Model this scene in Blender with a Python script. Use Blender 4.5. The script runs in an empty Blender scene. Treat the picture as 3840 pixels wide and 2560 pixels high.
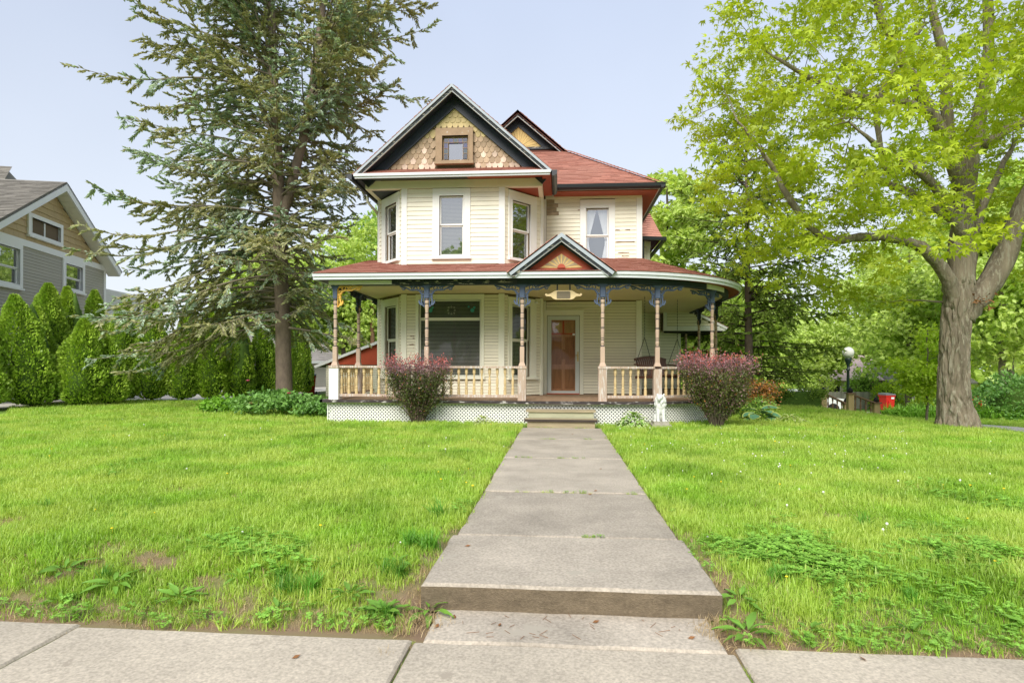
import bpy, math, random
import numpy as np
from mathutils import Vector, Matrix, noise
R = math.radians
rng = np.random.default_rng(7)
rnd = random.Random(5)
S = bpy.context.scene
COL = S.collection

# ------------------------------------------------------------------ camera, sky, sun, exposure
cam_d = bpy.data.cameras.new('camera')
cam_d.lens = 21.27; cam_d.sensor_width = 36; cam_d.shift_y = 0.025
cam_d.clip_start = 0.05; cam_d.clip_end = 2000
cam = bpy.data.objects.new('camera', cam_d); COL.objects.link(cam)
cam.matrix_world = Matrix.Translation((0, 0, 1.2)) @ Matrix.Rotation(R(4.41), 4, 'Z') @ Matrix.Rotation(R(90), 4, 'X') @ Matrix.Rotation(R(0.2), 4, 'Z')
S.camera = cam

SUN_EL, SUN_AZ = 42, 192      # azimuth: degrees clockwise from +Y of the direction the sun stands in
world = bpy.data.worlds.new('World'); S.world = world; world.use_nodes = True
wn, wl = world.node_tree.nodes, world.node_tree.links
wn.clear()
wo = wn.new('ShaderNodeOutputWorld'); bg = wn.new('ShaderNodeBackground'); bg.inputs['Strength'].default_value = 0.073
sky = wn.new('ShaderNodeTexSky'); sky.sky_type = 'NISHITA'; sky.sun_disc = False
sky.sun_elevation = R(SUN_EL); sky.sun_rotation = R(SUN_AZ); sky.dust_density = 3.0; sky.air_density = 1.2
tc = wn.new('ShaderNodeTexCoord'); sep = wn.new('ShaderNodeSeparateXYZ')
ramp = wn.new('ShaderNodeValToRGB')                # overcast veil: paler towards the horizon
ramp.color_ramp.elements[0].position = 0.0; ramp.color_ramp.elements[0].color = (0.90, 0.94, 1.0, 1)
ramp.color_ramp.elements[1].position = 0.75; ramp.color_ramp.elements[1].color = (0.48, 0.57, 0.78, 1)
nz = wn.new('ShaderNodeTexNoise'); nz.inputs['Scale'].default_value = 1.3; nz.inputs['Detail'].default_value = 4
mapn = wn.new('ShaderNodeMapRange'); mapn.inputs['From Min'].default_value = .3; mapn.inputs['From Max'].default_value = .7
mapn.inputs['To Min'].default_value = .88; mapn.inputs['To Max'].default_value = 1.08
mul = wn.new('ShaderNodeVectorMath'); mul.operation = 'SCALE'
mul2 = wn.new('ShaderNodeVectorMath'); mul2.operation = 'SCALE'; mul2.inputs['Scale'].default_value = 4.9
mix = wn.new('ShaderNodeMix'); mix.data_type = 'RGBA'; mix.inputs['Factor'].default_value = 0.85
wl.new(tc.outputs['Generated'], sep.inputs[0]); wl.new(sep.outputs['Z'], ramp.inputs[0])
wl.new(tc.outputs['Generated'], nz.inputs['Vector']); wl.new(nz.outputs[0], mapn.inputs['Value'])
wl.new(ramp.outputs[0], mul.inputs[0]); wl.new(mapn.outputs[0], mul.inputs['Scale']); wl.new(mul.outputs[0], mul2.inputs[0])
wl.new(sky.outputs[0], mix.inputs[6]); wl.new(mul2.outputs[0], mix.inputs[7])
wl.new(mix.outputs[2], bg.inputs['Color']); wl.new(bg.outputs[0], wo.inputs[0])

sun_d = bpy.data.lights.new('sun', 'SUN'); sun_d.energy = 1.5; sun_d.angle = R(38); sun_d.color = (1.0, 0.95, 0.86)
sun = bpy.data.objects.new('sun', sun_d); COL.objects.link(sun)
sd = Vector((math.sin(R(SUN_AZ)) * math.cos(R(SUN_EL)), math.cos(R(SUN_AZ)) * math.cos(R(SUN_EL)), math.sin(R(SUN_EL))))
sun.rotation_euler = sd.to_track_quat('Z', 'Y').to_euler(); sun.location = (-10, -20, 40)

S.view_settings.view_transform = 'Standard'; S.view_settings.look = 'None'
S.view_settings.exposure = 1.6; S.view_settings.gamma = 1.0; S.view_settings.use_curve_mapping = False
S.render.engine = 'CYCLES'
S.cycles.use_denoising = True
S.cycles.max_bounces = 6; S.cycles.diffuse_bounces = 4; S.cycles.glossy_bounces = 3
S.cycles.transmission_bounces = 4; S.cycles.transparent_max_bounces = 12

# ------------------------------------------------------------------ materials
MATS = {}
def lin(c):
    return tuple(((x / 255) / 12.92 if x / 255 <= .04045 else ((x / 255 + .055) / 1.055) ** 2.4) for x in c)
def mat(name, color, rough=.7, var=.12, vscale=3.0, detail_scale=None, bump=0., bscale=40., spec=.25, island=0., objr=0.,
        wear=None, bdist=.01, stretch=None, metal=0., leaf=0., hue=None):
    """Painted / natural surface. var: large soft colour variation, wear=(color, threshold, scale): a second pigment where the paint is gone."""
    if name in MATS: return MATS[name]
    m = bpy.data.materials.new(name); m.use_nodes = True; MATS[name] = m
    n, l = m.node_tree.nodes, m.node_tree.links
    n.clear()
    out = n.new('ShaderNodeOutputMaterial')
    geo = n.new('ShaderNodeNewGeometry')
    pos = geo.outputs['Position']
    if stretch:
        vm = n.new('ShaderNodeVectorMath'); vm.operation = 'MULTIPLY'; vm.inputs[1].default_value = stretch
        l.new(pos, vm.inputs[0]); pos = vm.outputs[0]
    t1 = n.new('ShaderNodeTexNoise'); t1.inputs['Scale'].default_value = vscale; t1.inputs['Detail'].default_value = 5; t1.inputs['Roughness'].default_value = .65
    l.new(pos, t1.inputs['Vector'])
    mr = n.new('ShaderNodeMapRange'); mr.inputs['From Min'].default_value = .25; mr.inputs['From Max'].default_value = .75
    mr.inputs['To Min'].default_value = 1 - var; mr.inputs['To Max'].default_value = 1 + var
    l.new(t1.outputs[0], mr.inputs['Value'])
    fac = mr.outputs[0]
    def times(a, b):
        k = n.new('ShaderNodeMath'); k.operation = 'MULTIPLY'; l.new(a, k.inputs[0]); l.new(b, k.inputs[1]); return k.outputs[0]
    def spread(sock, amt):
        k = n.new('ShaderNodeMapRange'); k.inputs['To Min'].default_value = 1 - amt; k.inputs['To Max'].default_value = 1 + amt
        l.new(sock, k.inputs['Value']); return k.outputs[0]
    if island: fac = times(fac, spread(geo.outputs['Random Per Island'], island))
    if objr:
        oi = n.new('ShaderNodeObjectInfo'); fac = times(fac, spread(oi.outputs['Random'], objr))
    if detail_scale:
        t2 = n.new('ShaderNodeTexNoise'); t2.inputs['Scale'].default_value = detail_scale; t2.inputs['Detail'].default_value = 3
        l.new(pos, t2.inputs['Vector'])
        mr2 = n.new('ShaderNodeMapRange'); mr2.inputs['From Min'].default_value = .3; mr2.inputs['From Max'].default_value = .7
        mr2.inputs['To Min'].default_value = .78; mr2.inputs['To Max'].default_value = 1.22
        l.new(t2.outputs[0], mr2.inputs['Value']); fac = times(fac, mr2.outputs[0])
    sc = n.new('ShaderNodeVectorMath'); sc.operation = 'SCALE'; sc.inputs[0].default_value = color[:3]; l.new(fac, sc.inputs['Scale'])
    base = sc.outputs[0]
    if hue:                                   # second pigment mixed by island / object random (leaves, shingles)
        hm = n.new('ShaderNodeMix'); hm.data_type = 'RGBA'; hm.inputs[7].default_value = (*hue[:3], 1)
        t3 = n.new('ShaderNodeTexNoise'); t3.inputs['Scale'].default_value = 1.1; t3.inputs['Detail'].default_value = 3
        l.new(geo.outputs['Position'], t3.inputs['Vector'])
        hr = n.new('ShaderNodeMapRange'); hr.inputs['From Min'].default_value = .38; hr.inputs['From Max'].default_value = .62
        l.new(t3.outputs[0], hr.inputs['Value'])
        if island:
            ad = n.new('ShaderNodeMath'); ad.operation = 'MULTIPLY_ADD'; ad.inputs[1].default_value = .5
            ml = n.new('ShaderNodeMath'); ml.operation = 'MULTIPLY'; ml.inputs[1].default_value = .5
            l.new(hr.outputs[0], ml.inputs[0]); l.new(geo.outputs['Random Per Island'], ad.inputs[0]); l.new(ml.outputs[0], ad.inputs[2])
            l.new(ad.outputs[0], hm.inputs['Factor'])
        else: l.new(hr.outputs[0], hm.inputs['Factor'])
        l.new(base, hm.inputs[6]); base = hm.outputs[2]
    if wear:
        wc, th, ws = wear
        t4 = n.new('ShaderNodeTexNoise'); t4.inputs['Scale'].default_value = ws; t4.inputs['Detail'].default_value = 8; t4.inputs['Roughness'].default_value = .7
        l.new(pos, t4.inputs['Vector'])
        cr = n.new('ShaderNodeMapRange'); cr.inputs['From Min'].default_value = th; cr.inputs['From Max'].default_value = th + .03
        l.new(t4.outputs[0], cr.inputs['Value'])
        wm = n.new('ShaderNodeMix'); wm.data_type = 'RGBA'; wm.inputs[7].default_value = (*wc[:3], 1)
        l.new(cr.outputs[0], wm.inputs['Factor']); l.new(base, wm.inputs[6]); base = wm.outputs[2]
    if leaf:
        df = n.new('ShaderNodeBsdfDiffuse'); tr = n.new('ShaderNodeBsdfTranslucent'); ms = n.new('ShaderNodeMixShader')
        gl = n.new('ShaderNodeBsdfGlossy'); gl.inputs['Roughness'].default_value = .45; gl.inputs['Color'].default_value = (.8, .8, .8, 1)
        m2 = n.new('ShaderNodeMixShader'); m2.inputs[0].default_value = .035
        ms.inputs[0].default_value = leaf
        l.new(base, df.inputs['Color'])
        tcol = n.new('ShaderNodeVectorMath'); tcol.operation = 'MULTIPLY'; tcol.inputs[1].default_value = (1.25, 1.15, .6)
        l.new(base, tcol.inputs[0]); l.new(tcol.outputs[0], tr.inputs['Color'])
        l.new(df.outputs[0], ms.inputs[1]); l.new(tr.outputs[0], ms.inputs[2])
        l.new(ms.outputs[0], m2.inputs[1]); l.new(gl.outputs[0], m2.inputs[2]); l.new(m2.outputs[0], out.inputs[0])
        return m
    b = n.new('ShaderNodeBsdfPrincipled'); b.inputs['Roughness'].default_value = rough; b.inputs['Metallic'].default_value = metal
    b.inputs['Specular IOR Level'].default_value = spec
    l.new(base, b.inputs['Base Color'])
    if bump:
        tb = n.new('ShaderNodeTexNoise'); tb.inputs['Scale'].default_value = bscale; tb.inputs['Detail'].default_value = 6
        l.new(pos, tb.inputs['Vector'])
        bp = n.new('ShaderNodeBump'); bp.inputs['Strength'].default_value = min(1, bump); bp.inputs['Distance'].default_value = bdist
        l.new(tb.outputs[0], bp.inputs['Height']); l.new(bp.outputs[0], b.inputs['Normal'])
    l.new(b.outputs[0], out.inputs[0])
    return m

def glass(name, tint=(1, 1, 1), refl=.3, rough=.02):
    m = bpy.data.materials.new(name); m.use_nodes = True
    n, l = m.node_tree.nodes, m.node_tree.links; n.clear()
    out = n.new('ShaderNodeOutputMaterial'); tr = n.new('ShaderNodeBsdfTransparent'); gl = n.new('ShaderNodeBsdfGlossy'); mx = n.new('ShaderNodeMixShader')
    tr.inputs[0].default_value = (*tint, 1); gl.inputs['Roughness'].default_value = rough; gl.inputs['Color'].default_value = (.9, .93, .97, 1)
    fr = n.new('ShaderNodeLayerWeight'); fr.inputs['Blend'].default_value = .15
    mr = n.new('ShaderNodeMapRange'); mr.inputs['To Min'].default_value = refl; mr.inputs['To Max'].default_value = .95
    l.new(fr.outputs['Fresnel'], mr.inputs['Value']); l.new(mr.outputs[0], mx.inputs[0])
    tb = n.new('ShaderNodeTexNoise'); tb.inputs['Scale'].default_value = 2.5; bp = n.new('ShaderNodeBump'); bp.inputs['Strength'].default_value = .06; bp.inputs['Distance'].default_value = .02
    ge = n.new('ShaderNodeNewGeometry'); l.new(ge.outputs['Position'], tb.inputs['Vector']); l.new(tb.outputs[0], bp.inputs['Height']); l.new(bp.outputs[0], gl.inputs['Normal'])
    l.new(tr.outputs[0], mx.inputs[1]); l.new(gl.outputs[0], mx.inputs[2]); l.new(mx.outputs[0], out.inputs[0])
    return m

BARE = (.30, .20, .12); GREYWOOD = (.20, .17, .14)
M = dict(
    cream=mat('cream_paint', (.80, .77, .65), .6, .09, 1.5, wear=((.33, .24, .14), .70, 7.), objr=.035, stretch=(1, 1, 3)),
    cream2=mat('cream_paint_lower', (.79, .745, .59), .6, .07, 1.3, wear=((.25, .2, .12), .77, 5.), objr=.03, stretch=(1, 1, 3)),
    creamtrim=mat('cream_trim', (.80, .79, .66), .55, .06, 2.),
    gap=mat('dark_gap', (.16, .12, .075), .9),
    stained=mat('weathered_board', (.36, .29, .21), .8, .4, 9., stretch=(1, 1, 3)),
    white=mat('white_paint', (.80, .80, .78), .5, .05, 2., wear=((.45, .42, .36), .73, 6.)),
    white2=mat('white_window_paint', (.82, .82, .80), .45, .03, 2.),
    fascia=mat('fascia_white', (.62, .65, .68), .5, .08, 1.5, wear=((.25, .22, .18), .74, 8.)),
    rakegrey=mat('bargeboard_grey', (.40, .44, .49), .5, .12, 2., wear=((.2, .2, .2), .70, 9.)),
    navy=mat('navy_paint', (.026, .034, .052), .5, .25, 3., spec=.4, wear=((.35, .30, .24), .73, 9.)),
    navyworn=mat('navy_paint_peeling', (.04, .045, .055), .6, .3, 3., wear=((.45, .40, .32), .56, 11.), stretch=(.5, 1, 2)),
    blue=mat('slate_blue_paint', (.085, .115, .185), .5, .15, 4., wear=((.2, .22, .25), .72, 10.)),
    green=mat('dark_green_paint', (.028, .046, .052), .5, .2, 3., wear=((.45, .12, .06), .74, 9.)),
    red=mat('brick_red_paint', (.42, .09, .05), .6, .12, 4., wear=((.12, .05, .04), .75, 12.)),
    redsoffit=mat('red_soffit_paint', (.33, .08, .045), .6, .1, 4.),
    sienna=mat('garage_red', (.48, .085, .04), .7, .12, 2.),
    post=mat('tan_pink_paint', (.50, .37, .28), .6, .12, 5., wear=((.62, .58, .55), .62, 14.), stretch=(1, 1, .35)),
    postworn=mat('tan_paint_peeling', (.47, .36, .28), .7, .15, 6., wear=((.60, .56, .52), .53, 22.), stretch=(1.5, 1.5, .15), bump=.4, bscale=60),
    tan=mat('baluster_tan', (.62, .47, .25), .6, .15, 6., objr=.08, wear=((.6, .55, .48), .68, 16.)),
    gold=mat('yellow_bracket_paint', (.85, .50, .10), .55, .08, 5.),
    shin=mat('shingle_tan', (.60, .48, .25), .75, .12, 6., objr=.16, wear=((.55, .40, .33), .74, 14.), bump=.3, bscale=50, stretch=(2.5, 2.5, .6)),
    shinb=mat('shingle_brown', (.41, .30, .205), .75, .15, 6., objr=.2, wear=((.50, .40, .35), .70, 14.), bump=.3, bscale=50, stretch=(2.5, 2.5, .6)),
    shinp=mat('shingle_bare', (.66, .51, .41), .75, .18, 8., objr=.15, wear=((.45, .22, .10), .66, 10.), bump=.3, bscale=50, stretch=(3, 3, .5)),
    brown=mat('brown_casing', (.34, .235, .15), .7, .15, 6., wear=((.5, .46, .42), .64, 12.), stretch=(1, 1, .6)),
    ray=mat('sunburst_tan', (.62, .45, .19), .7, .12, 8., objr=.1, wear=((.3, .26, .2), .74, 14.)),
    rayg=mat('sunburst_grey_tan', (.40, .31, .20), .7, .15, 8., objr=.12),
    roof=mat('red_asphalt_shingle', (.42, .175, .13),   .9, .14, 1.2, island=.32, objr=.26, bump=.6, bscale=160, detail_scale=60, hue=(.50, .25, .19)),
    edge_shade_grey=mat('grey_edge_shade', (.09, .085, .075), .95),  # course shadow painted onto the tab edges of the grey roofs
    edge_shade=mat('shingle_edge_shade', (.19, .072, .05), .95),  # shadow line under each red course, put into the tab's edge colour
    roofbed=mat('roof_underlay', (.10, .035, .025), .95),
    ceil=mat('porch_ceiling_cream', (.70, .62, .38), .6, .08, 1.5),
    deck=mat('porch_deck_brown', (.30, .20, .13), .7, .2, 6., stretch=(2, .2, 1)),
    deckedge=mat('deck_edge_worn', (.055, .045, .045), .8, .4, 5., wear=((.50, .48, .45), .56, 9.), stretch=(.6, 1, 2)),
    lattice=mat('white_lattice', (.78, .78, .75), .5, .06, 3.),
    oldwood=mat('old_step_wood', (.36, .30, .19), .85, .25, 8., stretch=(.4, 3, 3), bump=.4, bscale=30, wear=((.14, .11, .08), .64, 6.)),
    oldedge=mat('dark_step_edge', (.055, .042, .035), .8, .4, 6., stretch=(.5, 2, 2), wear=((.4, .38, .35), .70, 9.)),
    doorwood=mat('varnished_door', (.42, .19, .085), .35, .3, 5., stretch=(4, 4, .5), spec=.4),
    doordark=mat('dark_door_wood', (.30, .125, .05), .4, .3, 5., stretch=(4, 4, .5)),  # darker brown wood of the door panels and knocker plate
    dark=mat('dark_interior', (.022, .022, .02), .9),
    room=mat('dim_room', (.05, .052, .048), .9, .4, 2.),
    blind=mat('grey_blind', (.22, .23, .19), .6, .1, 3.),
    curtain=mat('white_curtain', (.75, .78, .80), .8, .1, 12., stretch=(6, 6, .3)),
    gutter=mat('black_gutter', (.018, .022, .028), .35, .1, 3., spec=.5),
    gutterw=mat('cream_downspout', (.55, .55, .42), .4, .1, 3.),
    steel=mat('brass', (.6, .42, .16), .3, 0, 3., metal=1.),
    chain=mat('dark_chain', (.06, .055, .05), .5, .1, 3., metal=.6),
    swing=mat('dark_brown_swing', (.12, .055, .035), .5, .25, 6., spec=.4),
    signp=mat('cream_sign', (.80, .62, .36), .6, .05, 4.), signg=mat('grey_brown_sign_centre', (.20, .165, .115), .7, .05, 4.),
    concrete=mat('sidewalk_concrete', (.49, .43, .34), .92, .2, 1.1, detail_scale=75, bump=.25, bscale=420, objr=.05, wear=((.38, .33, .26), .62, 3.)),
    pathc=mat('path_concrete', (.41, .36, .29), .92, .24, 1.8, detail_scale=62, bump=.4, bscale=320, objr=.15, wear=((.43, .385, .31), .60, 2.2)),
    stepface=mat('step_face_dirty', (.19, .15, .10), .95, .3, 8., detail_scale=60, bump=.8, bscale=120, wear=((.30, .2, .09), .66, 40.), stretch=(1, 1, 2.5)),
    soil=mat('soil', (.17, .115, .075), .95, .3, 9., detail_scale=60, bump=.8, bscale=60),
    bark=mat('maple_bark', (.215, .18, .13), .95, .35, 5., stretch=(1, 1, .16), bump=1., bscale=16, bdist=.05, wear=((.29, .265, .20), .53, 17.)),
    barks=mat('spruce_bark', (.20, .155, .12), .95, .3, 9., stretch=(1, 1, .5), bump=1., bscale=30),
    barkd=mat('dark_bark', (.09, .075, .05), .95, .3, 6., stretch=(1, 1, .4)),
    twig2=mat('brown_twig', (.22, .19, .14), .95, .2, 5.),
    twig=mat('grey_twig', (.22, .19, .14), .95, .2, 5.),
    maple=mat('maple_leaf', (.56, .66, .05), leaf=.42, island=.35, var=.2, vscale=.7, hue=(.40, .54, .035)),
    spruce=mat('spruce_needles', (.47, .51, .30), leaf=.28, island=.5, var=.25, vscale=1.2, hue=(.52, .51, .25)),
    spruce2=mat('spruce_needles_blue', (.46, .58, .44), leaf=.28, island=.4, var=.2, vscale=1.2),
    arbor=mat('arborvitae_green', (.28, .46, .05), leaf=.15, island=.4, var=.25, vscale=3., hue=(.40, .56, .06)),
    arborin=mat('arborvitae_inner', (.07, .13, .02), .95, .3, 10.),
    wood1=mat('bright_tree_leaf', (.50, .68, .16), leaf=.42, island=.35, var=.25, vscale=.5, hue=(.62, .76, .22)),
    wood2=mat('mid_tree_leaf', (.28, .48, .09), leaf=.42, island=.35, var=.25, vscale=.5, hue=(.44, .64, .13)),
    hemlock=mat('hemlock_needles', (.20, .32, .05), leaf=.2, island=.4, var=.3, vscale=.8, hue=(.36, .50, .08)),
    young=mat('young_tree_leaf', (.52, .70, .06), leaf=.35, island=.25, var=.15, vscale=1.),
    purple=mat('barberry_purple', (.23, .13, .145), leaf=.2, island=.4, var=.25, vscale=5., hue=(.34, .18, .20)),
    pink=mat('barberry_pink_tip', (.55, .15, .14), leaf=.25, island=.3, var=.2, vscale=5.),
    barbg=mat('barberry_green', (.075, .115, .03), leaf=.2, island=.5, var=.3, vscale=5., hue=(.16, .18, .045)),
    barbo=mat('barberry_orange', (.42, .17, .04), leaf=.25, island=.3),
    hosta=mat('hosta_green', (.26, .46, .10), leaf=.2, island=.2, var=.15, vscale=6., objr=.15),
    hostay=mat('hosta_yellow_margin', (.42, .50, .14), leaf=.25, island=.2, var=.1, vscale=6., objr=.1),
    hostaw=mat('hosta_pale_margin', (.66, .74, .42), leaf=.25, island=.2, var=.1, objr=.1),
    hostab=mat('hosta_blue_green', (.13, .30, .17), leaf=.15, island=.2, var=.15, vscale=6., objr=.15),
    peony=mat('peony_leaf', (.14, .32, .07), leaf=.25, island=.35, var=.2, vscale=3., hue=(.24, .44, .10)),
    rose=mat('peony_pink', (.72, .16, .34), leaf=.3, island=.2),
    daylily=mat('daylily_leaf', (.22, .46, .04), leaf=.3, island=.3, var=.2, vscale=2., hue=(.30, .56, .07)),
    weed=mat('weed_leaf', (.18, .36, .05), leaf=.25, island=.25, var=.2, vscale=6., objr=.15),
    litter=mat('dead_leaf', (.28, .13, .05), .8, .3, 20., objr=.3),
    straw=mat('dry_grass', (.50, .38, .21), leaf=.2, island=.3),
    clover=mat('clover_leaf', (.26, .50, .07), leaf=.25, island=.25, var=.2, vscale=4.),
    daisy=mat('white_clover_flower', (.8, .8, .72), .8),
    buttercup=mat('yellow_flower', (.85, .65, .03), .8),
    grass=mat('grass_blade', (.33, .55, .06), leaf=.4, objr=.22, var=.35, vscale=.9, hue=(.52, .67, .13)),
    grassd=mat('grass_blade_dark', (.15, .36, .04), leaf=.3, objr=.2, var=.2, vscale=2.),
    stone=mat('white_painted_stone', (.68, .69, .66), .85, .12, 9., bump=.5, bscale=50, wear=((.35, .36, .32), .62, 13.)),
    plinth=mat('mossy_plinth', (.36, .34, .28), .9, .3, 10., bump=.5),
    siding=mat('grey_vinyl_siding', (.42, .40, .335), .6, .05, 1.5, objr=.03),
    shake=mat('tan_vinyl_shake', (.50, .38, .20), .65, .08, 6., objr=.04, stretch=(3, 3, .6)),
    groof=mat('grey_asphalt_shingle', (.20, .185, .16), .95, .15, 1.5, island=.2, detail_scale=60),
    groof2=mat('light_grey_shingle', (.34, .31, .29), .95, .1, 1.5, island=.1),
    pinkroof=mat('faded_pink_roof', (.56, .42, .38), .95, .1, 2.),
    paleside=mat('pale_siding', (.66, .62, .50), .7, .05, 2.), whiteside=mat('white_siding', (.72, .72, .68), .7, .05, 2.),
    fencew=mat('weathered_fence_board', (.42, .39, .34), .9, .25, 5., objr=.2, stretch=(1, 1, .2)),
    fencet=mat('fresh_fence_board', (.50, .36, .20), .9, .15, 5., objr=.15),
    tanpost=mat('tan_rail_paint', (.55, .41, .21), .6, .06, 3.), brownrail=mat('brown_rail_paint', (.24, .145, .09), .6, .15, 4.),
    iron=mat('dark_green_iron', (.012, .028, .022), .4, .1, 3., spec=.5),
    globe=mat('frosted_globe', (.78, .78, .70), .35, .03, 3.),
    bin=mat('red_plastic', (.56, .022, .015), .45, .05, 2., spec=.4), lid=mat('grey_lid', (.13, .14, .15), .5, .1, 3.),
    rubber=mat('black_rubber', (.02, .02, .02), .8), label=mat('white_label', (.8, .8, .8), .6),
    pole=mat('utility_pole_wood', (.27, .15, .10), .9, .2, 4., stretch=(1, 1, .2)), wire=mat('black_wire', (.02, .02, .02), .6),
    signw=mat('street_sign_white', (.8, .8, .8), .5), signr=mat('street_sign_red', (.6, .02, .02), .5),
    carp=mat('white_car_paint', (.75, .77, .8), .25, 0, 2., spec=.5),
    asphalt=mat('asphalt', (.06, .06, .06), .9, .15, 3., detail_scale=50),
    drive=mat('drive_concrete', (.50, .47, .42), .9, .1, 1.),
)
GL_UP = glass('window_glass', refl=.34); GL_LOW = glass('porch_glass', refl=.035); GL_DOOR = glass('door_glass', refl=.012); GL_GABLE = glass('gable_glass', (.7, .65, .8), refl=.45)
GL_PURPLE = glass('violet_glass', (.25, .2, .5), .2); GL_GREEN = glass('green_glass', (.15, .28, .22), .2); GL_DARK = glass('brown_glass', (.2, .15, .12), .2)

# ------------------------------------------------------------------ mesh building
ORG = {}
def new_obj(name, me, parent=None, loc=None, rotz=None):
    o = bpy.data.objects.new(name, me); COL.objects.link(o)
    if parent is not None:
        o.parent = parent; po = ORG[parent]
        ORG[o] = Vector(loc) if loc is not None else po
        o.location = (Vector(loc) - po) if loc is not None else (0, 0, 0)
    else:
        ORG[o] = Vector(loc) if loc is not None else Vector((0, 0, 0)); o.location = ORG[o]
    if rotz is not None: o.rotation_euler = (0, 0, rotz)
    return o
def thing(name, label, cat, loc, group=None, kind=None):
    o = new_obj(name, None, None, loc); o.empty_display_size = .2
    o['label'] = label; o['category'] = cat
    if group: o['group'] = group
    if kind: o['kind'] = kind
    return o
def tag(o, label=None, cat=None, group=None, kind=None):
    if label: o['label'] = label
    if cat: o['category'] = cat
    if group: o['group'] = group
    if kind: o['kind'] = kind
    return o

class MB:
    def __init__(s): s.v = []; s.f = []; s.m = []
    def add(s, vs, fs, mi=0):
        k = len(s.v); s.v += [tuple(p) for p in vs]; s.f += [tuple(i + k for i in f) for f in fs]; s.m += [mi] * len(fs); return s
    def hexa(s, p, mi=0):          # p: 4 bottom then 4 top corners, ccw
        return s.add(p, [(3, 2, 1, 0), (4, 5, 6, 7), (0, 1, 5, 4), (1, 2, 6, 5), (2, 3, 7, 6), (3, 0, 4, 7)], mi)
    def box(s, x0, x1, y0, y1, z0, z1, mi=0):
        return s.hexa([(x0, y0, z0), (x1, y0, z0), (x1, y1, z0), (x0, y1, z0), (x0, y0, z1), (x1, y0, z1), (x1, y1, z1), (x0, y1, z1)], mi)
    def wbox(s, W, s0, s1, z0, z1, o0, o1, mi=0):
        P = W.P; return s.hexa([P(s0, z0, o1), P(s1, z0, o1), P(s1, z0, o0), P(s0, z0, o0), P(s0, z1, o1), P(s1, z1, o1), P(s1, z1, o0), P(s0, z1, o0)], mi)
    def bar(s, p, q, w, h, mi=0, up=(0, 0, 1)):
        p, q = Vector(p), Vector(q); d = (q - p).normalized(); a = d.cross(Vector(up))
        if a.length < 1e-4: a = d.cross(Vector((0, 1, 0)))
        a.normalize(); b = a.cross(d).normalized(); a *= w / 2; b *= h / 2
        return s.hexa([p - a - b, p + a - b, q + a - b, q - a - b, p - a + b, p + a + b, q + a + b, q - a + b], mi)
    def prism(s, poly, fn, t0, t1, mi=0):   # fn(a,b,t) -> point ; poly of (a,b)
        n = len(poly)
        return s.add([fn(a, b, t0) for a, b in poly] + [fn(a, b, t1) for a, b in poly],
                     [tuple(range(n - 1, -1, -1)), tuple(range(n, 2 * n))] + [(i, (i + 1) % n, n + (i + 1) % n, n + i) for i in range(n)], mi)
    def tube(s, pts, rads, seg=6, mi=0, cap=True):
        pts = [Vector(p) for p in pts]; n = len(pts)
        if not hasattr(rads, '__len__'): rads = [rads] * n
        k = len(s.v); up = Vector((0, 0, 1)); a = None
        for i, p in enumerate(pts):
            d = (pts[min(i + 1, n - 1)] - pts[max(i - 1, 0)])
            if d.length < 1e-7: d = Vector((0, 0, 1))
            d.normalize()
            if a is None:
                a = d.cross(up)
                if a.length < .1: a = d.cross(Vector((1, 0, 0)))
            a = (a - d * a.dot(d)).normalized(); b = d.cross(a)
            for j in range(seg):
                t = 2 * math.pi * j / seg; s.v.append(tuple(p + (a * math.cos(t) + b * math.sin(t)) * rads[i]))
        for i in range(n - 1):
            for j in range(seg):
                j2 = (j + 1) % seg; s.f.append((k + i * seg + j, k + i * seg + j2, k + (i + 1) * seg + j2, k + (i + 1) * seg + j)); s.m.append(mi)
        if cap:
            s.f.append(tuple(k + j for j in range(seg - 1, -1, -1))); s.m.append(mi)
            s.f.append(tuple(k + (n - 1) * seg + j for j in range(seg))); s.m.append(mi)
        return s
    def lathe(s, cx, cy, prof, seg=12, mi=0, z0=0, sq=False):  # prof: (z, r[, mi])
        k = len(s.v)
        for q in prof:
            for j in range(seg):
                t = 2 * math.pi * (j + .5) / seg; s.v.append((cx + q[1] * math.cos(t), cy + q[1] * math.sin(t), z0 + q[0]))
        for i in range(len(prof) - 1):
            mm = prof[i][2] if len(prof[i]) > 2 else mi
            for j in range(seg):
                j2 = (j + 1) % seg; s.f.append((k + i * seg + j, k + i * seg + j2, k + (i + 1) * seg + j2, k + (i + 1) * seg + j)); s.m.append(mm)
        s.f.append(tuple(k + j for j in range(seg - 1, -1, -1))); s.m.append(mi)
        s.f.append(tuple(k + (len(prof) - 1) * seg + j for j in range(seg))); s.m.append(mi)
        return s
    def mesh(s, name, mats, off=(0, 0, 0), smooth=False):
        me = bpy.data.meshes.new(name); ox, oy, oz = off
        me.from_pydata([(x - ox, y - oy, z - oz) for x, y, z in s.v], [], s.f)
        if not isinstance(mats, (list, tuple)): mats = [mats]
        for m in mats: me.materials.append(m)
        if len(mats) > 1: me.polygons.foreach_set('material_index', s.m)
        if smooth: me.polygons.foreach_set('use_smooth', [True] * len(s.f))
        me.update(); return me
    def build(s, name, mats, parent=None, smooth=False, loc=None):
        if parent is not None and loc is None: o = new_obj(name, s.mesh(name, mats, ORG[parent], smooth), parent)
        else: o = new_obj(name, s.mesh(name, mats, loc or (0, 0, 0), smooth), parent, loc)
        return o

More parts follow.
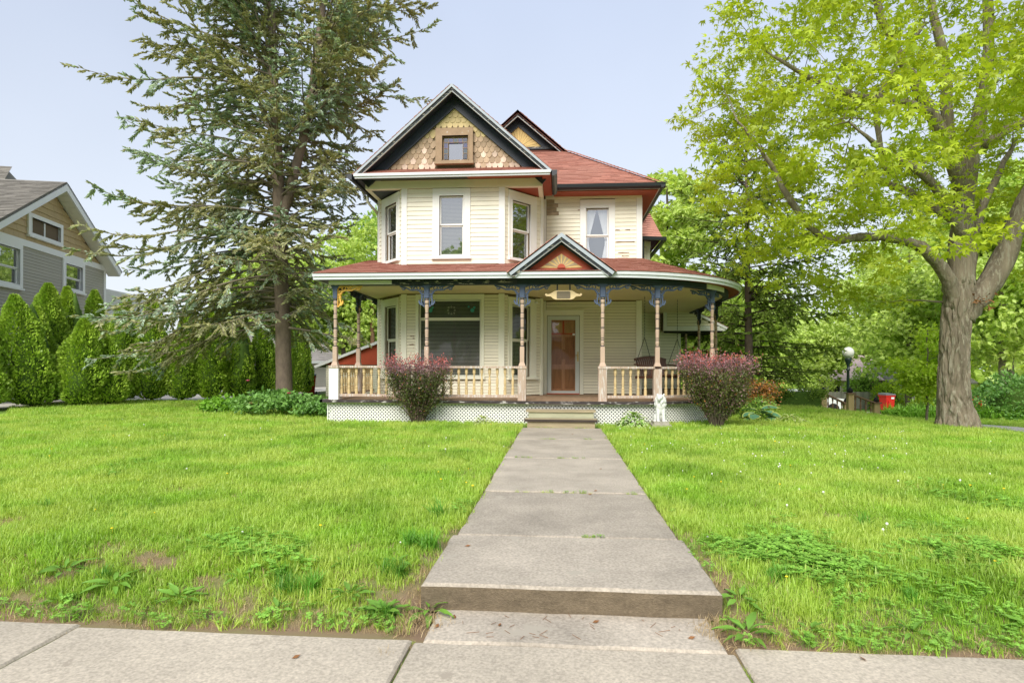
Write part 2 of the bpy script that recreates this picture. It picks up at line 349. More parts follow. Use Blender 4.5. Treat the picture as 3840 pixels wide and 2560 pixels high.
class WF:                                  # a wall's frame: s along it, z up, off outwards
    def __init__(s, p0, p1):
        s.p0 = Vector(p0).to_2d(); d = Vector(p1).to_2d() - s.p0; s.L = d.length; s.d = d.normalized(); s.n = Vector((s.d.y, -s.d.x)); s.ang = math.atan2(s.d.y, s.d.x)
    def P(s, a, z, off=0): q = s.p0 + s.d * a + s.n * off; return (q.x, q.y, z)

def np_mesh(name, V, F, mats, mi=None, smooth=False):
    me = bpy.data.meshes.new(name); V = np.ascontiguousarray(V, dtype=np.float32); F = np.ascontiguousarray(F, dtype=np.int32); k = F.shape[1]
    me.vertices.add(len(V)); me.vertices.foreach_set('co', V.ravel())
    me.loops.add(F.size); me.loops.foreach_set('vertex_index', F.ravel())
    me.polygons.add(len(F)); me.polygons.foreach_set('loop_start', np.arange(0, F.size, k, dtype=np.int32)); me.polygons.foreach_set('loop_total', np.full(len(F), k, dtype=np.int32))
    if not isinstance(mats, (list, tuple)): mats = [mats]
    for m in mats: me.materials.append(m)
    if mi is not None: me.polygons.foreach_set('material_index', np.ascontiguousarray(mi, dtype=np.int32))
    if smooth: me.polygons.foreach_set('use_smooth', np.ones(len(F), dtype=bool))
    me.update(calc_edges=True); return me

def unit(v): return v / np.maximum(np.linalg.norm(v, axis=-1, keepdims=True), 1e-9)
def scatter(tv, tf, P, D, N, Sc):
    """copies of a small leaf template (verts tv, quads tf) at P; D long axis, N leaf normal, Sc size"""
    D = unit(D); Xa = unit(np.cross(D, N)); Nn = np.cross(Xa, D)
    V = P[:, None, :] + Sc[:, None, None] * (tv[None, :, 0:1] * Xa[:, None, :] + tv[None, :, 1:2] * D[:, None, :] + tv[None, :, 2:3] * Nn[:, None, :])
    F = tf[None] + (np.arange(len(P)) * len(tv))[:, None, None]
    return V.reshape(-1, 3), F.reshape(-1, tf.shape[1])
T_MAPLE = (np.array([(0, 0, 0), (.16, .42, .03), (0, 1, -.06), (-.16, .42, .03), (.10, .30, .03), (.62, .62, -.08), (.34, .10, .02), (-.10, .30, .03), (-.34, .10, .02), (-.62, .62, -.08)]),
           np.array([(0, 1, 2, 3), (0, 6, 5, 4), (0, 7, 9, 8)]))
T_OVAL = (np.array([(0, 0, 0), (.26, .5, .05), (0, 1, -.05), (-.26, .5, .05)]), np.array([(0, 1, 2, 3)]))
T_SPRIG = (np.array([(0, 0, 0), (.17, .4, 0), (0, 1, .02), (-.17, .4, 0), (0, .4, .17), (0, .4, -.17)]), np.array([(0, 1, 2, 3), (0, 4, 2, 5)]))
T_FAN = (np.array([(0, 0, 0), (.30, .55, .03), (.10, 1, 0), (-.02, .62, .03), (-.12, .95, 0), (-.32, .5, .03)]), np.array([(0, 1, 2, 3), (0, 3, 4, 5)]))
T_CLUMP = (np.array([(0, 0, 0), (.3, .35, .1), (.1, 1, 0), (-.3, .5, .05), (.1, .2, .3), (.45, .75, .2), (.2, .3, -.3), (-.5, .7, -.25), (-.25, .15, .1)]),
           np.array([(0, 1, 2, 3), (0, 4, 5, 1), (0, 6, 7, 8)]))
def merge(parts):
    V = []; F = []; MI = []; k = 0
    for v, f, m in parts:
        V.append(v); F.append(f + k); MI.append(np.full(len(f), m)); k += len(v)
    return np.concatenate(V), np.concatenate(F), np.concatenate(MI)

def H(x, y):                                  # the ground's height
    def sm(a, b, t):
        t = min(1, max(0, (t - a) / (b - a))); return t * t * (3 - 2 * t)
    z = -.02 + .015 * noise.noise(Vector((x * .5, y * .5, 0)))
    z -= .13 * (1 - sm(2.95, 3.7, y + .12 * noise.noise(Vector((x * 1.7, 0, 3)))))
    if y < 3.5: z = min(z, -.17 + .15 * sm(.76, .95, abs(x - .07)))
    elif y < 12.2: z -= .05 * (1 - sm(.70, .85, abs(x - .06)))
    side = sm(7.2, 12., x)
    z -= .48 * side * sm(9, 15, y)
    z -= .045 * max(0, min(y, 90) - 18) * sm(5, 11, x)
    z -= .012 * max(0, min(y, 90) - 20) * (1 - sm(5, 11, x))
    return z
def pnoise(x, y, s, k=0): return noise.noise(Vector((x * s, y * s, k)))

# ------------------------------------------------------------------ ground, walks
def lines(dense0, dense1, step, far0, far1, n):
    a = list(np.arange(dense0, dense1 + 1e-6, step))
    lo = [dense0 - (dense0 - far0) * (i / n) ** 2.2 for i in range(n, 0, -1)]; hi = [dense1 + (far1 - dense1) * (i / n) ** 2.2 for i in range(1, n + 1)]
    return lo + a + hi
gx = lines(-16, 16, .15, -700, 700, 22)
gy = lines(-2, 2.6, .6, -300, -2, 0)[:0] + [-400, -150, -60, -25, -12, -6, -3, 0, 1.5, 2.4] + list(np.arange(2.7, 6, .15)) + list(np.arange(6, 28, .35)) + [28 + (900 - 28) * (i / 22) ** 2.2 for i in range(1, 23)]
V = [(x, y, H(x, y)) for y in gy for x in gx]; nx = len(gx)
F = [(j * nx + i, j * nx + i + 1, (j + 1) * nx + i + 1, (j + 1) * nx + i) for j in range(len(gy) - 1) for i in range(nx - 1)]
def soilness(x, y):                           # bare earth along the walk, thin patches in the lawn
    e = 1.15 * math.exp(-((y - 3.0) / .17) ** 2) * (1.0 + .9 * pnoise(x, y, 3.1, 2))
    e += .62 * math.exp(-((y - 3.5) / .42) ** 2) * max(0, .35 + 2.4 * pnoise(x, y, 3.2, 5)) * (1 if x < 0 else .4)
    e += max(0, (pnoise(x, y, 1.5, 9) - .34) * 2.0) * max(0, 1 - max(0, y - 5) / 4)
    if 3.0 < y < 4.6: e += .8 * math.exp(-((abs(x - .07) - .85) / .12) ** 2)
    return min(1, max(0, e))
gm = mat('lawn_earth', (.13, .23, .03), .95, .25, 1.2, detail_scale=50, bump=.3, bscale=60)
n, l = gm.node_tree.nodes, gm.node_tree.links            # earth pigment where the 'soil' attribute says there is no turf
bs = [q for q in n if q.type == 'BSDF_PRINCIPLED'][0]; lk = bs.inputs['Base Color'].links[0].from_socket
at = n.new('ShaderNodeAttribute'); at.attribute_name = 'soil'; mx = n.new('ShaderNodeMix'); mx.data_type = 'RGBA'; mx.inputs[7].default_value = (.24, .165, .105, 1)
l.new(at.outputs['Fac'], mx.inputs['Factor']); l.new(lk, mx.inputs[6]); l.new(mx.outputs[2], bs.inputs['Base Color'])
me = bpy.data.meshes.new('ground'); me.from_pydata(V, [], F); me.materials.append(gm)
me.polygons.foreach_set('use_smooth', [True] * len(F))
sa = me.attributes.new('soil', 'FLOAT', 'POINT'); sa.data.foreach_set('value', [soilness(p[0], p[1]) if 0 < p[1] < 12 and abs(p[0]) < 16 else 0. for p in V])
ground = new_obj('ground', me); tag(ground, 'green lawn ground falling away beside the big maple', kind='structure')

def slab(name, x0, x1, y0, y1, z, parent, m, mface=None, th=.12, rag=.006, zfn=None, bev=.012):
    b = MB(); nn = 9
    def ring(inset, zz):
        pts = []
        for i in range(nn): pts.append((x0 + inset + (x1 - x0 - 2 * inset) * i / nn, y0 + inset))
        for i in range(nn): pts.append((x1 - inset, y0 + inset + (y1 - y0 - 2 * inset) * i / nn))
        for i in range(nn): pts.append((x1 - inset - (x1 - x0 - 2 * inset) * i / nn, y1 - inset))
        for i in range(nn): pts.append((x0 + inset, y1 - inset - (y1 - y0 - 2 * inset) * i / nn))
        return [(px + rag * noise.noise(Vector((px * 9, py * 9, 1))), py + rag * noise.noise(Vector((px * 9, py * 9, 4))), zz) for px, py in pts]
    r0, r1, r2 = ring(0, z - th), ring(0, z - bev), ring(bev, z); k = 4 * nn
    b.add(r0 + r1 + r2, [], 0)
    for lv in (0, 1):
        for i in range(k):
            b.f.append((lv * k + i, lv * k + (i + 1) % k, (lv + 1) * k + (i + 1) % k, (lv + 1) * k + i)); b.m.append(1 if (lv == 0 and i < nn and mface) else 0)
    b.f.append(tuple(2 * k + i for i in range(k))); b.m.append(0)
    return b.build(name, [m, mface or m], parent)
pb = MB(); pb.box(-.74, .86, 3.35, 12.0, -.14, -.03)
path = pb.build('path', M['soil']); tag(path, 'worn grey concrete walk leading to the porch steps', kind='structure')
ys = [3.30, 4.31, 5.84, 8.03, 10.15, 12.03]
for i in range(5):
    w = .0 if i else .035
    slab('slab', -.72 - w, .84 + w, ys[i] + (.02 if i else 0), ys[i + 1] - .02, .0 - .004 * (i == 1) + .004 * (i == 0), path, M['pathc'], M['stepface'] if i == 0 else None, th=.15 if i == 0 else .12, bev=.016 if i == 0 else .01, rag=.012)
    path.children[-1]
sb = MB(); sb.box(-14, 14, .9, 2.92, -.30, -.17)
walk = sb.build('sidewalk', M['soil']); tag(walk, 'pale concrete sidewalk crossing in front of the lawn', kind='structure')
jx = [-12.1, -10.5, -8.9, -7.3, -5.7, -4.1, -2.47, -.71, .84, 2.3, 3.85, 5.4, 7., 8.6, 10.2, 11.8]
for a, b_ in zip(jx, jx[1:]):
    slab('slab', a + .007, b_ - .007, 1.35, 2.96 + (.03 * math.sin(a * 3) if a != -.71 else -.05), -.14, walk, M['concrete'], th=.1, rag=.008)
slab('slab', -.66, .80, 2.925, 3.34, -.139, walk, M['pathc'], th=.1, rag=.01)
sb = MB(); ssy = list(np.arange(6, 60, 1.6))
for a, b_ in zip(ssy, ssy[1:]):
    sb.hexa([(12.2, a + .01, H(12.7, a) - .1), (13.35, a + .01, H(12.7, a) - .1), (13.35, b_ - .01, H(12.7, b_) - .1), (12.2, b_ - .01, H(12.7, b_) - .1),
             (12.2, a + .01, H(12.7, a) + .04), (13.35, a + .01, H(12.7, a) + .04), (13.35, b_ - .01, H(12.7, b_) + .04), (12.2, b_ - .01, H(12.7, b_) + .04)])
sb.box(13.4, 30, 29, 31.5, -1.5, H(14, 30) + .06)
tag(sb.build('side_sidewalk', M['drive']), 'narrow pale sidewalk beyond the big maple', kind='structure')
sb = MB(); sb.box(-24, -15.6, 8, 40, -.6, .005); sb.box(-40, -11.4, 19.9, 40, -.6, .0)
tag(sb.build('driveway', M['drive']), 'pale concrete driveway glimpsed under the hedge', kind='structure')

# ------------------------------------------------------------------ the house
HO = (-1.4, 16, 0)
house = thing('victorian_house', 'cream two-storey house with red shingle roof, fish-scale gable and curved corner porch', 'house', HO)
board_cache = {}; n_board = [0]; extra_boards = MB(); MAXB = 300
def board_mesh(L, h, m, key):
    k = (round(L, 2), round(h, 3), key)
    if k not in board_cache:
        b = MB(); t, b0 = .006, .019
        b.hexa([(0, -b0, 0), (L, -b0, 0), (L, .0, 0), (0, .0, 0), (0, -t, h), (L, -t, h), (L, .0, h), (0, .0, h)])
        board_cache[k] = b.mesh('clapboard', m)
    return board_cache[k]
def cells(holes, s0, s1, z0, z1):
    ss = sorted({s0, s1, *[h[0] for h in holes], *[h[1] for h in holes]}); zz = sorted({z0, z1, *[h[2] for h in holes], *[h[3] for h in holes]})
    ss = [a for a in ss if s0 <= a <= s1]; zz = [a for a in zz if z0 <= a <= z1]
    for a, b in zip(ss, ss[1:]):
        for c, d in zip(zz, zz[1:]):
            if not any(h[0] <= (a + b) / 2 <= h[1] and h[2] <= (c + d) / 2 <= h[3] for h in holes): yield a, b, c, d
def wall(W, s0, s1, z0, z1, holes, bands, cb=(0, 0), root=None, name='wall', piece='clapboard', cutfn=None, gapm=None, th=.12):
    """bands: [(zA, zB, pitch, material, key)]; holes: (s0, s1, z0, z1) of the opening itself plus blocked boards under the casing (cs0,cs1,cz0,cz1)"""
    b = MB()
    for a, c, d, e in cells([h[:4] for h in holes], s0, s1, z0, z1): b.wbox(W, a, c, d, e, -th, 0)
    w = b.build(name, gapm or M['gap'], root or house)
    for zA, zB, pitch, m, key in bands:
        n = max(1, round((zB - zA) / pitch)); p = (zB - zA) / n
        for i in range(n):
            z = zA + i * p; mid = z + p / 2; segs = [(s0 + cb[0], s1 - cb[1])]
            if cutfn: segs = [cutfn(mid)]
            for h in holes:
                q = h[4] if len(h) > 4 else h
                if q[2] < mid < q[3]:
                    ns = []
                    for a, c in segs:
                        if q[1] <= a or q[0] >= c: ns.append((a, c)); continue
                        if q[0] > a: ns.append((a, q[0]))
                        if q[1] < c: ns.append((q[1], c))
                    segs = ns
            for a, c in segs:
                L = c - a - .004
                if L < .03: continue
                h_ = p - .0065
                if n_board[0] < MAXB and L > .1:
                    o = new_obj(piece, board_mesh(L, h_, m, key), w, W.P(a + .002, z + rnd.uniform(-.0012, .0012), 0), W.ang); n_board[0] += 1
                else:
                    ex = extra.setdefault(key, (MB(), m)); ex[0].wbox(W, a + .002, a + .002 + L, z, z + h_, -.001, rnd.uniform(.014, .019))
    return w
extra = {}
PW = 0
def window(W, c, g, rail=None, mat_c='white2', glassm=None, blind=True, curtain=False, head=.0, par=None, proud=.04, room=None, name='window', sill=True, depth=.5):
    """c: casing outer (s0,s1,z0,z1); g: glass outer (s0,s1,z0,z1)"""
    glassm = glassm or GL_UP; mc = M[mat_c]
    b = MB(); s0, s1, z0, z1 = c; a0, a1, b0, b1 = g[0] - .035, g[1] + .035, g[2] - .045, g[3] + .045
    b.wbox(W, s0, a0, z0, z1, -.02, proud); b.wbox(W, a1, s1, z0, z1, -.02, proud)
    b.wbox(W, a0, a1, b1, z1, -.02, proud); b.wbox(W, a0, a1, z0, b0, -.02, proud)
    i = .018; b.wbox(W, a0 - i, a0, b0, b1, -.12, proud + .012); b.wbox(W, a1, a1 + i, b0, b1, -.12, proud + .012); b.wbox(W, a0 - i, a1 + i, b1, b1 + i, -.12, proud + .014)
    if sill: b.wbox(W, s0 - .02, s1 + .02, z0 - .03, z0 + .035, -.02, proud + .05)
    if head: b.wbox(W, s0 - .02, s1 + .02, z1, z1 + head, -.02, proud + .03)
    win = b.build(name, mc, par or house)
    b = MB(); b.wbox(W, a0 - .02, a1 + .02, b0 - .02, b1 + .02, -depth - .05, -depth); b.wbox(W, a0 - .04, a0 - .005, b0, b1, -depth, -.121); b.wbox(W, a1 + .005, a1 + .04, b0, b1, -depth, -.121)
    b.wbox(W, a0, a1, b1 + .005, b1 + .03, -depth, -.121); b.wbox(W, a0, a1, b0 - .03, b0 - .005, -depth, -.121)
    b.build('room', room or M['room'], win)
    rails = [rail] if rail else []
    zz = [b0] + rails + [b1]
    for k in range(len(zz) - 1):
        lo, hi = zz[k], zz[k + 1]; o = -.015 if k else -.045
        fr = MB(); t = .035
        fr.wbox(W, a0, a0 + t, lo, hi, o - .028, o); fr.wbox(W, a1 - t, a1, lo, hi, o - .028, o)
        fr.wbox(W, a0 + t, a1 - t, lo, lo + (t if k or not rails else .045), o - .028, o); fr.wbox(W, a0 + t, a1 - t, hi - t, hi, o - .028, o)
        sash = fr.build('sash', mc, win) if win is not None else None
        pn = MB(); pn.add([W.P(a0 + t - .002, lo + t - .002, o - .016), W.P(a1 - t + .002, lo + t - .002, o - .016), W.P(a1 - t + .002, hi - t + .002, o - .016), W.P(a0 + t - .002, hi - t + .002, o - .016)], [(0, 1, 2, 3)])
        pn.build('pane', glassm, win)
    if blind:
        bl = MB(); z = b0 + .02; 
        while z < b1 - .02:
            bl.wbox(W, a0 + .03, a1 - .03, z, z + .016, -.125, -.105); z += .0335
        tag(bl.build('blind', M['blind'], win), kind=None)
    if curtain:
        cu = MB(); zt, zb, mid = b1 - .01, b0 + .02, (a0 + a1) / 2
        for sg in (-1, 1):
            nS = 26
            rows = []
            for j in range(13):
                f = j / 12; z = zt + (zb - zt) * f; inner = mid + sg * (.015 + (.21 * (f / .62) if f < .62 else .21 - .10 * (f - .62) / .38)); outer = mid + sg * ((a1 - a0) / 2 - .01)
                rows.append([W.P(outer + (inner - outer) * q / nS, z, -.14 + .012 * math.sin(q * 1.7)) for q in range(nS + 1)])
            vs = [p for r in rows for p in r]; cu.add(vs, [(j * (nS + 1) + q, j * (nS + 1) + q + 1, (j + 1) * (nS + 1) + q + 1, (j + 1) * (nS + 1) + q) for j in range(12) for q in range(nS)])
        cu.build('curtain', M['curtain'], win, smooth=True)
    return win

# plan points of the front bay and the main block
Bl, Fl, Fr, Br = (-4.78, 15.75), (-3.87, 14.7), (-1.33, 14.7), (-.43, 15.75)
Wbay, Wl, Wr = WF(Fl, Fr), WF(Bl, Fl), WF(Fr, Br)
Wret = WF(Br, (-.43, 16.4)); Wmain = WF((-.43, 16.4), (2.18, 16.4))
UP = lambda z0, z1: [(z0, z1, .106, M['cream'], 'up')]
LO = lambda z0, z1: [(z0, z1, .077, M['cream2'], 'lo')]
def both(zs=3.0): return LO(.50, 2.97) + UP(3.62, 5.58)
bx = lambda x: x - Fl[0]
wall(Wbay, 0, Wbay.L, .3, 5.58, [(bx(-2.93), bx(-2.34), 3.93, 5.385, (bx(-3.10), bx(-2.166), 3.85, 5.58)), (bx(-3.44), bx(-1.90), .97, 2.85, (bx(-3.515), bx(-1.82), .90, 2.98))], both(), (.125, .135))
xm = lambda x: x + .43
wall(Wmain, 0, Wmain.L, .3, 5.73, [(xm(.72), xm(1.32), 4.05, 5.46, (xm(.56), xm(1.49), 4.03, 5.705)), (xm(-.20), xm(.45), .48, 2.5, (xm(-.41), xm(.665), .4, 2.72))],
     LO(.50, 2.97) + [(4.02, 5.73, .106, M['cream'], 'up')], (.09, .12))
gl1 = Wl.L
for W, flip in ((Wl, True), (Wr, False)):
    f = (lambda a, b: (W.L - b, W.L - a)) if flip else (lambda a, b: (a, b))
    g = f(.27, .85); c = f(.12, 1.12)
    wall(W, 0, W.L, .3, 5.58, [(g[0] - .03, g[1] + .03, 3.89, 5.31, (c[0], c[1], 3.85, 5.56)), (g[0] - .03, g[1] + .03, .96, 2.73, (c[0], c[1], .9, 2.95))], both(), (.0, .09) if not flip else (.09, .0))
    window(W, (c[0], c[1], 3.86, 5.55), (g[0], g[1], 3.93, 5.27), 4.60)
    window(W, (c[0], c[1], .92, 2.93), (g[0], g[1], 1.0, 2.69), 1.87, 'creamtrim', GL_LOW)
wall(Wret, 0, Wret.L, .3, 5.7, [], both(), (.03, .03))
# upper and lower front windows, the wide bay window
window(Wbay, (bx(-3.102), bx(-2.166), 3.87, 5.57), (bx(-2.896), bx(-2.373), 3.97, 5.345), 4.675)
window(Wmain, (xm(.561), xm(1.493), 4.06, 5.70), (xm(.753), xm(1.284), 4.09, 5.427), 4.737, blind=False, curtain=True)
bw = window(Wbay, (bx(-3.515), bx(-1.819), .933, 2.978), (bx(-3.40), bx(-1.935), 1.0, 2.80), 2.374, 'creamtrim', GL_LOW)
# leaded transom pattern behind the top pane
lead = MB(); P = Wbay.P
cx, cz = bx(-2.64), 2.59
for dx, dz in ((0, .085), (0, -.085), (-.085, 0), (.085, 0), (-.07, .07), (.07, .07), (-.07, -.07), (.07, -.07)):
    lead.prism([(cx + dx - .03, cz + dz), (cx + dx, cz + dz - .03), (cx + dx + .03, cz + dz), (cx + dx, cz + dz + .03)], lambda a, b, t: P(a, b, t), -.05, -.044, 0)
for sx_ in (-.52, .52):
    for r_, dx, dz in ((.05, 0, 0), (.03, .05, .07), (.025, -.09, .09)):
        lead.prism([(cx + sx_ + dx + r_ * math.cos(t), cz + dz + r_ * math.sin(t)) for t in np.linspace(0, 2 * math.pi, 10)[:-1]], lambda a, b, t: P(a, b, t), -.05, -.044, 1)
lead.build('leaded_pattern', [mat('lead_glass', (.36, .37, .30), .3, .1), mat('turquoise_glass', (.08, .42, .38), .3, .1)], bw)
# frieze, corner boards, sill skirt
tr = MB()
tr.box(-4.79, -.41, 14.665, 14.8, 5.585, 5.79)                                  # bay frieze
tr.hexa([(-4.79, 14.8, 5.585), (-4.68, 14.8, 5.585), (-4.68, 19, 5.585), (-4.79, 19, 5.585), (-4.79, 14.8, 5.79), (-4.68, 14.8, 5.79), (-4.68, 19, 5.79), (-4.79, 19, 5.79)])
tr.box(-.52, -.41, 14.8, 16.38, 5.585, 5.79)
tr.wbox(Wmain, .06, Wmain.L + .02, 5.73, 5.905, -.02, .045)
tr.build('frieze', M['creamtrim'], house)
for W, s0, s1, off in ((Wbay, -.01, .125, .035), (Wbay, Wbay.L - .135, Wbay.L + .01, .035), (Wmain, Wmain.L - .12, Wmain.L + .03, .04), (Wmain, .0, .085, .04), (Wl, .0, .09, .03), (Wr, Wr.L - .09, Wr.L, .03)):
    zt = 5.73 if W is Wmain else 5.583
    MB().wbox(W, s0, s1, 3.55, zt, -.02, off).build('corner_board', M['white'], house)
    MB().wbox(W, s0, s1, .48, 2.985, -.02, off).build('corner_board', M['creamtrim'], house)
# weathered patch of boards by the inner corner, and chipped spots
pt = MB()
for i, (a, b_) in enumerate(((.09, .42), (.09, .36), (.09, .40), (.09, .30))):
    pt.wbox(Wmain, a, b_, 5.30 + i * .106 + .004, 5.30 + i * .106 + .098, .0195, .0215)
tag(pt.build('weathered_patch', M['stained'], house), 'dark bare boards where the paint is gone')
pt = MB()
for a, z, w_ in ((.93, 5.43, .06), (1.0, 5.41, .05), (1.13, 5.42, .07), (1.93, 4.88, .12), (2.2, 4.88, .12), (1.94, 4.56, .5), (2.0, 4.27, .3), (2.1, 4.18, .2)):
    pts = [(a + w_ * t / 7, z + .012 * (1 if t in (0, 7) else 0) * 0 - .006 - .008 * rnd.random()) for t in range(8)] + [(a + w_ * t / 7, z + .004 + .012 * rnd.random()) for t in range(7, -1, -1)]
    pt.prism(pts, lambda a, b, t: Wmain.P(a, b, t), .0196, .0216)
for a, z, w_ in ((.22, 1.95, .10), (.2, 1.75, .12), (.28, 1.90, .05)):
    pts = [(a + w_ * t / 7, z - .006 - .008 * rnd.random()) for t in range(8)] + [(a + w_ * t / 7, z + .004 + .01 * rnd.random()) for t in range(7, -1, -1)]
    pt.prism(pts, lambda a, b, t: Wbay.P(a, b, t), .0196, .0216)
pt.build('paint_chips', mat('chip_brown', (.22, .12, .06), .8, .3, 20.), house)
# rear wall shell so the house is closed, and the wing at the side
sh = MB(); 
sh.box(-4.78, -4.66, 15.75, 27, .2, 5.6); sh.box(2.06, 2.18, 16.52, 20, .2, 5.73); sh.box(-4.78, 3.2, 27, 27.12, .2, 5.9)
sh.build('wall', M['cream'], house)
Wwing = WF((2.18, 19.85), (4.11, 20.95)); Wwing2 = WF((4.11, 20.95), (4.11, 26))
wall(Wwing, 0, Wwing.L, .2, 3.3, [], [(.5, 3.2, .1, M['cream2'], 'lo')], (.0, .1))
wall(Wwing2, 0, Wwing2.L, .2, 3.0, [], [(.5, 3.0, .1, M['cream2'], 'lo')], (.1, .1))
MB().wbox(Wwing, Wwing.L - .12, Wwing.L + .01, .48, 3.0, -.02, .03).build('corner_board', M['creamtrim'], house)
Wu = WF((2.18, 20.3), (3.05, 20.8)); 
wall(Wu, 0, Wu.L, 3.2, 5.45, [], [(3.6, 5.25, .106, M['cream'], 'up')], (.0, .12))
u = MB(); u.wbox(Wu, 0, Wu.L + .02, 5.26, 5.46, -.02, .04); u.wbox(Wu, Wu.L - .12, Wu.L + .01, 3.5, 5.26, -.02, .03); u.box(2.95, 3.05, 20.8, 26, 3.2, 5.46); u.build('frieze', M['creamtrim'], house)

# ---------------- roofs
def plane_roof(O, e, up, interval, rows, row, parts_to=None, th=.015, tab=(.22, .38), name='roof'):
    """shingle courses on a plane: O eave origin, e along the eave, up unit up the slope. interval(t)->(s0,s1)"""
    O, e, up = Vector(O), Vector(e).normalized(), Vector(up).normalized(); nrm = e.cross(up)
    out = []
    for r in range(rows):
        t0 = r * row - (.015 if r == 0 else 0); t1 = (r + 1) * row + .012
        a, b = interval(min(r * row + row / 2, rows * row)); a0, b0 = interval(r * row); a1, b1 = interval((r + 1) * row)
        if b - a < .02: continue
        s = a0; first = True
        while s < b0 - .01:
            w = rnd.uniform(*tab); s2 = s + w
            if s2 > b0 - .08: s2 = b0
            f0 = (s - a0) / max(b0 - a0, 1e-6); f1 = (s2 - a0) / max(b0 - a0, 1e-6)
            sl, sr = (a1 if first else s), (b1 if s2 >= b0 else s2)
            sl = min(max(sl, a1), b1); sr = min(max(sr, a1), b1)
            lift = th + rnd.random() * .008; g = .003
            q = [O + e * (s + g) + up * t0 + nrm * lift, O + e * (s2 - g) + up * t0 + nrm * lift, O + e * sr + up * t1 + nrm * .004, O + e * sl + up * t1 + nrm * .004,
                 O + e * (s + g) + up * t0, O + e * (s2 - g) + up * t0]
            out.append((q, [(0, 1, 2, 3), (4, 5, 1, 0), (0, 3, 4), (1, 5, 2)])); first = False; s = s2
    return out
def emit(tabs, parent, m, limit=0, name='shingle', near=None):
    if near: tabs = sorted(tabs, key=near)
    for q, f in tabs[:limit]:
        c = q[0]; b = MB().add([p - c for p in q], f); b.m[1] = 1; new_obj(name, b.mesh(name, [m, M['edge_shade'] if m is M['roof'] else M['edge_shade_grey']]), parent, c)  # lower edge face of each tab carries the painted course shadow
    if len(tabs) > limit:
        b = MB()
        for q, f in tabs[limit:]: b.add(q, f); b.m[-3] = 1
        tag(b.build(name + '_courses', [m, M['edge_shade'] if m is M['roof'] else M['edge_shade_grey']], parent), kind='stuff')
def slab_roof(pts, th=.09, m=None, name='roof', parent=None):
    n = Vector(pts[1]) - Vector(pts[0]); nn = n.cross(Vector(pts[2]) - Vector(pts[0])).normalized()
    if nn.z < 0: nn = -nn
    b = MB(); k = len(pts); lo = [Vector(p) - nn * th for p in pts]; b.add([Vector(p) - nn * .004 for p in pts] + lo, [tuple(range(k)), tuple(range(2 * k - 1, k - 1, -1))] + [(i, k + i, k + (i + 1) % k, (i + 1) % k) for i in range(k)])
    return b.build(name, m or M['roofbed'], parent or house)
# main block: front hip, right slope, left slope
RX, RZ = -1.33, 9.39; sF = .611; 
front_pts = [(-.2, 15.85, 5.95), (2.6, 15.85, 5.95), (.25, 19.2, 8.0), (.25, 19.65, 8.27), (-2.9, 19.65, 8.27), (-2.9, 19.2, 8.0)]
rf = slab_roof([(-.2, 15.85, 5.95), (2.6, 15.85, 5.95), (.22, 19.25, 8.03), (-2.9, 19.25, 8.03)])
upv = Vector((0, 1, sF)).normalized(); Ls = math.hypot(19.25 - 15.85, 8.03 - 5.95)
tabs = plane_roof((0, 15.85, 5.95), (1, 0, 0), upv, lambda t: (-.25 - t * .66, 2.6 - t / Ls * 2.38 - 0.0), int(Ls / .142), .142)
emit(tabs, rf, M['roof'], 300, near=lambda q: q[0][0].y - q[0][0].x * .3)
slab_roof([(-2.9, 19.24, 8.025), (.23, 19.24, 8.025), (.0, 19.65, 8.27), (-2.7, 19.65, 8.27)])
rr = slab_roof([(2.6, 15.85, 5.95), (2.6, 27.3, 5.95), (RX, 27.3, RZ), (RX, 19.2, RZ), (.22, 19.2, 8.03)])
upr = Vector((RX - 2.6, 0, RZ - 5.95)).normalized(); LR = math.hypot(RX - 2.6, RZ - 5.95)
emit(plane_roof((2.6, 15.85, 5.95), (0, 1, 0), upr, lambda t: ((3.4 * t / LR * 1.65) if t < LR * .6 else 3.36, 11.4), int(LR / .142), .142), rr, M['roof'])
ll = slab_roof([(-5.2, 27.3, 5.9), (-5.2, 16, 5.9), (-2.9, 19.2, 8.0), (RX, 19.2, RZ), (RX, 27.3, RZ)])
upl = Vector((RX + 5.2, 0, RZ - 5.9)).normalized()
emit(plane_roof((-5.2, 27.3, 5.9), (0, -1, 0), upl, lambda t: (0, 11.2 - (3.3 * t / LR * 1.65 if t < LR * .6 else 3.2)), int(LR / .142), .142), ll, M['roof'])
# hip ridge caps
cap = MB(); p, q = Vector((2.62, 15.83, 5.97)), Vector((.24, 19.24, 8.06))
for i in range(26):
    a = p.lerp(q, i / 26); c = p.lerp(q, (i + 1.12) / 26); cap.bar(a + Vector((0, 0, .018)), c + Vector((0, 0, .004)), .17, .02)
cap.build('ridge_cap', M['roof'], rf)
MB().add([(-4.7, 27.3, 5.9), (2.5, 27.3, 5.9), (RX, 27.3, RZ - .1)], [(0, 1, 2)]).build('wall', M['cream'], house)

def gable(cx, half, zb, za, y_rake, y_wall, slope_back_y, boards, navy_w, mats, label=None, eave_ext=0):
    """raking roof of a front gable: fascia boards at y_rake, dark soffit back to the wall and a dark band on the wall"""
    pass
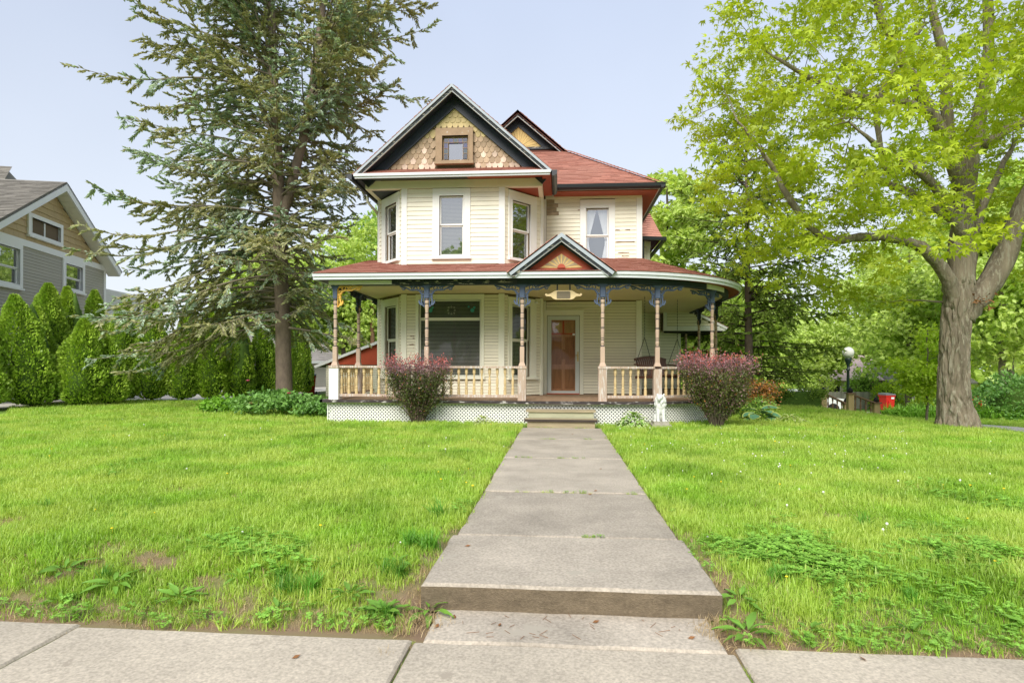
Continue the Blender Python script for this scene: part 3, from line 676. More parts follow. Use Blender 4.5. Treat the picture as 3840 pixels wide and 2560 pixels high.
# front gable
GA, GE, GZ0 = (-2.55, 7.90), 2.38, 5.80
def rake(cx, za, half, ze, y0, y1, fas=.11, band=.27, mf='rakegrey', ms='navy', par=None, inner=.05):
    k = (za - ze) / half; L = math.hypot(half, za - ze)
    for sg in (-1, 1):
        d = Vector((sg * half, 0, ze - za)).normalized(); nrm = Vector((sg * (za - ze), 0, half)).normalized()
        if nrm.z < 0: nrm = -nrm
        top = Vector((cx, 0, za)); 
        def Q(t, dn, y): q = top + d * t - nrm * dn; return (q.x, y, q.z)
        def cut(dn): return dn * k * half / math.hypot(half, half * k) * 0 + dn * ((za - ze) / half)   # plumb cut at the ridge
        b = MB()
        def strip(d0, d1, ya, yb, t1, mi=0):
            b.hexa([Q(cut(d0), d0, ya), Q(t1, d0, ya), Q(t1, d0, yb), Q(cut(d0), d0, yb), Q(cut(d1), d1, ya), Q(t1, d1, ya), Q(t1, d1, yb), Q(cut(d1), d1, yb)], mi)
        strip(.0, fas, y0, y0 + .04, L)                     # outer fascia board
        b.build('bargeboard', M[mf], par or house)
        b = MB(); strip(fas * .9, fas + .05, y0 + .035, y0 + .07, L); strip(fas + .05, fas + .068, y0 + .05, y0 + .09, L - .05, 1)
        b.build('crown_moulding', [M['navyworn'], M['fascia']], par or house)
        b = MB(); strip(.065, .085, y0 + .04, y1 + .02, L); b.build('soffit', M[ms], par or house)
        b = MB(); strip(.09, .09 + band, y1 - inner, y1 - .003, L - .05); b.build('gable_band', M[ms], par or house)
rake(-2.55, 7.90, 2.38, 5.80, 14.15, 14.6, fas=.055, band=.215)
slab_roof([(-4.93, 14.2, 5.80), (-2.55, 14.2, 7.90), (-2.55, 19.0, 7.90), (-4.93, 19.0, 5.80)], .06)
g2 = slab_roof([(-2.55, 14.2, 7.90), (-.17, 14.2, 5.80), (-.17, 16.1, 5.80), (-2.55, 19.0, 7.90)], .06)
Lg = math.hypot(2.38, 2.10)
emit(plane_roof((-4.93, 19.0, 5.80), (0, -1, 0), (2.38, 0, 2.10), lambda t: (0, 4.86), int(Lg / .142), .142), g2, M['roof'])
emit(plane_roof((-.17, 14.14, 5.80), (0, 1, 0), (-2.38, 0, 2.10), lambda t: (0, 1.8 + 1.0 * t), int(Lg / .142), .142), g2, M['roof'])
# gable field of fish-scale shingles
gw = MB(); zb = 6.03
gw.prism([(-4.4, zb - .25), (-.7, zb - .25), (-2.55, 7.66)], lambda a, b, t: (a, t, b), 14.62, 14.75)
gwall = gw.build('gable_wall', M['gap'], house)
def scale_mesh(w, h, kind, m, key):
    k = ('fs', kind, key)
    if k not in board_cache:
        if kind == 'round': pts = [(-w / 2, h * .55)] + [(w / 2 * math.sin(t), h * .50 - h * .50 * math.cos(t)) for t in np.linspace(-math.pi / 2, math.pi / 2, 9)] + [(w / 2, h * .55), (w / 2, h), (-w / 2, h)]
        elif kind == 'hex': pts = [(-w * .5, h * .26), (-w * .34, .02 * h), (-w * .2, 0), (w * .2, 0), (w * .34, .02 * h), (w * .5, h * .26), (w * .5, h), (-w * .5, h)]
        else: pts = [(-w * .5, .0), (-w * .22, .0), (-w * .1, 0), (w * .1, 0), (w * .22, 0), (w * .5, 0), (w * .5, h), (-w * .5, h)]
        b = MB(); n = len(pts)
        b.add([(x, -.017 + .011 * z / h, z) for x, z in pts] + [(x, 0.0, z) for x, z in pts], [tuple(range(n))] + [(i, n + i, n + (i + 1) % n, (i + 1) % n) for i in range(n)])
        board_cache[k] = b.mesh('scale_shingle', m)
    return board_cache[k]
sw, sh_ = .139, .125; zrow = 6.03; r = 0; wins = (-3.03, -2.05, 6.10, 7.0)
while zrow < 7.5:
    half = (7.62 - zrow - .02) / .8824 - .075 ; off = (r % 2) * sw / 2
    n0 = int(half / sw) + 2
    for i in range(-n0, n0 + 1):
        x = -2.535 + i * sw + off
        if abs(x + 2.55) > (7.60 - zrow - sh_ * .3) / .8824 - .0: continue
        if wins[0] < x < wins[1] and wins[2] - .06 < zrow + .05 < wins[3] - .02: continue
        kind = 'hex' if (r in (0, 1) or r >= 8) else 'round'
        if r == 0 or (r == 1 and rnd.random() < .25): key = 'shinp' if rnd.random() < .75 else 'shinb'
        elif r <= 5: key = 'shinb' if rnd.random() < .97 else 'shinp'
        else: key = 'shin'
        if r == 0 and x < -3.9: key = 'shinb'
        o = new_obj('scale_shingle', scale_mesh(sw - .004, sh_ * 1.75, kind, M[key], key), gwall, (x, 14.62 - .002 + rnd.uniform(-.002, .0), zrow + rnd.uniform(-.003, .003)))
        o.rotation_euler = (R(rnd.uniform(-.6, .6)) - R(3), R(rnd.uniform(-1., 1.)), 0)
    zrow += sh_; r += 1
Wg = WF((-4.4, 14.54), (-.7, 14.54)); gx_ = lambda x: x + 4.4
gwin = window(Wg, (gx_(-3.0), gx_(-2.085), 6.135, 6.985), (gx_(-2.80), gx_(-2.235), 6.25, 6.75), None, 'brown', GL_GABLE, blind=False, proud=.05, sill=True, depth=.12)
gp = MB(); s0, s1, z0, z1 = gx_(-2.80), gx_(-2.235), 6.25, 6.75
gp.wbox(Wg, s0 + .0, s1, z1 - .105, z1 - .095, -.03, -.01)
for s in np.linspace(s0, s1, 6)[1:-1]: gp.wbox(Wg, s - .004, s + .004, z1 - .095, z1, -.03, -.012)
for s in (s0 + .1, s1 - .1): gp.wbox(Wg, s - .005, s + .005, z0, z1 - .105, -.03, -.012)
for z in (z0 + .13, z0 + .26): gp.wbox(Wg, s0, s0 + .095, z - .005, z + .005, -.03, -.012); gp.wbox(Wg, s1 - .095, s1, z - .005, z + .005, -.03, -.012)
gp.build('muntin', M['brown'], gwin)
MB().wbox(Wg, s0 - .02, s1 + .02, z0 - .02, z1 + .02, -.078, -.068).build('dark_backing', M['dark'], gwin)
def pane(W, a, b, c, d, off, m, par):
    k = MB(); k.add([W.P(a, c, off), W.P(b, c, off), W.P(b, d, off), W.P(a, d, off)], [(0, 1, 2, 3)]); return k.build('pane', m, par)
sx5 = np.linspace(s0, s1, 6)
for i in range(5): pane(Wg, sx5[i] + .004, sx5[i + 1] - .004, z1 - .095, z1, -.024, (GL_DARK, GL_PURPLE, GL_GREEN, GL_PURPLE, GL_DARK)[i], gwin)
for k_, (za, zc) in enumerate(((z0, z0 + .125), (z0 + .135, z0 + .255), (z0 + .265, z1 - .105))):
    for a in (s0, s1 - .095): pane(Wg, a, a + .095, za, zc, -.024, (GL_DARK, GL_GREEN, GL_PURPLE)[k_], gwin)
# pent roof and eave board under the gable
pr = MB(); pr.hexa([(-4.86, 14.16, 5.70), (-.24, 14.16, 5.70), (-.55, 14.66, 5.96), (-4.5, 14.66, 5.96), (-4.86, 14.16, 5.79), (-.24, 14.16, 5.79), (-.55, 14.66, 6.045), (-4.5, 14.66, 6.045)])
pent = pr.build('pent_roof', M['roofbed'], house)
upp = Vector((0, .5, .255)).normalized()
emit(plane_roof((-4.86, 14.145, 5.795), (1, 0, 0), upp, lambda t: (.0 + t * .7, 4.62 - t * .6), 4, .137, tab=(.25, .42)), pent, M['roof'], 60)
eb = MB(); eb.box(-4.90, -.20, 14.10, 14.145, 5.735, 5.80); eb.box(-4.88, -.22, 14.13, 14.17, 5.69, 5.735)
eb.build('eave_board', M['fascia'], house)
def sof(a, c): return MB().hexa([(a, 14.14, 5.70), (c, 14.14, 5.70), (c, 14.68, 5.79), (a, 14.68, 5.79), (a, 14.14, 5.715), (c, 14.14, 5.715), (c, 14.68, 5.81), (a, 14.68, 5.81)])
so = sof(-4.9, -2.2); so.build('soffit', M['navy'], house)
so = sof(-2.199, -.2); so.build('soffit', M['redsoffit'], house)
so = MB(); so.prism([(-4.79, 14.79), (-3.75, 14.79), (-4.79, 15.85)], lambda a, b, t: (a, b, t), 5.59, 5.61); so.box(-4.93, -4.80, 14.2, 19, 5.72, 5.74); so.build('soffit', M['navy'], house)
so = MB(); so.prism([(-1.45, 14.79), (-.41, 14.79), (-.41, 15.95)], lambda a, b, t: (a, b, t), 5.59, 5.61); so.box(-.405, -.19, 14.2, 16.0, 5.72, 5.74); so.build('soffit', M['redsoffit'], house)
so = MB(); so.box(-.15, 2.55, 15.9, 16.36, 5.79, 5.81); so.box(2.2, 2.55, 16.36, 20.2, 5.79, 5.81); so.build('soffit', M['redsoffit'], house)
# gutters
gt = MB()
gt.prism([(15.86, 5.945), (15.86, 5.82), (15.80, 5.815), (15.745, 5.86), (15.73, 5.945)], lambda a, b, t: (t, a, b), -.06, 2.72)
gt.prism([(2.60, 5.944), (2.60, 5.82), (2.66, 5.815), (2.71, 5.86), (2.72, 5.944)], lambda a, b, t: (a, t, b), 15.74, 20.0)
gt.build('gutter', M['gutter'], house)
gt = MB(); gt.prism([(-.17, 5.79), (-.17, 5.66), (-.12, 5.655), (-.055, 5.70), (-.05, 5.79)], lambda a, b, t: (a, t, b), 14.1, 15.72); gt.build('gutter', M['gutter'], house)
gt = MB(); gt.prism([(-4.94, 5.79), (-4.94, 5.66), (-5.0, 5.655), (-5.05, 5.70), (-5.06, 5.79)], lambda a, b, t: (a, t, b), 14.1, 19.0); gt.build('gutter', M['gutter'], house)
MB().tube([(-5.0, 15.5, 5.66), (-5.0, 15.5, 5.5), (-4.9, 15.55, 5.38), (-4.83, 15.7, 5.30), (-4.83, 15.9, 5.22), (-4.83, 15.95, 3.2)], .035, 8).build('downspout', M['gutterw'], house, smooth=True)
MB().box(2.74, 2.80, 20.2, 20.26, 3.6, 5.4).build('downspout', M['gutter'], house)
fa = MB(); fa.box(-.14, 2.6, 15.87, 15.91, 5.82, 5.93); fa.box(2.555, 2.595, 15.9, 20, 5.82, 5.93); fa.build('eave_board', M['fascia'], house)

def sunburst(cx, y, zb, half, za, n, mats, par, sun_r, full=True):
    slope = (za - zb) / half; m0 = -1
    for i in range(n):
        a0, a1 = math.pi * i / n + .008, math.pi * (i + 1) / n - .008
        def hit(a):
            dx, dz = math.cos(a), math.sin(a); t = (za - zb) / (dz + slope * abs(dx)); return (cx + dx * t, zb + dz * t)
        p0, p1 = hit(a0), hit(a1); r0 = sun_r * .8
        pts = [(cx + r0 * math.cos(a0), zb + r0 * math.sin(a0)), p0]
        if a0 < math.pi / 2 < a1: pts.append((cx, za))
        pts += [p1, (cx + r0 * math.cos(a1), zb + r0 * math.sin(a1))]
        ang = (a0 + a1) / 2; bend = .006 * (i % 2)
        MB().prism(pts[::-1], lambda a, b, t: (a, t, b), y - .012 - bend, y).build('ray', M[mats[i % len(mats)]], par)
# rear gablet
rake(-1.33, 9.36, 1.60, 7.98, 19.2, 19.6, fas=.058, band=.195)
gb = MB(); gb.prism([(-2.9, 8.2), (.25, 8.2), (-1.33, 9.28)], lambda a, b, t: (a, t, b), 19.62, 19.8); gbw = gb.build('gable_wall', M['gap'], house)
sunburst(-1.33, 19.61, 8.31, .84, 9.05, 17, ('ray',), gbw, .0)
MB().box(-2.6, -.05, 19.5, 19.62, 8.215, 8.30).build('gable_band', M['navyworn'], house)
slab_roof([(-2.93, 19.25, 7.98), (-1.33, 19.25, 9.36), (-1.33, 21, 9.41), (-2.93, 21, 7.98)], .06); slab_roof([(-1.33, 19.25, 9.36), (.27, 19.25, 7.98), (.27, 21, 7.98), (-1.33, 21, 9.41)], .06)

# wing roof at the side
wr = slab_roof([(2.0, 20.0, 5.50), (3.42, 20.35, 5.50), (3.05, 22.2, 7.2), (2.0, 22.2, 7.2)])
emit(plane_roof((2.0, 20.08, 5.52), (1, .2, 0), (0, 1, .86), lambda t: (0, 1.43 - t * .14), 17, .142), wr, M['roof'], 60)
slab_roof([(3.42, 20.35, 5.50), (3.42, 26.5, 5.5), (3.05, 26.5, 7.2), (3.05, 22.2, 7.2)])
g = MB(); g.bar((2.3, 20.05, 5.45), (3.52, 20.30, 5.45), .1, .11); g.bar((3.49, 20.3, 5.45), (3.49, 26.3, 5.45), .1, .11); g.build('gutter', M['gutter'], house)
# side entry hood with boarded gable
hd = MB(); hd.prism([(3.42, 2.42), (5.35, 2.42), (5.35, 2.50), (4.05, 3.16), (3.42, 3.16)], lambda a, b, t: (a, t, b), 20.08, 23.5); hood = hd.build('side_hood', M['gap'], house)
Wh = WF((3.42, 20.08), (5.35, 20.08))
for i in range(6):
    z = 2.56 + i * .1; s1 = min(1.93, .63 + (3.16 - z - .1) / .66 * 1.3)
    if s1 > .2: new_obj('clapboard', board_mesh(s1 - .1, .093, M['cream2'], 'lo'), hood, Wh.P(.1, z, 0), 0)
h2 = MB(); h2.box(3.40, 5.37, 20.03, 20.10, 2.40, 2.55); h2.box(3.40, 3.51, 20.04, 20.10, 2.55, 3.14)
h2.bar((4.0, 20.03, 3.19), (5.42, 20.03, 2.47), .06, .075); h2.build('hood_trim', M['white'], hood)
emit(plane_roof((5.45, 20.0, 2.50), (0, 1, 0), (-1.38, 0, .72), lambda t: (0, 3.4), 12, .14), hood, M['roof'])
emit(plane_roof((4.0, 23.4, 3.24), (0, -1, 0), (-.8, 0, .4), lambda t: (0, 3.4), 4, .14), hood, M['roof'])
hc = MB(); hc.box(3.5, 5.3, 20.15, 23.4, 2.36, 2.405); hc.build('soffit', M['dark'], hood)

# ---------------- the porch
AC, AR = (.81, 16.49), 3.49
def contour(off, y_end=21.0, n1=34, n2=30, n3=12, left=True):
    r = AR + off; pts = []
    x0 = -4.91 - (off if left else 0)
    for i in range(n1): pts.append((x0 + (AC[0] - x0) * i / n1, AC[1] - r))
    for i in range(n2): a = -math.pi / 2 + (math.pi / 2) * i / n2; pts.append((AC[0] + r * math.cos(a), AC[1] + r * math.sin(a)))
    for i in range(n3 + 1): pts.append((AC[0] + r, AC[1] + (y_end - AC[1]) * i / n3))
    return pts
def sweep(b, off0, off1, z0, z1, mi=0, i0=0, i1=None, y_end=21.0, left=True):
    A, B = contour(off0, y_end, left=left), contour(off1, y_end, left=left); i1 = i1 if i1 is not None else len(A) - 1
    for i in range(i0, i1):
        b.hexa([(*B[i], z0), (*B[i + 1], z0), (*A[i + 1], z0), (*A[i], z0), (*B[i], z1), (*B[i + 1], z1), (*A[i + 1], z1), (*A[i], z1)], mi)
    return b
NC = len(contour(0))
# deck and its worn edge
C0 = contour(.20, left=True)
db = MB(); poly = C0 + [(-5.11, 21.0)]
db.prism(poly, lambda a, b, t: (a, b, t), .44, .478)
porch = db.build('porch_deck', M['deck'], house)
db = MB(); x = -5.1
sweep(MB(), 0, 0, 0, 0)
eg = sweep(MB(), .19, .25, .425, .485, y_end=21.0); eg.box(-5.16, -5.10, 12.75, 16.5, .425, .485)
eg.build('deck_edge', M['deckedge'], porch)
# lattice skirt: two layers of crossing strips following the contour
Cl = contour(.12); cum = [0]
for p, q in zip(Cl, Cl[1:]): cum.append(cum[-1] + math.dist(p, q))
def on(C, cum, s):
    import bisect
    i = min(max(bisect.bisect_right(cum, s) - 1, 0), len(C) - 2); f = (s - cum[i]) / (cum[i + 1] - cum[i]); a, b = C[i], C[i + 1]
    d = Vector((b[0] - a[0], b[1] - a[1])).normalized(); return Vector((a[0] + (b[0] - a[0]) * f, a[1] + (b[1] - a[1]) * f)), Vector((d.y, -d.x))
lat = MB(); zl0, zl1 = -.06, .425; hgt = zl1 - zl0; tot = cum[-1] - 1.0; w2 = .027; s = -hgt
while s < tot:
    for sg, o in ((1, 0), (-1, .008)):
        a, c = (s, s + hgt) if sg > 0 else (s + hgt, s)
        pts = []
        for k_ in range(4):
            f = k_ / 3; ss = a + (c - a) * f; z = zl0 + hgt * f
            pts.append((ss, z))
        if min(a, c) < 0 or max(a, c) > tot:
            lo, hi = 0, tot
            if max(a, c) < .02 or min(a, c) > tot - .02: continue
            f0 = max(0, min(1, ((lo if a < lo else (hi if a > hi else a)) - a) / (c - a))); f1 = max(0, min(1, ((lo if c < lo else (hi if c > hi else c)) - a) / (c - a)))
            pts = [(a + (c - a) * (f0 + (f1 - f0) * k_ / 3), zl0 + hgt * (f0 + (f1 - f0) * k_ / 3)) for k_ in range(4)]
        for (sa, za), (sb_, zb_) in zip(pts, pts[1:]):
            v = []
            for dn in (o, o + .006):
                for (q, z, sgn) in ((sa, za, -1), (sa, za, 1), (sb_, zb_, 1), (sb_, zb_, -1)):
                    pp, nn = on(Cl, cum, min(max(q + sgn * w2 / 2 * 1.414, 0), tot)); pp = pp + nn * dn; v.append((pp.x, pp.y, z))
            lat.hexa(v)
    s += .0765
lt = lat.build('lattice_skirt', M['lattice'], house); tag(lt, kind='stuff')
fr = MB(); sweep(fr, .112, .145, .385, .424, i1=NC - 3); sweep(fr, .112, .145, -.08, -.03, i1=NC - 3); 
for s in (0.01, 2.42, 4.9, 7.3):
    pp, nn = on(Cl, cum, s); fr.box(pp.x - .012, pp.x + .012, pp.y - .03, pp.y + .01, -.08, .4)
fr.build('lattice_frame', M['lattice'], house)
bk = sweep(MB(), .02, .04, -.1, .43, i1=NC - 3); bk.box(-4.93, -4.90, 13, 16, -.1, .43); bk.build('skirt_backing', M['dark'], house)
ls = MB()
yq = 12.9
while yq < 16.2: ls.bar((-5.03, yq, -.05), (-5.03, yq + .45, .42), .006, .03, up=(1, 0, 0)); ls.bar((-5.04, yq + .45, -.05), (-5.04, yq, .42), .006, .03, up=(1, 0, 0)); yq += .0765
tag(ls.build('lattice_skirt', M['lattice'], house), kind='stuff')
# ceiling panels
yy = [13.05, 13.95, 14.85, 15.75, 16.65, 17.8, 19.2, 21.0]
def xr_at(y): return AC[0] + (math.sqrt(max(0, (AR - .02) ** 2 - (y - AC[1]) ** 2)) if y < AC[1] else AR - .02)
for a, c in zip(yy, yy[1:]):
    ys_ = np.linspace(a + .005, c - .005, 7); xl = -4.85 if c < 16.7 else -.5
    poly = [(xl, a + .005)] + [(xr_at(max(y, 13.03)), y) for y in ys_] + [(xl, c - .005)]
    MB().prism(poly, lambda p, q, t: (p, q, t), 3.0, 3.012).build('ceiling_panel', M['ceil'], house)
MB().prism([(-4.9, 12.8), (4.2, 12.8), (4.4, 21), (-4.9, 21)], lambda p, q, t: (p, q, t), 3.02, 3.03).build('ceiling_joist_board', M['dark'], house) if False else None
# beam, fascia, soffit
bm = MB(); sweep(bm, -.07, .07, 2.975, 3.10); bm.box(-4.98, -4.84, 13.07, 16.3, 2.975, 3.10)
beam = bm.build('porch_beam', M['green'], house)
bm = MB(); bm.box(-5.0, -.9, 12.905, 12.928, 2.978, 3.092); bm.build('beam_face', M['navyworn'], beam)
bm = MB(); bm.box(-5.02, -3.62, 12.875, 12.903, 2.985, 3.075); bm.build('new_beam_board', M['creamtrim'], beam)
bm = MB(); sweep(bm, .071, .09, 2.985, 3.095, i0=49, i1=54); bm.build('new_beam_board', M['creamtrim'], beam)
ff = MB(); sweep(ff, .32, .35, 3.065, 3.19); sweep(ff, .345, .375, 3.13, 3.198)
ff.box(-5.29, -5.23, 12.68, 16.9, 3.065, 3.19)
fasc = ff.build('porch_fascia', M['fascia'], house)
sf = MB(); sweep(sf, .072, .32, 3.10, 3.115, i0=22); sf.build('soffit', M['redsoffit'], fasc)
sf = MB(); sweep(sf, .072, .32, 3.10, 3.115, i1=22); sf.build('soffit', M['green'], fasc)
# porch roof, courses follow the curve
OUT = [(x_, y_, 3.205) for x_, y_ in contour(.37)]
INN = []
for i, (x_, y_, z_) in enumerate(OUT):
    if i < 34: INN.append((x_ if x_ > -5.2 else -5.28, 16.4 + .1, 4.12 + .03))
    elif i < 34 + 30:
        f = (i - 34) / 30
        INN.append((.81 + (2.16 - .81) * min(1, f * 2), 16.5 if f < .5 else 16.5 + (f - .5) * 2 * .3, 4.15))
    else: INN.append((2.16, 16.8 + (y_ - 16.49), 4.15))
def lerp3(a, b, t): return Vector(a).lerp(Vector(b), t)
def at_i(L_, f): i = min(int(f), len(L_) - 2); return lerp3(L_[i], L_[i + 1], f - i)
rb = MB()
for i in range(len(OUT) - 1):
    a, b_, c, d = OUT[i], OUT[i + 1], INN[i + 1], INN[i]; dn = Vector((0, 0, .07))
    rb.hexa([Vector(a) - dn, Vector(b_) - dn, Vector(c) - dn, Vector(d) - dn, a, b_, c, d])
proof = rb.build('porch_roof', M['roofbed'], house)
tabs = []; rows = 27; up = Vector((0, 0, 1))
for r in range(rows):
    t0, t1 = r / rows - (.006 if r == 0 else 0), (r + 1) / rows + .006; f = 0.0
    while f < NC - 1.05:
        seglen = (at_i(OUT, min(f + 1, NC - 1)) - at_i(OUT, f)).length * (1 - t0) + (at_i(INN, min(f + 1, NC - 1)) - at_i(INN, f)).length * t0
        f2 = min(NC - 1, f + rnd.uniform(.2, .36) / max(seglen, .05))
        if f2 > NC - 1.4: f2 = NC - 1
        P0, P1 = at_i(OUT, f).lerp(at_i(INN, f), t0), at_i(OUT, f2).lerp(at_i(INN, f2), t0)
        P2, P3 = at_i(OUT, f2).lerp(at_i(INN, f2), t1), at_i(OUT, f).lerp(at_i(INN, f), t1)
        d = (P1 - P0) * .008; lift = up * (.009 + rnd.random() * .007)
        q = [P0 + d + lift, P1 - d + lift, P2 + up * .004, P3 + up * .004, P0 + d, P1 - d]
        tabs.append((q, [(0, 1, 2, 3), (4, 5, 1, 0), (0, 3, 4), (1, 5, 2)])); f = f2
emit(tabs, proof, M['roof'], 0)
# little gable over the steps
zr, cxp = 3.98, .05
rake(cxp, 3.985, 1.09, 3.165, 12.56, 12.86, fas=.07, band=.0005, ms='navyworn')
for sg in (-1, 1):
    d = Vector((sg * 1.09, 0, -.82)).normalized(); nm = Vector((sg * .82, 0, 1.09)).normalized()
    top = Vector((cxp, 0, 3.985)); Q = lambda t, dn, y: tuple((top + d * t - nm * dn)[:][i] if i != 1 else y for i in range(3))
    b = MB(); cu_ = lambda dn: dn * .82 / 1.09
    b.hexa([Q(cu_(.13), .13, 12.74), Q(1.2, .13, 12.74), Q(1.2, .13, 12.79), Q(cu_(.13), .13, 12.79), Q(cu_(.165), .165, 12.74), Q(1.2, .165, 12.74), Q(1.2, .165, 12.79), Q(cu_(.165), .165, 12.79)]); b.build('crown_moulding', M['green'], house)
pg = MB(); pg.prism([(cxp - .86, 3.235), (cxp + .86, 3.235), (cxp, 3.87)], lambda a, b, t: (a, t, b), 12.86, 12.95); pgw = pg.build('pediment', M['red'], house)
sunburst(cxp, 12.858, 3.30, .45, 3.60, 17, ('ray', 'rayg'), pgw, .09)
b = MB(); b.prism([(cxp + .085 * math.cos(t), 3.30 + .085 * math.sin(t)) for t in np.linspace(math.pi, 0, 14)], lambda a, b, t: (a, t, b), 12.825, 12.86); b.build('sun_disc', M['red'], pgw)
b = MB(); b.box(cxp - .95, cxp + .95, 12.66, 12.86, 3.18, 3.225); b.box(cxp - .98, cxp + .98, 12.62, 12.70, 3.195, 3.215); b.build('pediment_sill', M['navyworn'], house)
slab_roof([(cxp - 1.10, 12.62, 3.165), (cxp, 12.62, 3.985), (cxp, 15.6, 3.995), (cxp - 1.12, 12.9, 3.165)], .02)
pr2 = slab_roof([(cxp, 12.62, 3.985), (cxp + 1.10, 12.62, 3.165), (cxp + 1.12, 12.9, 3.165), (cxp, 15.6, 3.995)], .02)
emit(plane_roof((cxp + 1.12, 12.53, 3.17), (0, 1, 0), (-1.12, 0, .83), lambda t: (0, .3 + 1.9 * t), 9, .142), pr2, M['roof'])
emit([([Vector((2 * cxp - p.x, p.y, p.z)) for p in q], [tuple(reversed(f)) for f in fs]) for q, fs in plane_roof((cxp + 1.12, 12.53, 3.17), (0, 1, 0), (-1.12, 0, .83), lambda t: (0, .3 + 1.9 * t), 9, .142)], pr2, M['roof'])

# posts, brackets, railings
post_cache = {}
def ribbon(b, pts, ws, t0, t1, fn, mi=0):
    n = len(pts); L, Rr = [], []
    for i, p in enumerate(pts):
        a = pts[max(i - 1, 0)]; c = pts[min(i + 1, n - 1)]; dx, dz = c[0] - a[0], c[1] - a[1]; l_ = math.hypot(dx, dz) or 1; nx_, nz_ = -dz / l_, dx / l_
        w = ws[i] / 2; L.append((p[0] + nx_ * w, p[1] + nz_ * w)); Rr.append((p[0] - nx_ * w, p[1] - nz_ * w))
    for i in range(n - 1):
        q = [L[i], Rr[i], Rr[i + 1], L[i + 1]]
        k = len(b.v); b.v += [fn(a, c, t0) for a, c in q] + [fn(a, c, t1) for a, c in q]
        b.f += [tuple(k + j for j in f) for f in ((0, 1, 2, 3), (7, 6, 5, 4), (0, 3, 7, 4), (1, 5, 6, 2))]; b.m += [mi] * 4
    b.add([fn(*L[-1], t0), fn(*Rr[-1], t0), fn(*Rr[-1], t1), fn(*L[-1], t1)], [(0, 1, 2, 3)], mi); b.add([fn(*L[0], t0), fn(*Rr[0], t0), fn(*Rr[0], t1), fn(*L[0], t1)], [(3, 2, 1, 0)], mi)
def spiral(cx, cz, r0, r1, a0, turns, n=16):
    return [(cx + (r0 + (r1 - r0) * i / n) * math.cos(a0 + turns * 2 * math.pi * i / n), cz + (r0 + (r1 - r0) * i / n) * math.sin(a0 + turns * 2 * math.pi * i / n)) for i in range(n + 1)]
def bracket_mesh(m, key):
    if ('br', key) in board_cache: return board_cache[('br', key)]
    b = MB(); k = [0]
    def fn(a, c, t): return (a, t, c)
    def rb_(pts, ws): e = .0012 * k[0]; k[0] += 1; ws = [w_ * .68 for w_ in ws]; ribbon(b, pts, ws, -.014 - e, .014 + e, fn)
    def wlin(n, a, c, m_=None): return [a + (c - a) * i / n if m_ is None else (a + (m_ - a) * min(1, 2 * i / n) if i < n / 2 else m_ + (c - m_) * (2 * i / n - 1)) for i in range(n + 1)]
    # main concave stem, from the post foot up and out along the beam
    stem = [(.015, -.47), (.055, -.42), (.075, -.36), (.065, -.30), (.055, -.235), (.075, -.165), (.125, -.115), (.19, -.095), (.26, -.105), (.32, -.10), (.38, -.07), (.44, -.045), (.50, -.04), (.555, -.02)]
    rb_(stem, [.02, .035, .045, .05, .055, .06, .06, .055, .05, .045, .045, .045, .05, .02])
    rb_([(.0, -.012), (.30, -.012), (.56, -.012)], [.024, .024, .02])                                   # rail under the beam
    rb_([(.012, .0), (.012, -.3), (.012, -.47)], [.024, .022, .02])                                      # along the post
    rb_(spiral(.155, -.055, .055, .012, -2.4, -.95), wlin(16, .034, .016)); rb_(spiral(.275, -.055, .04, .01, 2.6, 1.1), wlin(16, .03, .014))
    rb_(spiral(.06, -.14, .055, .012, 4.2, 1.0), wlin(16, .036, .016)); rb_(spiral(.05, -.255, .034, .01, 2.0, -1.0), wlin(16, .03, .014))
    rb_([(.20, -.02), (.24, -.045), (.30, -.035), (.36, -.02)], [.03, .04, .035, .02])
    rb_([(.42, -.05), (.45, -.085), (.49, -.09), (.52, -.06)], [.02, .045, .04, .01])                    # leaf at the tip
    rb_([(.06, -.43), (.10, -.40), (.125, -.36), (.12, -.315)], [.04, .055, .045, .008])                  # leaf at the foot
    rb_([(.03, -.05), (.05, -.03), (.10, -.02)], [.04, .05, .03]); rb_([(.02, -.20), (.045, -.19), (.07, -.20)], [.05, .04, .03])
    me = b.mesh('bracket', m); board_cache[('br', key)] = me; return me
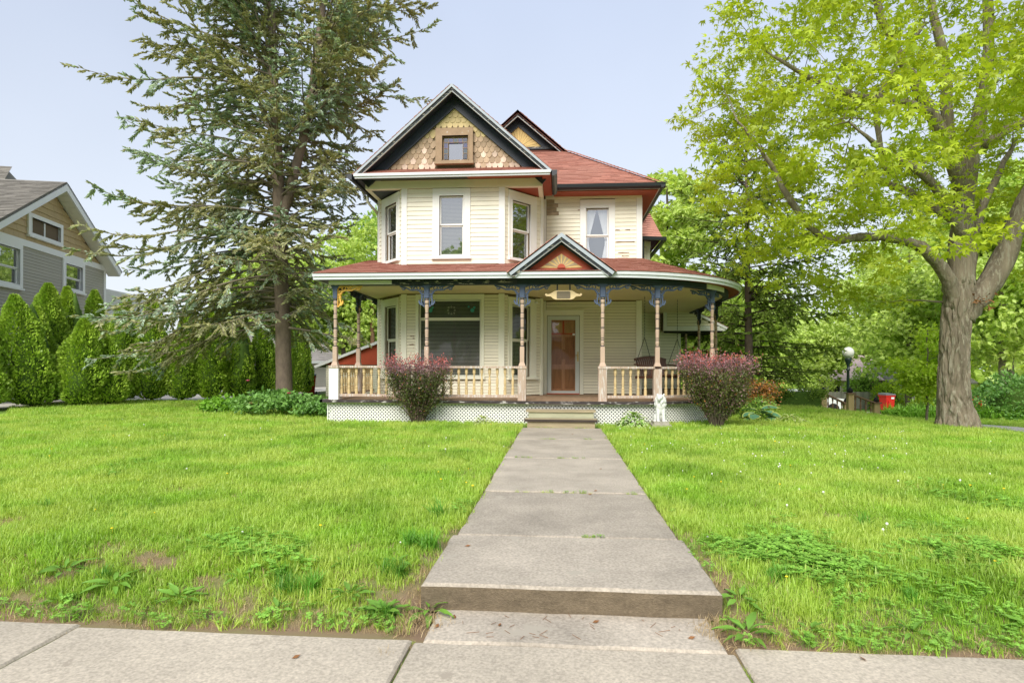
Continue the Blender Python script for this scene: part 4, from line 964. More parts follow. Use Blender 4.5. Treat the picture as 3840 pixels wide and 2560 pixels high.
def post_part(x, y, lowm='postworn', base=True, wide=0):
    prof = []
    nv = 1
    b = MB()
    z0 = 1.225
    # lathe-turned shaft with dark rings (1 = navy)
    pr_ = [(1.64, .036), (1.645, .040, 1), (1.665, .040), (1.675, .030), (1.69, .034), (1.71, .041), (1.75, .041), (1.775, .034, 1), (1.79, .034), (1.80, .036), (1.82, .036, 1), (1.835, .036),
           (2.0, .042), (2.02, .035, 1), (2.035, .035), (2.045, .038, 1), (2.06, .038), (2.07, .036), (2.22, .038), (2.235, .034, 1), (2.25, .034), (2.26, .040), (2.34, .040), (2.355, .034, 1), (2.37, .034), (2.40, .034),
           (2.50, .043), (2.53, .043), (2.55, .034, 1), (2.565, .034), (2.575, .040), (2.60, .046), (2.63, .046), (2.645, .036, 1), (2.67, .036), (2.68, .042, 1), (2.695, .042)]
    b.lathe(x, y, pr_, 10)
    b.box(x - .046, x + .046, y - .046, y + .046, z0 + .05, 1.64)
    b.hexa([(x - .075, y - .075, z0), (x + .075, y - .075, z0), (x + .075, y + .075, z0), (x - .075, y + .075, z0), (x - .046, y - .046, z0 + .08), (x + .046, y - .046, z0 + .08), (x + .046, y + .046, z0 + .08), (x - .046, y + .046, z0 + .08)])
    b.box(x - .047, x + .047, y - .047, y + .047, 2.695, 2.90, 2)
    b.hexa([(x - .047, y - .047, 2.90), (x + .047, y - .047, 2.90), (x + .047, y + .047, 2.90), (x - .047, y + .047, 2.90), (x - .10, y - .047, 2.975), (x + .10, y - .047, 2.975), (x + .10, y + .047, 2.975), (x - .10, y + .047, 2.975)], 2)
    p = b.build('post', [M['post'], M['navy'], M['blue']], house)
    w = .087 + wide
    MB().box(x - w, x + w, y - w, y + w, .478, 1.17).build('newel', M[lowm], p)
    return p
posts = [(-4.91, 13.0), (-2.867, 13.0), (-.785, 13.0), (.93, 13.0), (2.12, 13.255), (3.53, 14.29), (4.3, 17.0), (4.3, 19.0), (4.3, 20.9), (-4.91, 14.55)]
PO = []
for i, (x, y) in enumerate(posts):
    p = post_part(x, y, 'white' if i == 0 else 'postworn', wide=.02 if i == 0 else 0); PO.append(p)
    def br(ang, m='blue'):
        o = new_obj('bracket', bracket_mesh(M[m], m), p, (x + .045 * math.cos(ang), y + .045 * math.sin(ang), 2.974), ang); return o
    if i == 0: tag(br(0, 'gold'), 'yellow scrolled bracket, brighter than the slate blue ones'); br(math.pi / 2, 'navy')
    elif i in (1, 2, 3): br(0); br(math.pi)
    elif i == 4: br(R(14)); br(math.pi + R(6))
    elif i == 5: br(R(62)); br(R(205))
    elif i == 9: br(math.pi / 2, 'navy'); br(-math.pi / 2, 'navy')
    else: br(math.pi / 2, 'navy'); br(-math.pi / 2, 'navy')
MB().box(-.3 - .75, -.3 - .75, 0, 0, 0, 0) if False else None
b = new_obj('bracket', bracket_mesh(M['navy'], 'navy'), PO[9], (-4.91, 16.2, 2.974), -math.pi / 2)
bal_prof = [(.0, .033), (.115, .033), (.125, .020), (.135, .031), (.155, .033), (.17, .020), (.185, .022), (.25, .031), (.31, .029), (.38, .017), (.41, .015), (.42, .026), (.435, .026), (.445, .018), (.455, .03), (.475, .033), (.57, .033)]
bb = MB(); bb.lathe(0, 0, bal_prof, 8)
bal_me = bb.mesh('baluster', M['tan'])
def railing(pts, sp=.168):
    b = MB(); P3 = [Vector(p) for p in pts]
    for a, c in zip(P3, P3[1:]):
        b.bar((a.x, a.y, 1.197), (c.x, c.y, 1.197), .15, .045); b.bar((a.x, a.y, .575), (c.x, c.y, .575), .085, .055)
    r = b.build('railing', [M['postworn']], house)
    cum_ = [0]
    for a, c in zip(P3, P3[1:]): cum_.append(cum_[-1] + (c - a).length)
    tot_ = cum_[-1]; n_ = int((tot_ - .2) / sp)
    for k_ in range(n_ + 1):
        s = (tot_ - n_ * sp) / 2 + k_ * sp; i = 0
        while i < len(cum_) - 2 and cum_[i + 1] < s: i += 1
        q = P3[i].lerp(P3[i + 1], (s - cum_[i]) / (cum_[i + 1] - cum_[i])); new_obj('baluster', bal_me, r, (q.x, q.y, .602))
def arc(a0, a1, n=6): return [(AC[0] + AR * math.cos(R(a)), AC[1] + AR * math.sin(R(a))) for a in np.linspace(a0, a1, n)]
railing([(-4.89, 13.0), (-2.96, 13.0)]); railing([(-2.78, 13.0), (-.70, 13.0)]); railing([(1.02, 13.0)] + arc(-82, -69.5, 3)); railing(arc(-66.5, -40, 5)); railing(arc(-36.5, 0, 6) + [(4.3, 16.92)])
railing([(4.3, 17.1), (4.3, 18.9)]); railing([(4.3, 19.1), (4.3, 20.8)]); railing([(-4.91, 13.1), (-4.91, 14.45)]); railing([(-4.91, 14.65), (-4.91, 15.7)])
MB().box(-.9, -.68, 12.9, 13.1, 1.168, 1.222).build('newel_cap', M['postworn'], house); MB().box(.83, 1.04, 12.9, 13.1, 1.168, 1.222).build('newel_cap', M['postworn'], house)
MB().box(-5.02, -4.8, 12.88, 13.1, 1.168, 1.222).build('newel_cap', M['postworn'], house)

# hanging plaque
sg_ = MB(); out_ = [(-.395, .0), (-.385, .035), (-.36, .035), (-.345, .015), (-.32, .02), (-.27, .035), (-.20, .085), (-.15, .098), (.15, .098), (.20, .085), (.27, .035), (.32, .02), (.345, .015), (.36, .035), (.385, .035), (.395, .0), (.36, -.025), (.27, -.03), (.21, -.082), (.16, -.096), (-.16, -.096), (-.21, -.082), (-.27, -.03), (-.36, -.025)]
sg_.prism(out_, lambda a, b, t: (.098 + a, t, 2.745 + b), 12.985, 13.015)
sg = sg_.build('plaque', M['signp'], house); tag(sg, 'cream scroll-ended plaque hanging over the steps')
q_ = MB(); q_.prism([(-.145, -.07), (-.13, -.075), (.13, -.075), (.145, -.06), (.145, .06), (.13, .075), (-.13, .075), (-.145, .06)], lambda a, b, t: (.098 + a, t, 2.745 + b), 12.975, 12.984); q_.build('plaque_centre', M['signg'], sg)
q_ = MB(); q_.box(-.05, -.02, 12.99, 13.01, 2.845, 2.975); q_.box(.22, .25, 12.99, 13.01, 2.845, 2.975); q_.build('hanger', M['navy'], sg)

# door
dW = Wmain; d0 = xm(-.316); d1 = xm(.563)
dc = MB(); a0, a1 = xm(-.41), xm(.665)
dc.wbox(dW, a0, d0, .42, 2.72, -.05, .045); dc.wbox(dW, d1, a1, .42, 2.72, -.05, .045); dc.wbox(dW, d0, d1, 2.60, 2.72, -.05, .045); dc.wbox(dW, a0 - .02, a1 + .02, 2.72, 2.74, -.05, .07)
dframe = dc.build('door_frame', M['creamtrim'], house)
dd = MB(); g0, g1, gz0, gz1 = xm(-.20), xm(.447), .565, 2.475
dd.wbox(dW, d0 + .012, g0, .50, 2.585, -.01, .03); dd.wbox(dW, g1, d1 - .012, .50, 2.585, -.01, .03); dd.wbox(dW, g0, g1, .50, gz0, -.01, .03); dd.wbox(dW, g0, g1, gz1, 2.585, -.01, .03)
storm = dd.build('storm_door', mat('storm_door_white', (.62, .66, .62), .4, .03), dframe)
door = thing_ = None
pane_ = MB(); pane_.add([dW.P(g0, gz0, .012), dW.P(g1, gz0, .012), dW.P(g1, gz1, .012), dW.P(g0, gz1, .012)], [(0, 1, 2, 3)]); pane_.build('storm_door_pane', GL_DOOR, dframe)
wd = MB(); wd.wbox(dW, d0 + .03, d1 - .03, .52, 2.56, -.11, -.07); fdoor = wd.build('front_door', M['doorwood'], house)
mid_ = (g0 + g1) / 2
def dpanel(a, b, c, d, m):
    k = MB(); k.wbox(dW, a, b, c, d, -.069, -.062, 0); k.wbox(dW, a + .03, b - .03, c + .03, d - .03, -.061, -.054, 0); k.build('door_panel', M[m], fdoor)
for a, b_, in ((g0 + .03, mid_ - .045), (mid_ + .045, g1 - .03)):
    dpanel(a, b_, 1.28, 2.02, 'doordark'); dpanel(a, b_, .62, 1.15, 'doordark')
    k = MB(); cxx = (a + b_) / 2; k.prism([(a, 2.22), (a + .04, 2.13), (b_ - .04, 2.13), (b_, 2.22), (b_, 2.42), (a, 2.42)], lambda p, q, t: dW.P(p, q, t), -.068, -.06); k.build('door_light', GL_LOW, fdoor)
k = MB(); k.wbox(dW, g0, g1, 2.09, 2.125, -.069, -.055); k.wbox(dW, mid_ - .02, mid_ + .02, 2.1, 2.45, -.069, -.055); k.build('door_rail', M['sienna'], fdoor)
k = MB(); k.wbox(dW, mid_ - .08, mid_ + .08, 1.42, 1.68, -.069, -.045); k.build('door_knocker_plate', M['doordark'], fdoor)
k = MB(); k.wbox(dW, xm(.50), xm(.53), 1.36, 1.62, .03, .042); k.tube([dW.P(xm(.515), 1.52, .05), dW.P(xm(.44), 1.52, .08)], .010, 6); k.tube([dW.P(xm(.515), 1.42, .03), dW.P(xm(.515), 1.44, .07), dW.P(xm(.515), 1.58, .07), dW.P(xm(.515), 1.6, .03)], .008, 6); k.build('door_handle', M['steel'], dframe)
k = MB(); k.wbox(dW, xm(.37), xm(.43), 2.06, 2.11, .0125, .014); k.build('door_sticker', M['label'], dframe)
MB().wbox(dW, d0, d1, .479, .50, -.05, .09).build('threshold', M['sienna'], house)
# outlet plates and camera beside the door
k = MB()
for z in (1.86, 1.66): k.box(-.60 + .0, -.56, 15.63, 15.66, z, z + .075)
k.build('wall_plate', M['brown'], house)
k = MB(); k.bar((-.62, 15.52, 2.86), (-.55, 15.40, 2.84), .05, .05); k.build('security_camera', M['white'], house)

# steps
stp = MB(); stp.box(-.60, .70, 12.32, 12.72, -.06, .285); stp.box(-.61, .71, 12.06, 12.319, -.06, .115)
steps = stp.build('steps', M['oldwood'], house)
k = MB(); k.box(-.66, .75, 12.27, 12.74, .29, .325); k.build('tread', M['oldwood'], steps)
k = MB(); k.box(-.68, .77, 12.0, 12.27, .12, .165); k.build('tread', M['oldedge'], steps)
k = MB(); k.box(-.67, .76, 12.012, 12.268, .1655, .172); k.build('tread', M['oldwood'], steps)
k = MB(); k.box(-.61, .71, 12.30, 12.318, .172, .288); k.build('riser', mat('pale_green_wood', (.40, .40, .27), .8, .2, 6., stretch=(.4, 3, 3), wear=((.25, .2, .14), .66, 7.)), steps)
k = MB(); k.box(-.62, .72, 12.04, 12.058, -.06, .118); k.build('riser', M['oldwood'], steps)

for key, (b, m) in extra.items():
    tag(b.build('clapboard_courses', m, house), kind='stuff')

# porch swing
sw_ = thing('porch_swing', 'dark brown slatted bench hanging on chains from the porch ceiling', 'porch swing', (2.62, 15.75, 1.0))
ang = R(38); ca, sa_ = math.cos(ang), math.sin(ang)
def SP(a, b, z): return (2.62 + a * ca - b * sa_, 15.75 + a * sa_ + b * ca, z)
for k_ in range(6):
    b = MB(); y = -.24 + k_ * .085; b.bar(SP(-.58, y, 1.02 - .012 * k_), SP(.58, y, 1.02 - .012 * k_), .07, .022); b.build('seat_slat', M['swing'], sw_)
for k_ in range(15):
    b = MB(); x = -.52 + k_ * .074; b.bar(SP(x, .24, 1.0), SP(x, .37, 1.42 + .05 * (1 - (x / .55) ** 2)), .045, .018, up=(0, 1, 0)); b.build('back_slat', M['swing'], sw_)
b = MB(); pts = [SP(-.58 + 1.16 * i / 10, .375, 1.40 + .07 * math.sin(math.pi * i / 10)) for i in range(11)]
for p, q in zip(pts, pts[1:]): b.bar(p, q, .03, .07)
b.build('top_rail', M['swing'], sw_)
for s_ in (-1, 1):
    b = MB(); x = s_ * .6; b.bar(SP(x, -.28, 1.22), SP(x, .34, 1.28), .07, .03); b.bar(SP(x, -.24, .98), SP(x, -.24, 1.22), .05, .05); b.bar(SP(x, -.30, .97), SP(x, .30, .95), .05, .07); b.build('arm', M['swing'], sw_)
    b = MB(); top = Vector(SP(x, 0, 2.99)); y_ = Vector(SP(x, 0, 1.95)); ends = [Vector(SP(x, -.27, 1.24)), Vector(SP(x, .30, 1.3))]
    for p, q in ((top, y_), (y_, ends[0]), (y_, ends[1])):
        n_ = int((q - p).length / .035)
        for i in range(n_):
            a, c = p.lerp(q, i / n_), p.lerp(q, (i + .8) / n_); b.bar(a, c, .018 if i % 2 else .006, .006 if i % 2 else .018)
    b.build('chain', M['chain'], sw_)

# ------------------------------------------------------------------ neighbours on the hedge side
nb = thing('neighbour_house', 'grey-sided house with tan shake gable behind the hedge', 'house', (-22, 22, 0))
Wn = WF((-17.5, 16.5), (-19.46, 24.58)); Ln = Wn.L
ncut = []
hn = [(1.3, 2.55, 3.88, 5.1, (1.15, 2.70, 3.75, 5.25)), (5.25, 6.45, 4.15, 5.1, (5.09, 6.62, 4.05, 5.25))]
b = MB()
for a, c, d, e in cells([h[:4] for h in hn], 0, Ln, -.2, 5.3): b.wbox(Wn, a, c, d, e, -.12, 0)
nw = b.build('wall', M['gap'], nb)
n_ = 48; p = 5.25 / n_; nbm = MB(); cnt = 0
for i in range(n_):
    z = .02 + i * p; mid = z + p / 2; segs = [(.0, Ln - .14)]
    for h in hn:
        q = h[4]
        if q[2] < mid < q[3]:
            ns = []
            for a, c in segs:
                if q[0] > a: ns.append((a, min(c, q[0])))
                if q[1] < c: ns.append((max(a, q[1]), c))
            segs = [t for t in ns if t[1] - t[0] > .05] if not (q[1] <= segs[0][0]) else segs
    for a, c in segs:
        if z > 1.6: new_obj('clapboard', board_mesh(c - a, p - .006, M['siding'], 'sid'), nw, Wn.P(a, z, 0), Wn.ang)
        else: nbm.wbox(Wn, a, c, z, z + p - .006, -.001, .017)
tag(nbm.build('clapboard_courses', M['siding'], nw), kind='stuff')
for h in hn:
    q = h[4]; window(Wn, (q[0], q[1], q[2], q[3]), (h[0] + .05, h[1] - .05, h[2] + .06, h[3] - .06), (h[2] + h[3]) / 2 - .05, par=nb, proud=.06)
gf = MB(); gf.prism([(.3, 5.3), (8.6, 5.3), (4.45, 7.65)], lambda a, b, t: Wn.P(a, b, t), -.15, -.02); gfw = gf.build('gable_wall', M['gap'], nb)
for i in range(9):
    z = 5.46 + i * .235; hw = max(0, (7.62 - z) / .616 - .12); a0, a1 = 4.45 - hw, 4.45 + hw
    if hw < .15: continue
    segs = [(a0, a1)]
    if 5.66 < z + .12 < 6.47: segs = [(a0, 2.98), (5.06, a1)]
    for a, c in segs:
        while a < c - .02:
            e = min(c, a + rnd.uniform(.35, .7)); e = c if c - e < .15 else e; zl = z + rnd.uniform(-.012, .012)
            fz = lambda s_: min(z + .25, 7.64 - abs(s_ - 4.45) * .616)
            k = MB(); k.add([Wn.P(a + .003, zl, .03), Wn.P(e - .003, zl, .03), Wn.P(e - .003, max(zl + .02, fz(e)), .0), Wn.P(a + .003, max(zl + .02, fz(a)), .0), Wn.P(a + .003, zl, -.02), Wn.P(e - .003, zl, -.02)], [(0, 1, 2, 3), (4, 5, 1, 0)])
            k.build('shake', M['shake'], gfw); a = e
b = MB(); b.wbox(Wn, .02, .5, -.2, 5.3, -9.8, -.62); b.wbox(Wn, .5, Ln - .1, -.2, 5.3, -9.8, -9.6); b.build('wall', M['siding'], nb)
b = MB(); b.wbox(Wn, .2, 8.4, 5.25, 5.47, -.05, .06); b.wbox(Wn, Ln - .14, Ln + .02, 0, 5.25, -.05, .04); b.build('trim_band', M['white2'], nb)
gwn = window(Wn, (2.98, 5.06, 5.66, 6.47), (3.20, 4.85, 5.84, 6.28), None, par=nb, blind=False, proud=.07)
MB().wbox(Wn, 3.99, 4.06, 5.81, 6.31, -.06, .0).build('mullion', M['white2'], gwn)
b = MB()
for sg in (-1, 1):
    top = (4.45, 7.92); end = (4.45 + sg * 4.25, 7.92 - 4.25 * .616)
    pl = [top, end, (end[0] - sg * .13, end[1] - .21), (4.45, 7.62)]
    b.prism(pl if sg < 0 else pl[::-1], lambda a, c, t: Wn.P(a, c, t), .44, .50)
b.build('bargeboard', M['white2'], nb)
for sg in (-1, 1):
    for i in range(16):
        f0, f1 = i / 16, (i + .96) / 16; a, c = 4.45 + sg * 4.2 * f0, 4.45 + sg * 4.2 * f1; za, zc = 7.66 - 4.2 * f0 * .616, 7.66 - 4.2 * f1 * .616
        k = MB(); k.hexa([Wn.P(a, za, .44), Wn.P(c, zc, .44), Wn.P(c, zc, -.02), Wn.P(a, za, -.02), Wn.P(a, za + .03, .44), Wn.P(c, zc + .03, .44), Wn.P(c, zc + .03, -.02), Wn.P(a, za + .03, -.02)]); k.build('soffit_panel', M['creamtrim'], nb)
def nroof(sg):
    O = Vector(Wn.P(4.45 + sg * 4.3, 7.95 - 4.3 * .616, .5)); T = Vector(Wn.P(4.45, 7.95, .5)); back = Vector((-Wn.n.x, -Wn.n.y, 0)); 
    r_ = slab_roof([O, T, T + back * 10, O + back * 10], .08, M['groof'], parent=nb); up_ = (T - O); Lu = up_.length
    if sg < 0: emit(plane_roof(O + back * 10, -back, up_.normalized(), lambda t: (0, 10), int(Lu / .15), .15, tab=(.3, .5)), r_, M['groof'])
    else: emit(plane_roof(O, back, up_.normalized(), lambda t: (0, 10), int(Lu / .15), .15, tab=(.3, .5)), r_, M['groof'])
nroof(-1); nroof(1)
mr_ = slab_roof([(-36, 19, 6.4), (-23.2, 22.3, 6.4), (-25.5, 26.1, 10.3), (-32, 24.6, 10.45)], .1, M['groof'], parent=nb)
Of = Vector((-36, 19, 6.4)); e_ = (Vector((-23.2, 22.3, 6.4)) - Of); u_ = (Vector((-28.8, 25.1, 10.4)) - (Of + e_ * .5)); 
emit(plane_roof(Of, e_.normalized(), u_.normalized(), lambda t: (4 * t / u_.length, 13.2 - 2.8 * t / u_.length), int(u_.length / .16), .16, tab=(.3, .5)), mr_, M['groof'])
slab_roof([(-23.2, 22.3, 6.4), (-25.6, 32.2, 6.4), (-25.5, 26.1, 10.3)], .1, M['groof'], parent=nb); slab_roof([(-25.6, 32.2, 6.4), (-36, 30, 6.4), (-32, 24.6, 10.45), (-25.5, 26.1, 10.3)], .1, M['groof'], parent=nb)
b = MB(); b.hexa([(-35, 20, 0), (-24, 23, 0), (-26, 31.5, 0), (-35, 29, 0), (-35, 20, 6.4), (-24, 23, 6.4), (-26, 31.5, 6.4), (-35, 29, 6.4)]); b.build('wall', M['siding'], nb)
Wx = WF((-19.9, 24.9), (-20.6, 29.5)); b = MB(); b.wbox(Wx, 0, Wx.L, 0, 4.6, -5, 0); b.build('wall', M['whiteside'], nb)
b = MB()
for i in range(40): b.wbox(Wx, 0, Wx.L, .05 + i * .113, .05 + i * .113 + .105, .0, .015)
tag(b.build('clapboard_courses', M['whiteside'], nb), kind='stuff')

def garage(name, label, poly, wall_h, ridge, m_wall, m_roof, front=None):
    """poly: 4 plan corners ccw starting at the near corner; ridge: ((x,y),(x,y),z)"""
    cxm = sum(p[0] for p in poly) / 4; cym = sum(p[1] for p in poly) / 4
    g = thing(name, label, 'garage', (cxm, cym, 0)); b = MB(); b.hexa([(*p, -1.2) for p in poly] + [(*p, wall_h) for p in poly]); b.build('wall', m_wall, g)
    return g
gg = garage('garage', 'light grey garage with pale shingle roof behind the spruce trunk', [(-15.2, 30.8), (-13.2, 36.2), (-17.5, 38), (-19.5, 32.5)], 1.45, None, M['siding'], None)
Wgg = WF((-13.55, 30.9), (-12.9, 36.2)); Wgg = WF((-15.2, 30.8), (-13.2, 36.2))
b = MB()
for i in range(22):
    z = -.7 + i * .098; k = new_obj('clapboard', board_mesh(Wgg.L, .092, M['siding'], 'sid'), gg, Wgg.P(0, z, 0), Wgg.ang)
e0, e1 = Vector(Wgg.P(-.3, 1.5, .3)), Vector(Wgg.P(Wgg.L + .3, 1.5, .3)); bk_ = Vector((-Wgg.n.x, -Wgg.n.y, 0)) * 2.9 + Vector((0, 0, 1.45))
gr = slab_roof([e0, e1, e1 + bk_, e0 + bk_], .08, M['groof2'], parent=gg); slab_roof([e0 + bk_, e1 + bk_, e1 + Vector((bk_.x * 2, bk_.y * 2, 0)), e0 + Vector((bk_.x * 2, bk_.y * 2, 0))], .08, M['groof2'], parent=gg)
emit(plane_roof(e0, (e1 - e0).normalized(), bk_.normalized(), lambda t: (0, (e1 - e0).length), int(bk_.length / .16), .16, tab=(.4, .6)), gr, M['groof2'])
b = MB(); b.bar(e0 - Vector((0, 0, .06)), e1 - Vector((0, 0, .06)), .05, .14); b.build('eave_board', M['white'], gg)
g3 = thing('small_garage', 'cream garage with brick red gable seen beyond the porch corner', 'garage', (-8.5, 27, 0))
Wg3 = WF((-10.0, 25.4), (-4.0, 25.6)); gz = 1.28
b = MB(); b.wbox(Wg3, 0, Wg3.L, -.8, gz, -5, 0); b.build('wall', M['gap'], g3)
for i in range(20): new_obj('clapboard', board_mesh(Wg3.L, .094, M['cream2'], 'lo'), g3, Wg3.P(0, -.75 + i * .1, 0), Wg3.ang)
b = MB(); b.prism([(-.1, gz), (Wg3.L + .1, gz), (Wg3.L / 2, gz + 1.18)], lambda a, c, t: Wg3.P(a, c, t), -5, .02); b.build('gable_wall', M['sienna'], g3)
b = MB(); b.bar(Wg3.P(-.45, gz - .10, .1), Wg3.P(Wg3.L / 2, gz + 1.24, .1), .12, .11); b.bar(Wg3.P(Wg3.L / 2, gz + 1.24, .1), Wg3.P(Wg3.L + .45, gz - .1, .1), .12, .11); b.build('bargeboard', M['white'], g3)
slab_roof([Wg3.P(-.5, gz - .08, .15), Wg3.P(Wg3.L / 2, gz + 1.3, .15), Wg3.P(Wg3.L / 2, gz + 1.3, -5), Wg3.P(-.5, gz - .08, -5)], .05, M['groof2'], parent=g3)
slab_roof([Wg3.P(Wg3.L + .5, gz - .08, .15), Wg3.P(Wg3.L / 2, gz + 1.3, .15), Wg3.P(Wg3.L / 2, gz + 1.3, -5), Wg3.P(Wg3.L + .5, gz - .08, -5)], .05, M['groof2'], parent=g3)

up_ = thing('utility_pole', 'brown wooden utility pole behind the porch corner', 'utility pole', (-12.3, 39.2, -.3))
MB().tube([(-12.3, 39.2, -.3), (-12.3, 39.2, 5.6)], [.17, .13], 10).build('pole', M['pole'], up_, smooth=True)
MB().bar((-13.1, 39.2, 5.2), (-11.5, 39.2, 5.2), .1, .12).build('crossarm', M['pole'], up_)
def wire(p, q, sag, label):
    pts = [Vector(p).lerp(Vector(q), i / 20) - Vector((0, 0, sag * 4 * (i / 20) * (1 - i / 20))) for i in range(21)]
    b = MB(); b.tube(pts, .016, 4); o = b.build('overhead_wire', M['wire'], None); tag(o, label, 'wire', 'overhead wires')
wire((-12.3, 39.1, 5.2), (-30, 40, 5.0), .5, 'thin wire running from the utility pole toward the spruce'); wire((-12.3, 39.1, 2.5), (-22, 40, 2.2), .1, 'lower black cable from the utility pole to the garage roof')
wire((10, 50, 4.6), (36, 54, 2.9), .2, 'black cable crossing behind the street lamp')

def wheelie_bin(loc, rz, label, s=1.0, group=None):
    t = thing('wheelie_bin', label, 'bin', loc, group); x, y, z = loc; ca, sa_ = math.cos(rz), math.sin(rz)
    def T(a, b_, c): a *= .84; b_ *= .78; return (x + (a * ca - b_ * sa_) * s, y + (a * sa_ + b_ * ca) * s, z + c * s)
    b = MB(); b.hexa([T(-.22, -.24, .03), T(.22, -.24, .03), T(.20, .2, .03), T(-.20, .2, .03), T(-.28, -.30, .95), T(.28, -.30, .95), T(.28, .33, .95), T(-.28, .33, .95)])
    b.hexa([T(-.30, -.32, .90), T(.30, -.32, .90), T(.30, .36, .90), T(-.30, .36, .90), T(-.30, -.32, .96), T(.30, -.32, .96), T(.30, .36, .96), T(-.30, .36, .96)])
    b.hexa([T(-.12, -.315, .3), T(.12, -.315, .3), T(.12, -.26, .3), T(-.12, -.26, .3), T(-.15, -.325, .7), T(.15, -.325, .7), T(.15, -.28, .7), T(-.15, -.28, .7)])
    b.build('body', M['bin'], t)
    b = MB(); b.hexa([T(-.31, -.34, .965), T(.31, -.34, .965), T(.31, .36, .965), T(-.31, .36, .965), T(-.29, -.3, 1.02), T(.29, -.3, 1.02), T(.29, .34, 1.06), T(-.29, .34, 1.06)]); b.build('lid', M['lid'], t)
    for sg in (-1, 1):
        b = MB(); c0 = Vector(T(sg * .29, .28, .12)); n_ = 12; ax = Vector((ca, sa_, 0))
        b.tube([c0 - ax * .03 * s, c0 + ax * .03 * s], .12 * s, 12); b.build('wheel', M['rubber'], t)
    b = MB(); b.hexa([T(.02, -.322, .78), T(.2, -.322, .78), T(.2, -.318, .78), T(.02, -.318, .78), T(.02, -.328, .87), T(.2, -.328, .87), T(.2, -.322, .87), T(.02, -.322, .87)]); b.build('sticker', M['label'], t)
    b = MB(); b.tube([T(-.25, .36, .98), T(-.25, .44, 1.0), T(.25, .44, 1.0), T(.25, .36, .98)], .02 * s, 6); b.build('handle', M['bin'], t)
    return t
wheelie_bin((15.7, 30.3, H(15.7, 30.3) + .02), R(12), 'red wheelie bin with grey lid beside the stair rail')
wheelie_bin((18.9, 30.6, H(18.9, 30.6) + .02), R(-8), 'small red wheelie bin behind the young tree', group='red bins by the far drive')
wheelie_bin((20.0, 30.8, H(20.0, 30.8) + .02), R(-8), 'red wheelie bin nearest the big maple trunk', group='red bins by the far drive')
wheelie_bin((-11.45, 27.2, H(-11.4, 27) - .1), R(20), 'red bin standing against the grey garage wall')

# stair rails to the side walk, lamp posts
def stair_rail(p, q, zp, zq, gp, gq, label):
    t = thing('stair_railing', label, 'railing', (p[0], p[1], gp), 'stair railings by the side walk')
    for (x, y), z, g_ in ((p, zp, gp), (q, zq, gq)):
        b = MB(); b.box(x - .095, x + .095, y - .095, y + .095, g_ - .3, z - .02); b.build('post', M['tanpost'], t)
        b = MB(); b.box(x - .14, x + .14, y - .14, y + .14, z - .02, z + .02); b.build('post_cap', M['brownrail'], t)
        b = MB(); b.lathe(x, y, [(0, .05), (.03, .085), (.07, .09), (.12, .075), (.17, .035), (.2, .005)], 10, z0=z + .02); b.build('finial', M['rubber'], t, smooth=True)
    P_, Q_ = Vector((*p, zp - .02)), Vector((*q, zq - .02)); b = MB(); b.bar(P_, Q_, .12, .05); b.build('handrail', M['brownrail'], t)
    lo = Vector((0, 0, (zp - gp) * .78)); b = MB(); b.bar(P_ - lo, Q_ - lo, .08, .06); b.build('bottom_rail', M['brownrail'], t)
    for i in range(1, 5):
        c = P_.lerp(Q_, i / 5) - lo; h_ = lo.z / .57
        b = MB(); b.lathe(0, 0, [(z_ * h_, r_ * .95) for z_, r_ in bal_prof], 8); o = new_obj('baluster', b.mesh('baluster', M['brownrail']), t, (c.x, c.y, c.z))
stair_rail((10.04, 23.84), (11.15, 24.45), .27, -.16, -.55, -.95, 'tan stair rail farther from the big maple, sloping down from the lawn')
stair_rail((10.33, 22.36), (11.51, 22.95), .31, -.05, -.45, -.85, 'tan stair rail nearer the red bin, sloping down from the lawn')
def lamp(x, y, zg, zt, r, label, s=1.0):
    t = thing('street_lamp', label, 'street lamp', (x, y, zg), 'globe lamps along the side street')
    b = MB(); h = zt - zg - r
    b.lathe(x, y, [(0, .16 * s), (.08, .16 * s), (.12, .11 * s), (.5, .09 * s), (.55, .065 * s), (h - .55, .055 * s), (h - .52, .085 * s), (h - .48, .085 * s), (h - .45, .055 * s), (h - .30, .06 * s), (h - .16, .12 * s), (h - .05, .15 * s), (h, .13 * s)], 12, z0=zg); b.build('post', M['iron'], t, smooth=True)
    b = MB(); b.lathe(x, y, [(r * math.sin(a), r * math.cos(a)) for a in np.linspace(-1.2, 1.56, 12)], 18, z0=zt); b.build('globe', M['globe'], t, smooth=True)
    return t
lamp(12.4, 27.03, -1.0, 1.88, .235, 'dark green lamp post with large white globe, taller and nearer one')
l2 = lamp(20.99, 49.76, -2.1, .53, .22, 'distant small globe lamp above the gray fence')
ns = thing('parking_sign', 'white no-parking sign with red circle under the distant lamp', 'sign', (21.0, 49.5, -2))
b = MB(); b.box(20.84, 21.17, 49.40, 49.42, -.58, -.08); b.build('sign_plate', M['signw'], ns)
b = MB(); 
for a in np.linspace(0, 2 * math.pi, 17)[:-1]:
    p_, q_ = (21.0 + .11 * math.cos(a), 49.39, -.27 + .11 * math.sin(a)), (21.0 + .11 * math.cos(a + .4), 49.39, -.27 + .11 * math.sin(a + .4)); b.bar(p_, q_, .01, .03, up=(0, 1, 0))
b.bar((20.93, 49.388, -.19), (21.07, 49.388, -.35), .03, .012, up=(0, 0, 1)); b.build('prohibition_ring', M['signr'], ns)
b = MB(); b.bar((20.97, 49.392, -.34), (20.97, 49.392, -.2), .025, .01); b.bar((20.97, 49.392, -.21), (21.03, 49.392, -.21), .01, .02); b.bar((20.97, 49.392, -.27), (21.03, 49.392, -.27), .01, .02); b.bar((21.03, 49.392, -.27), (21.03, 49.392, -.2), .02, .01); b.build('letter_p', M['rubber'], ns)
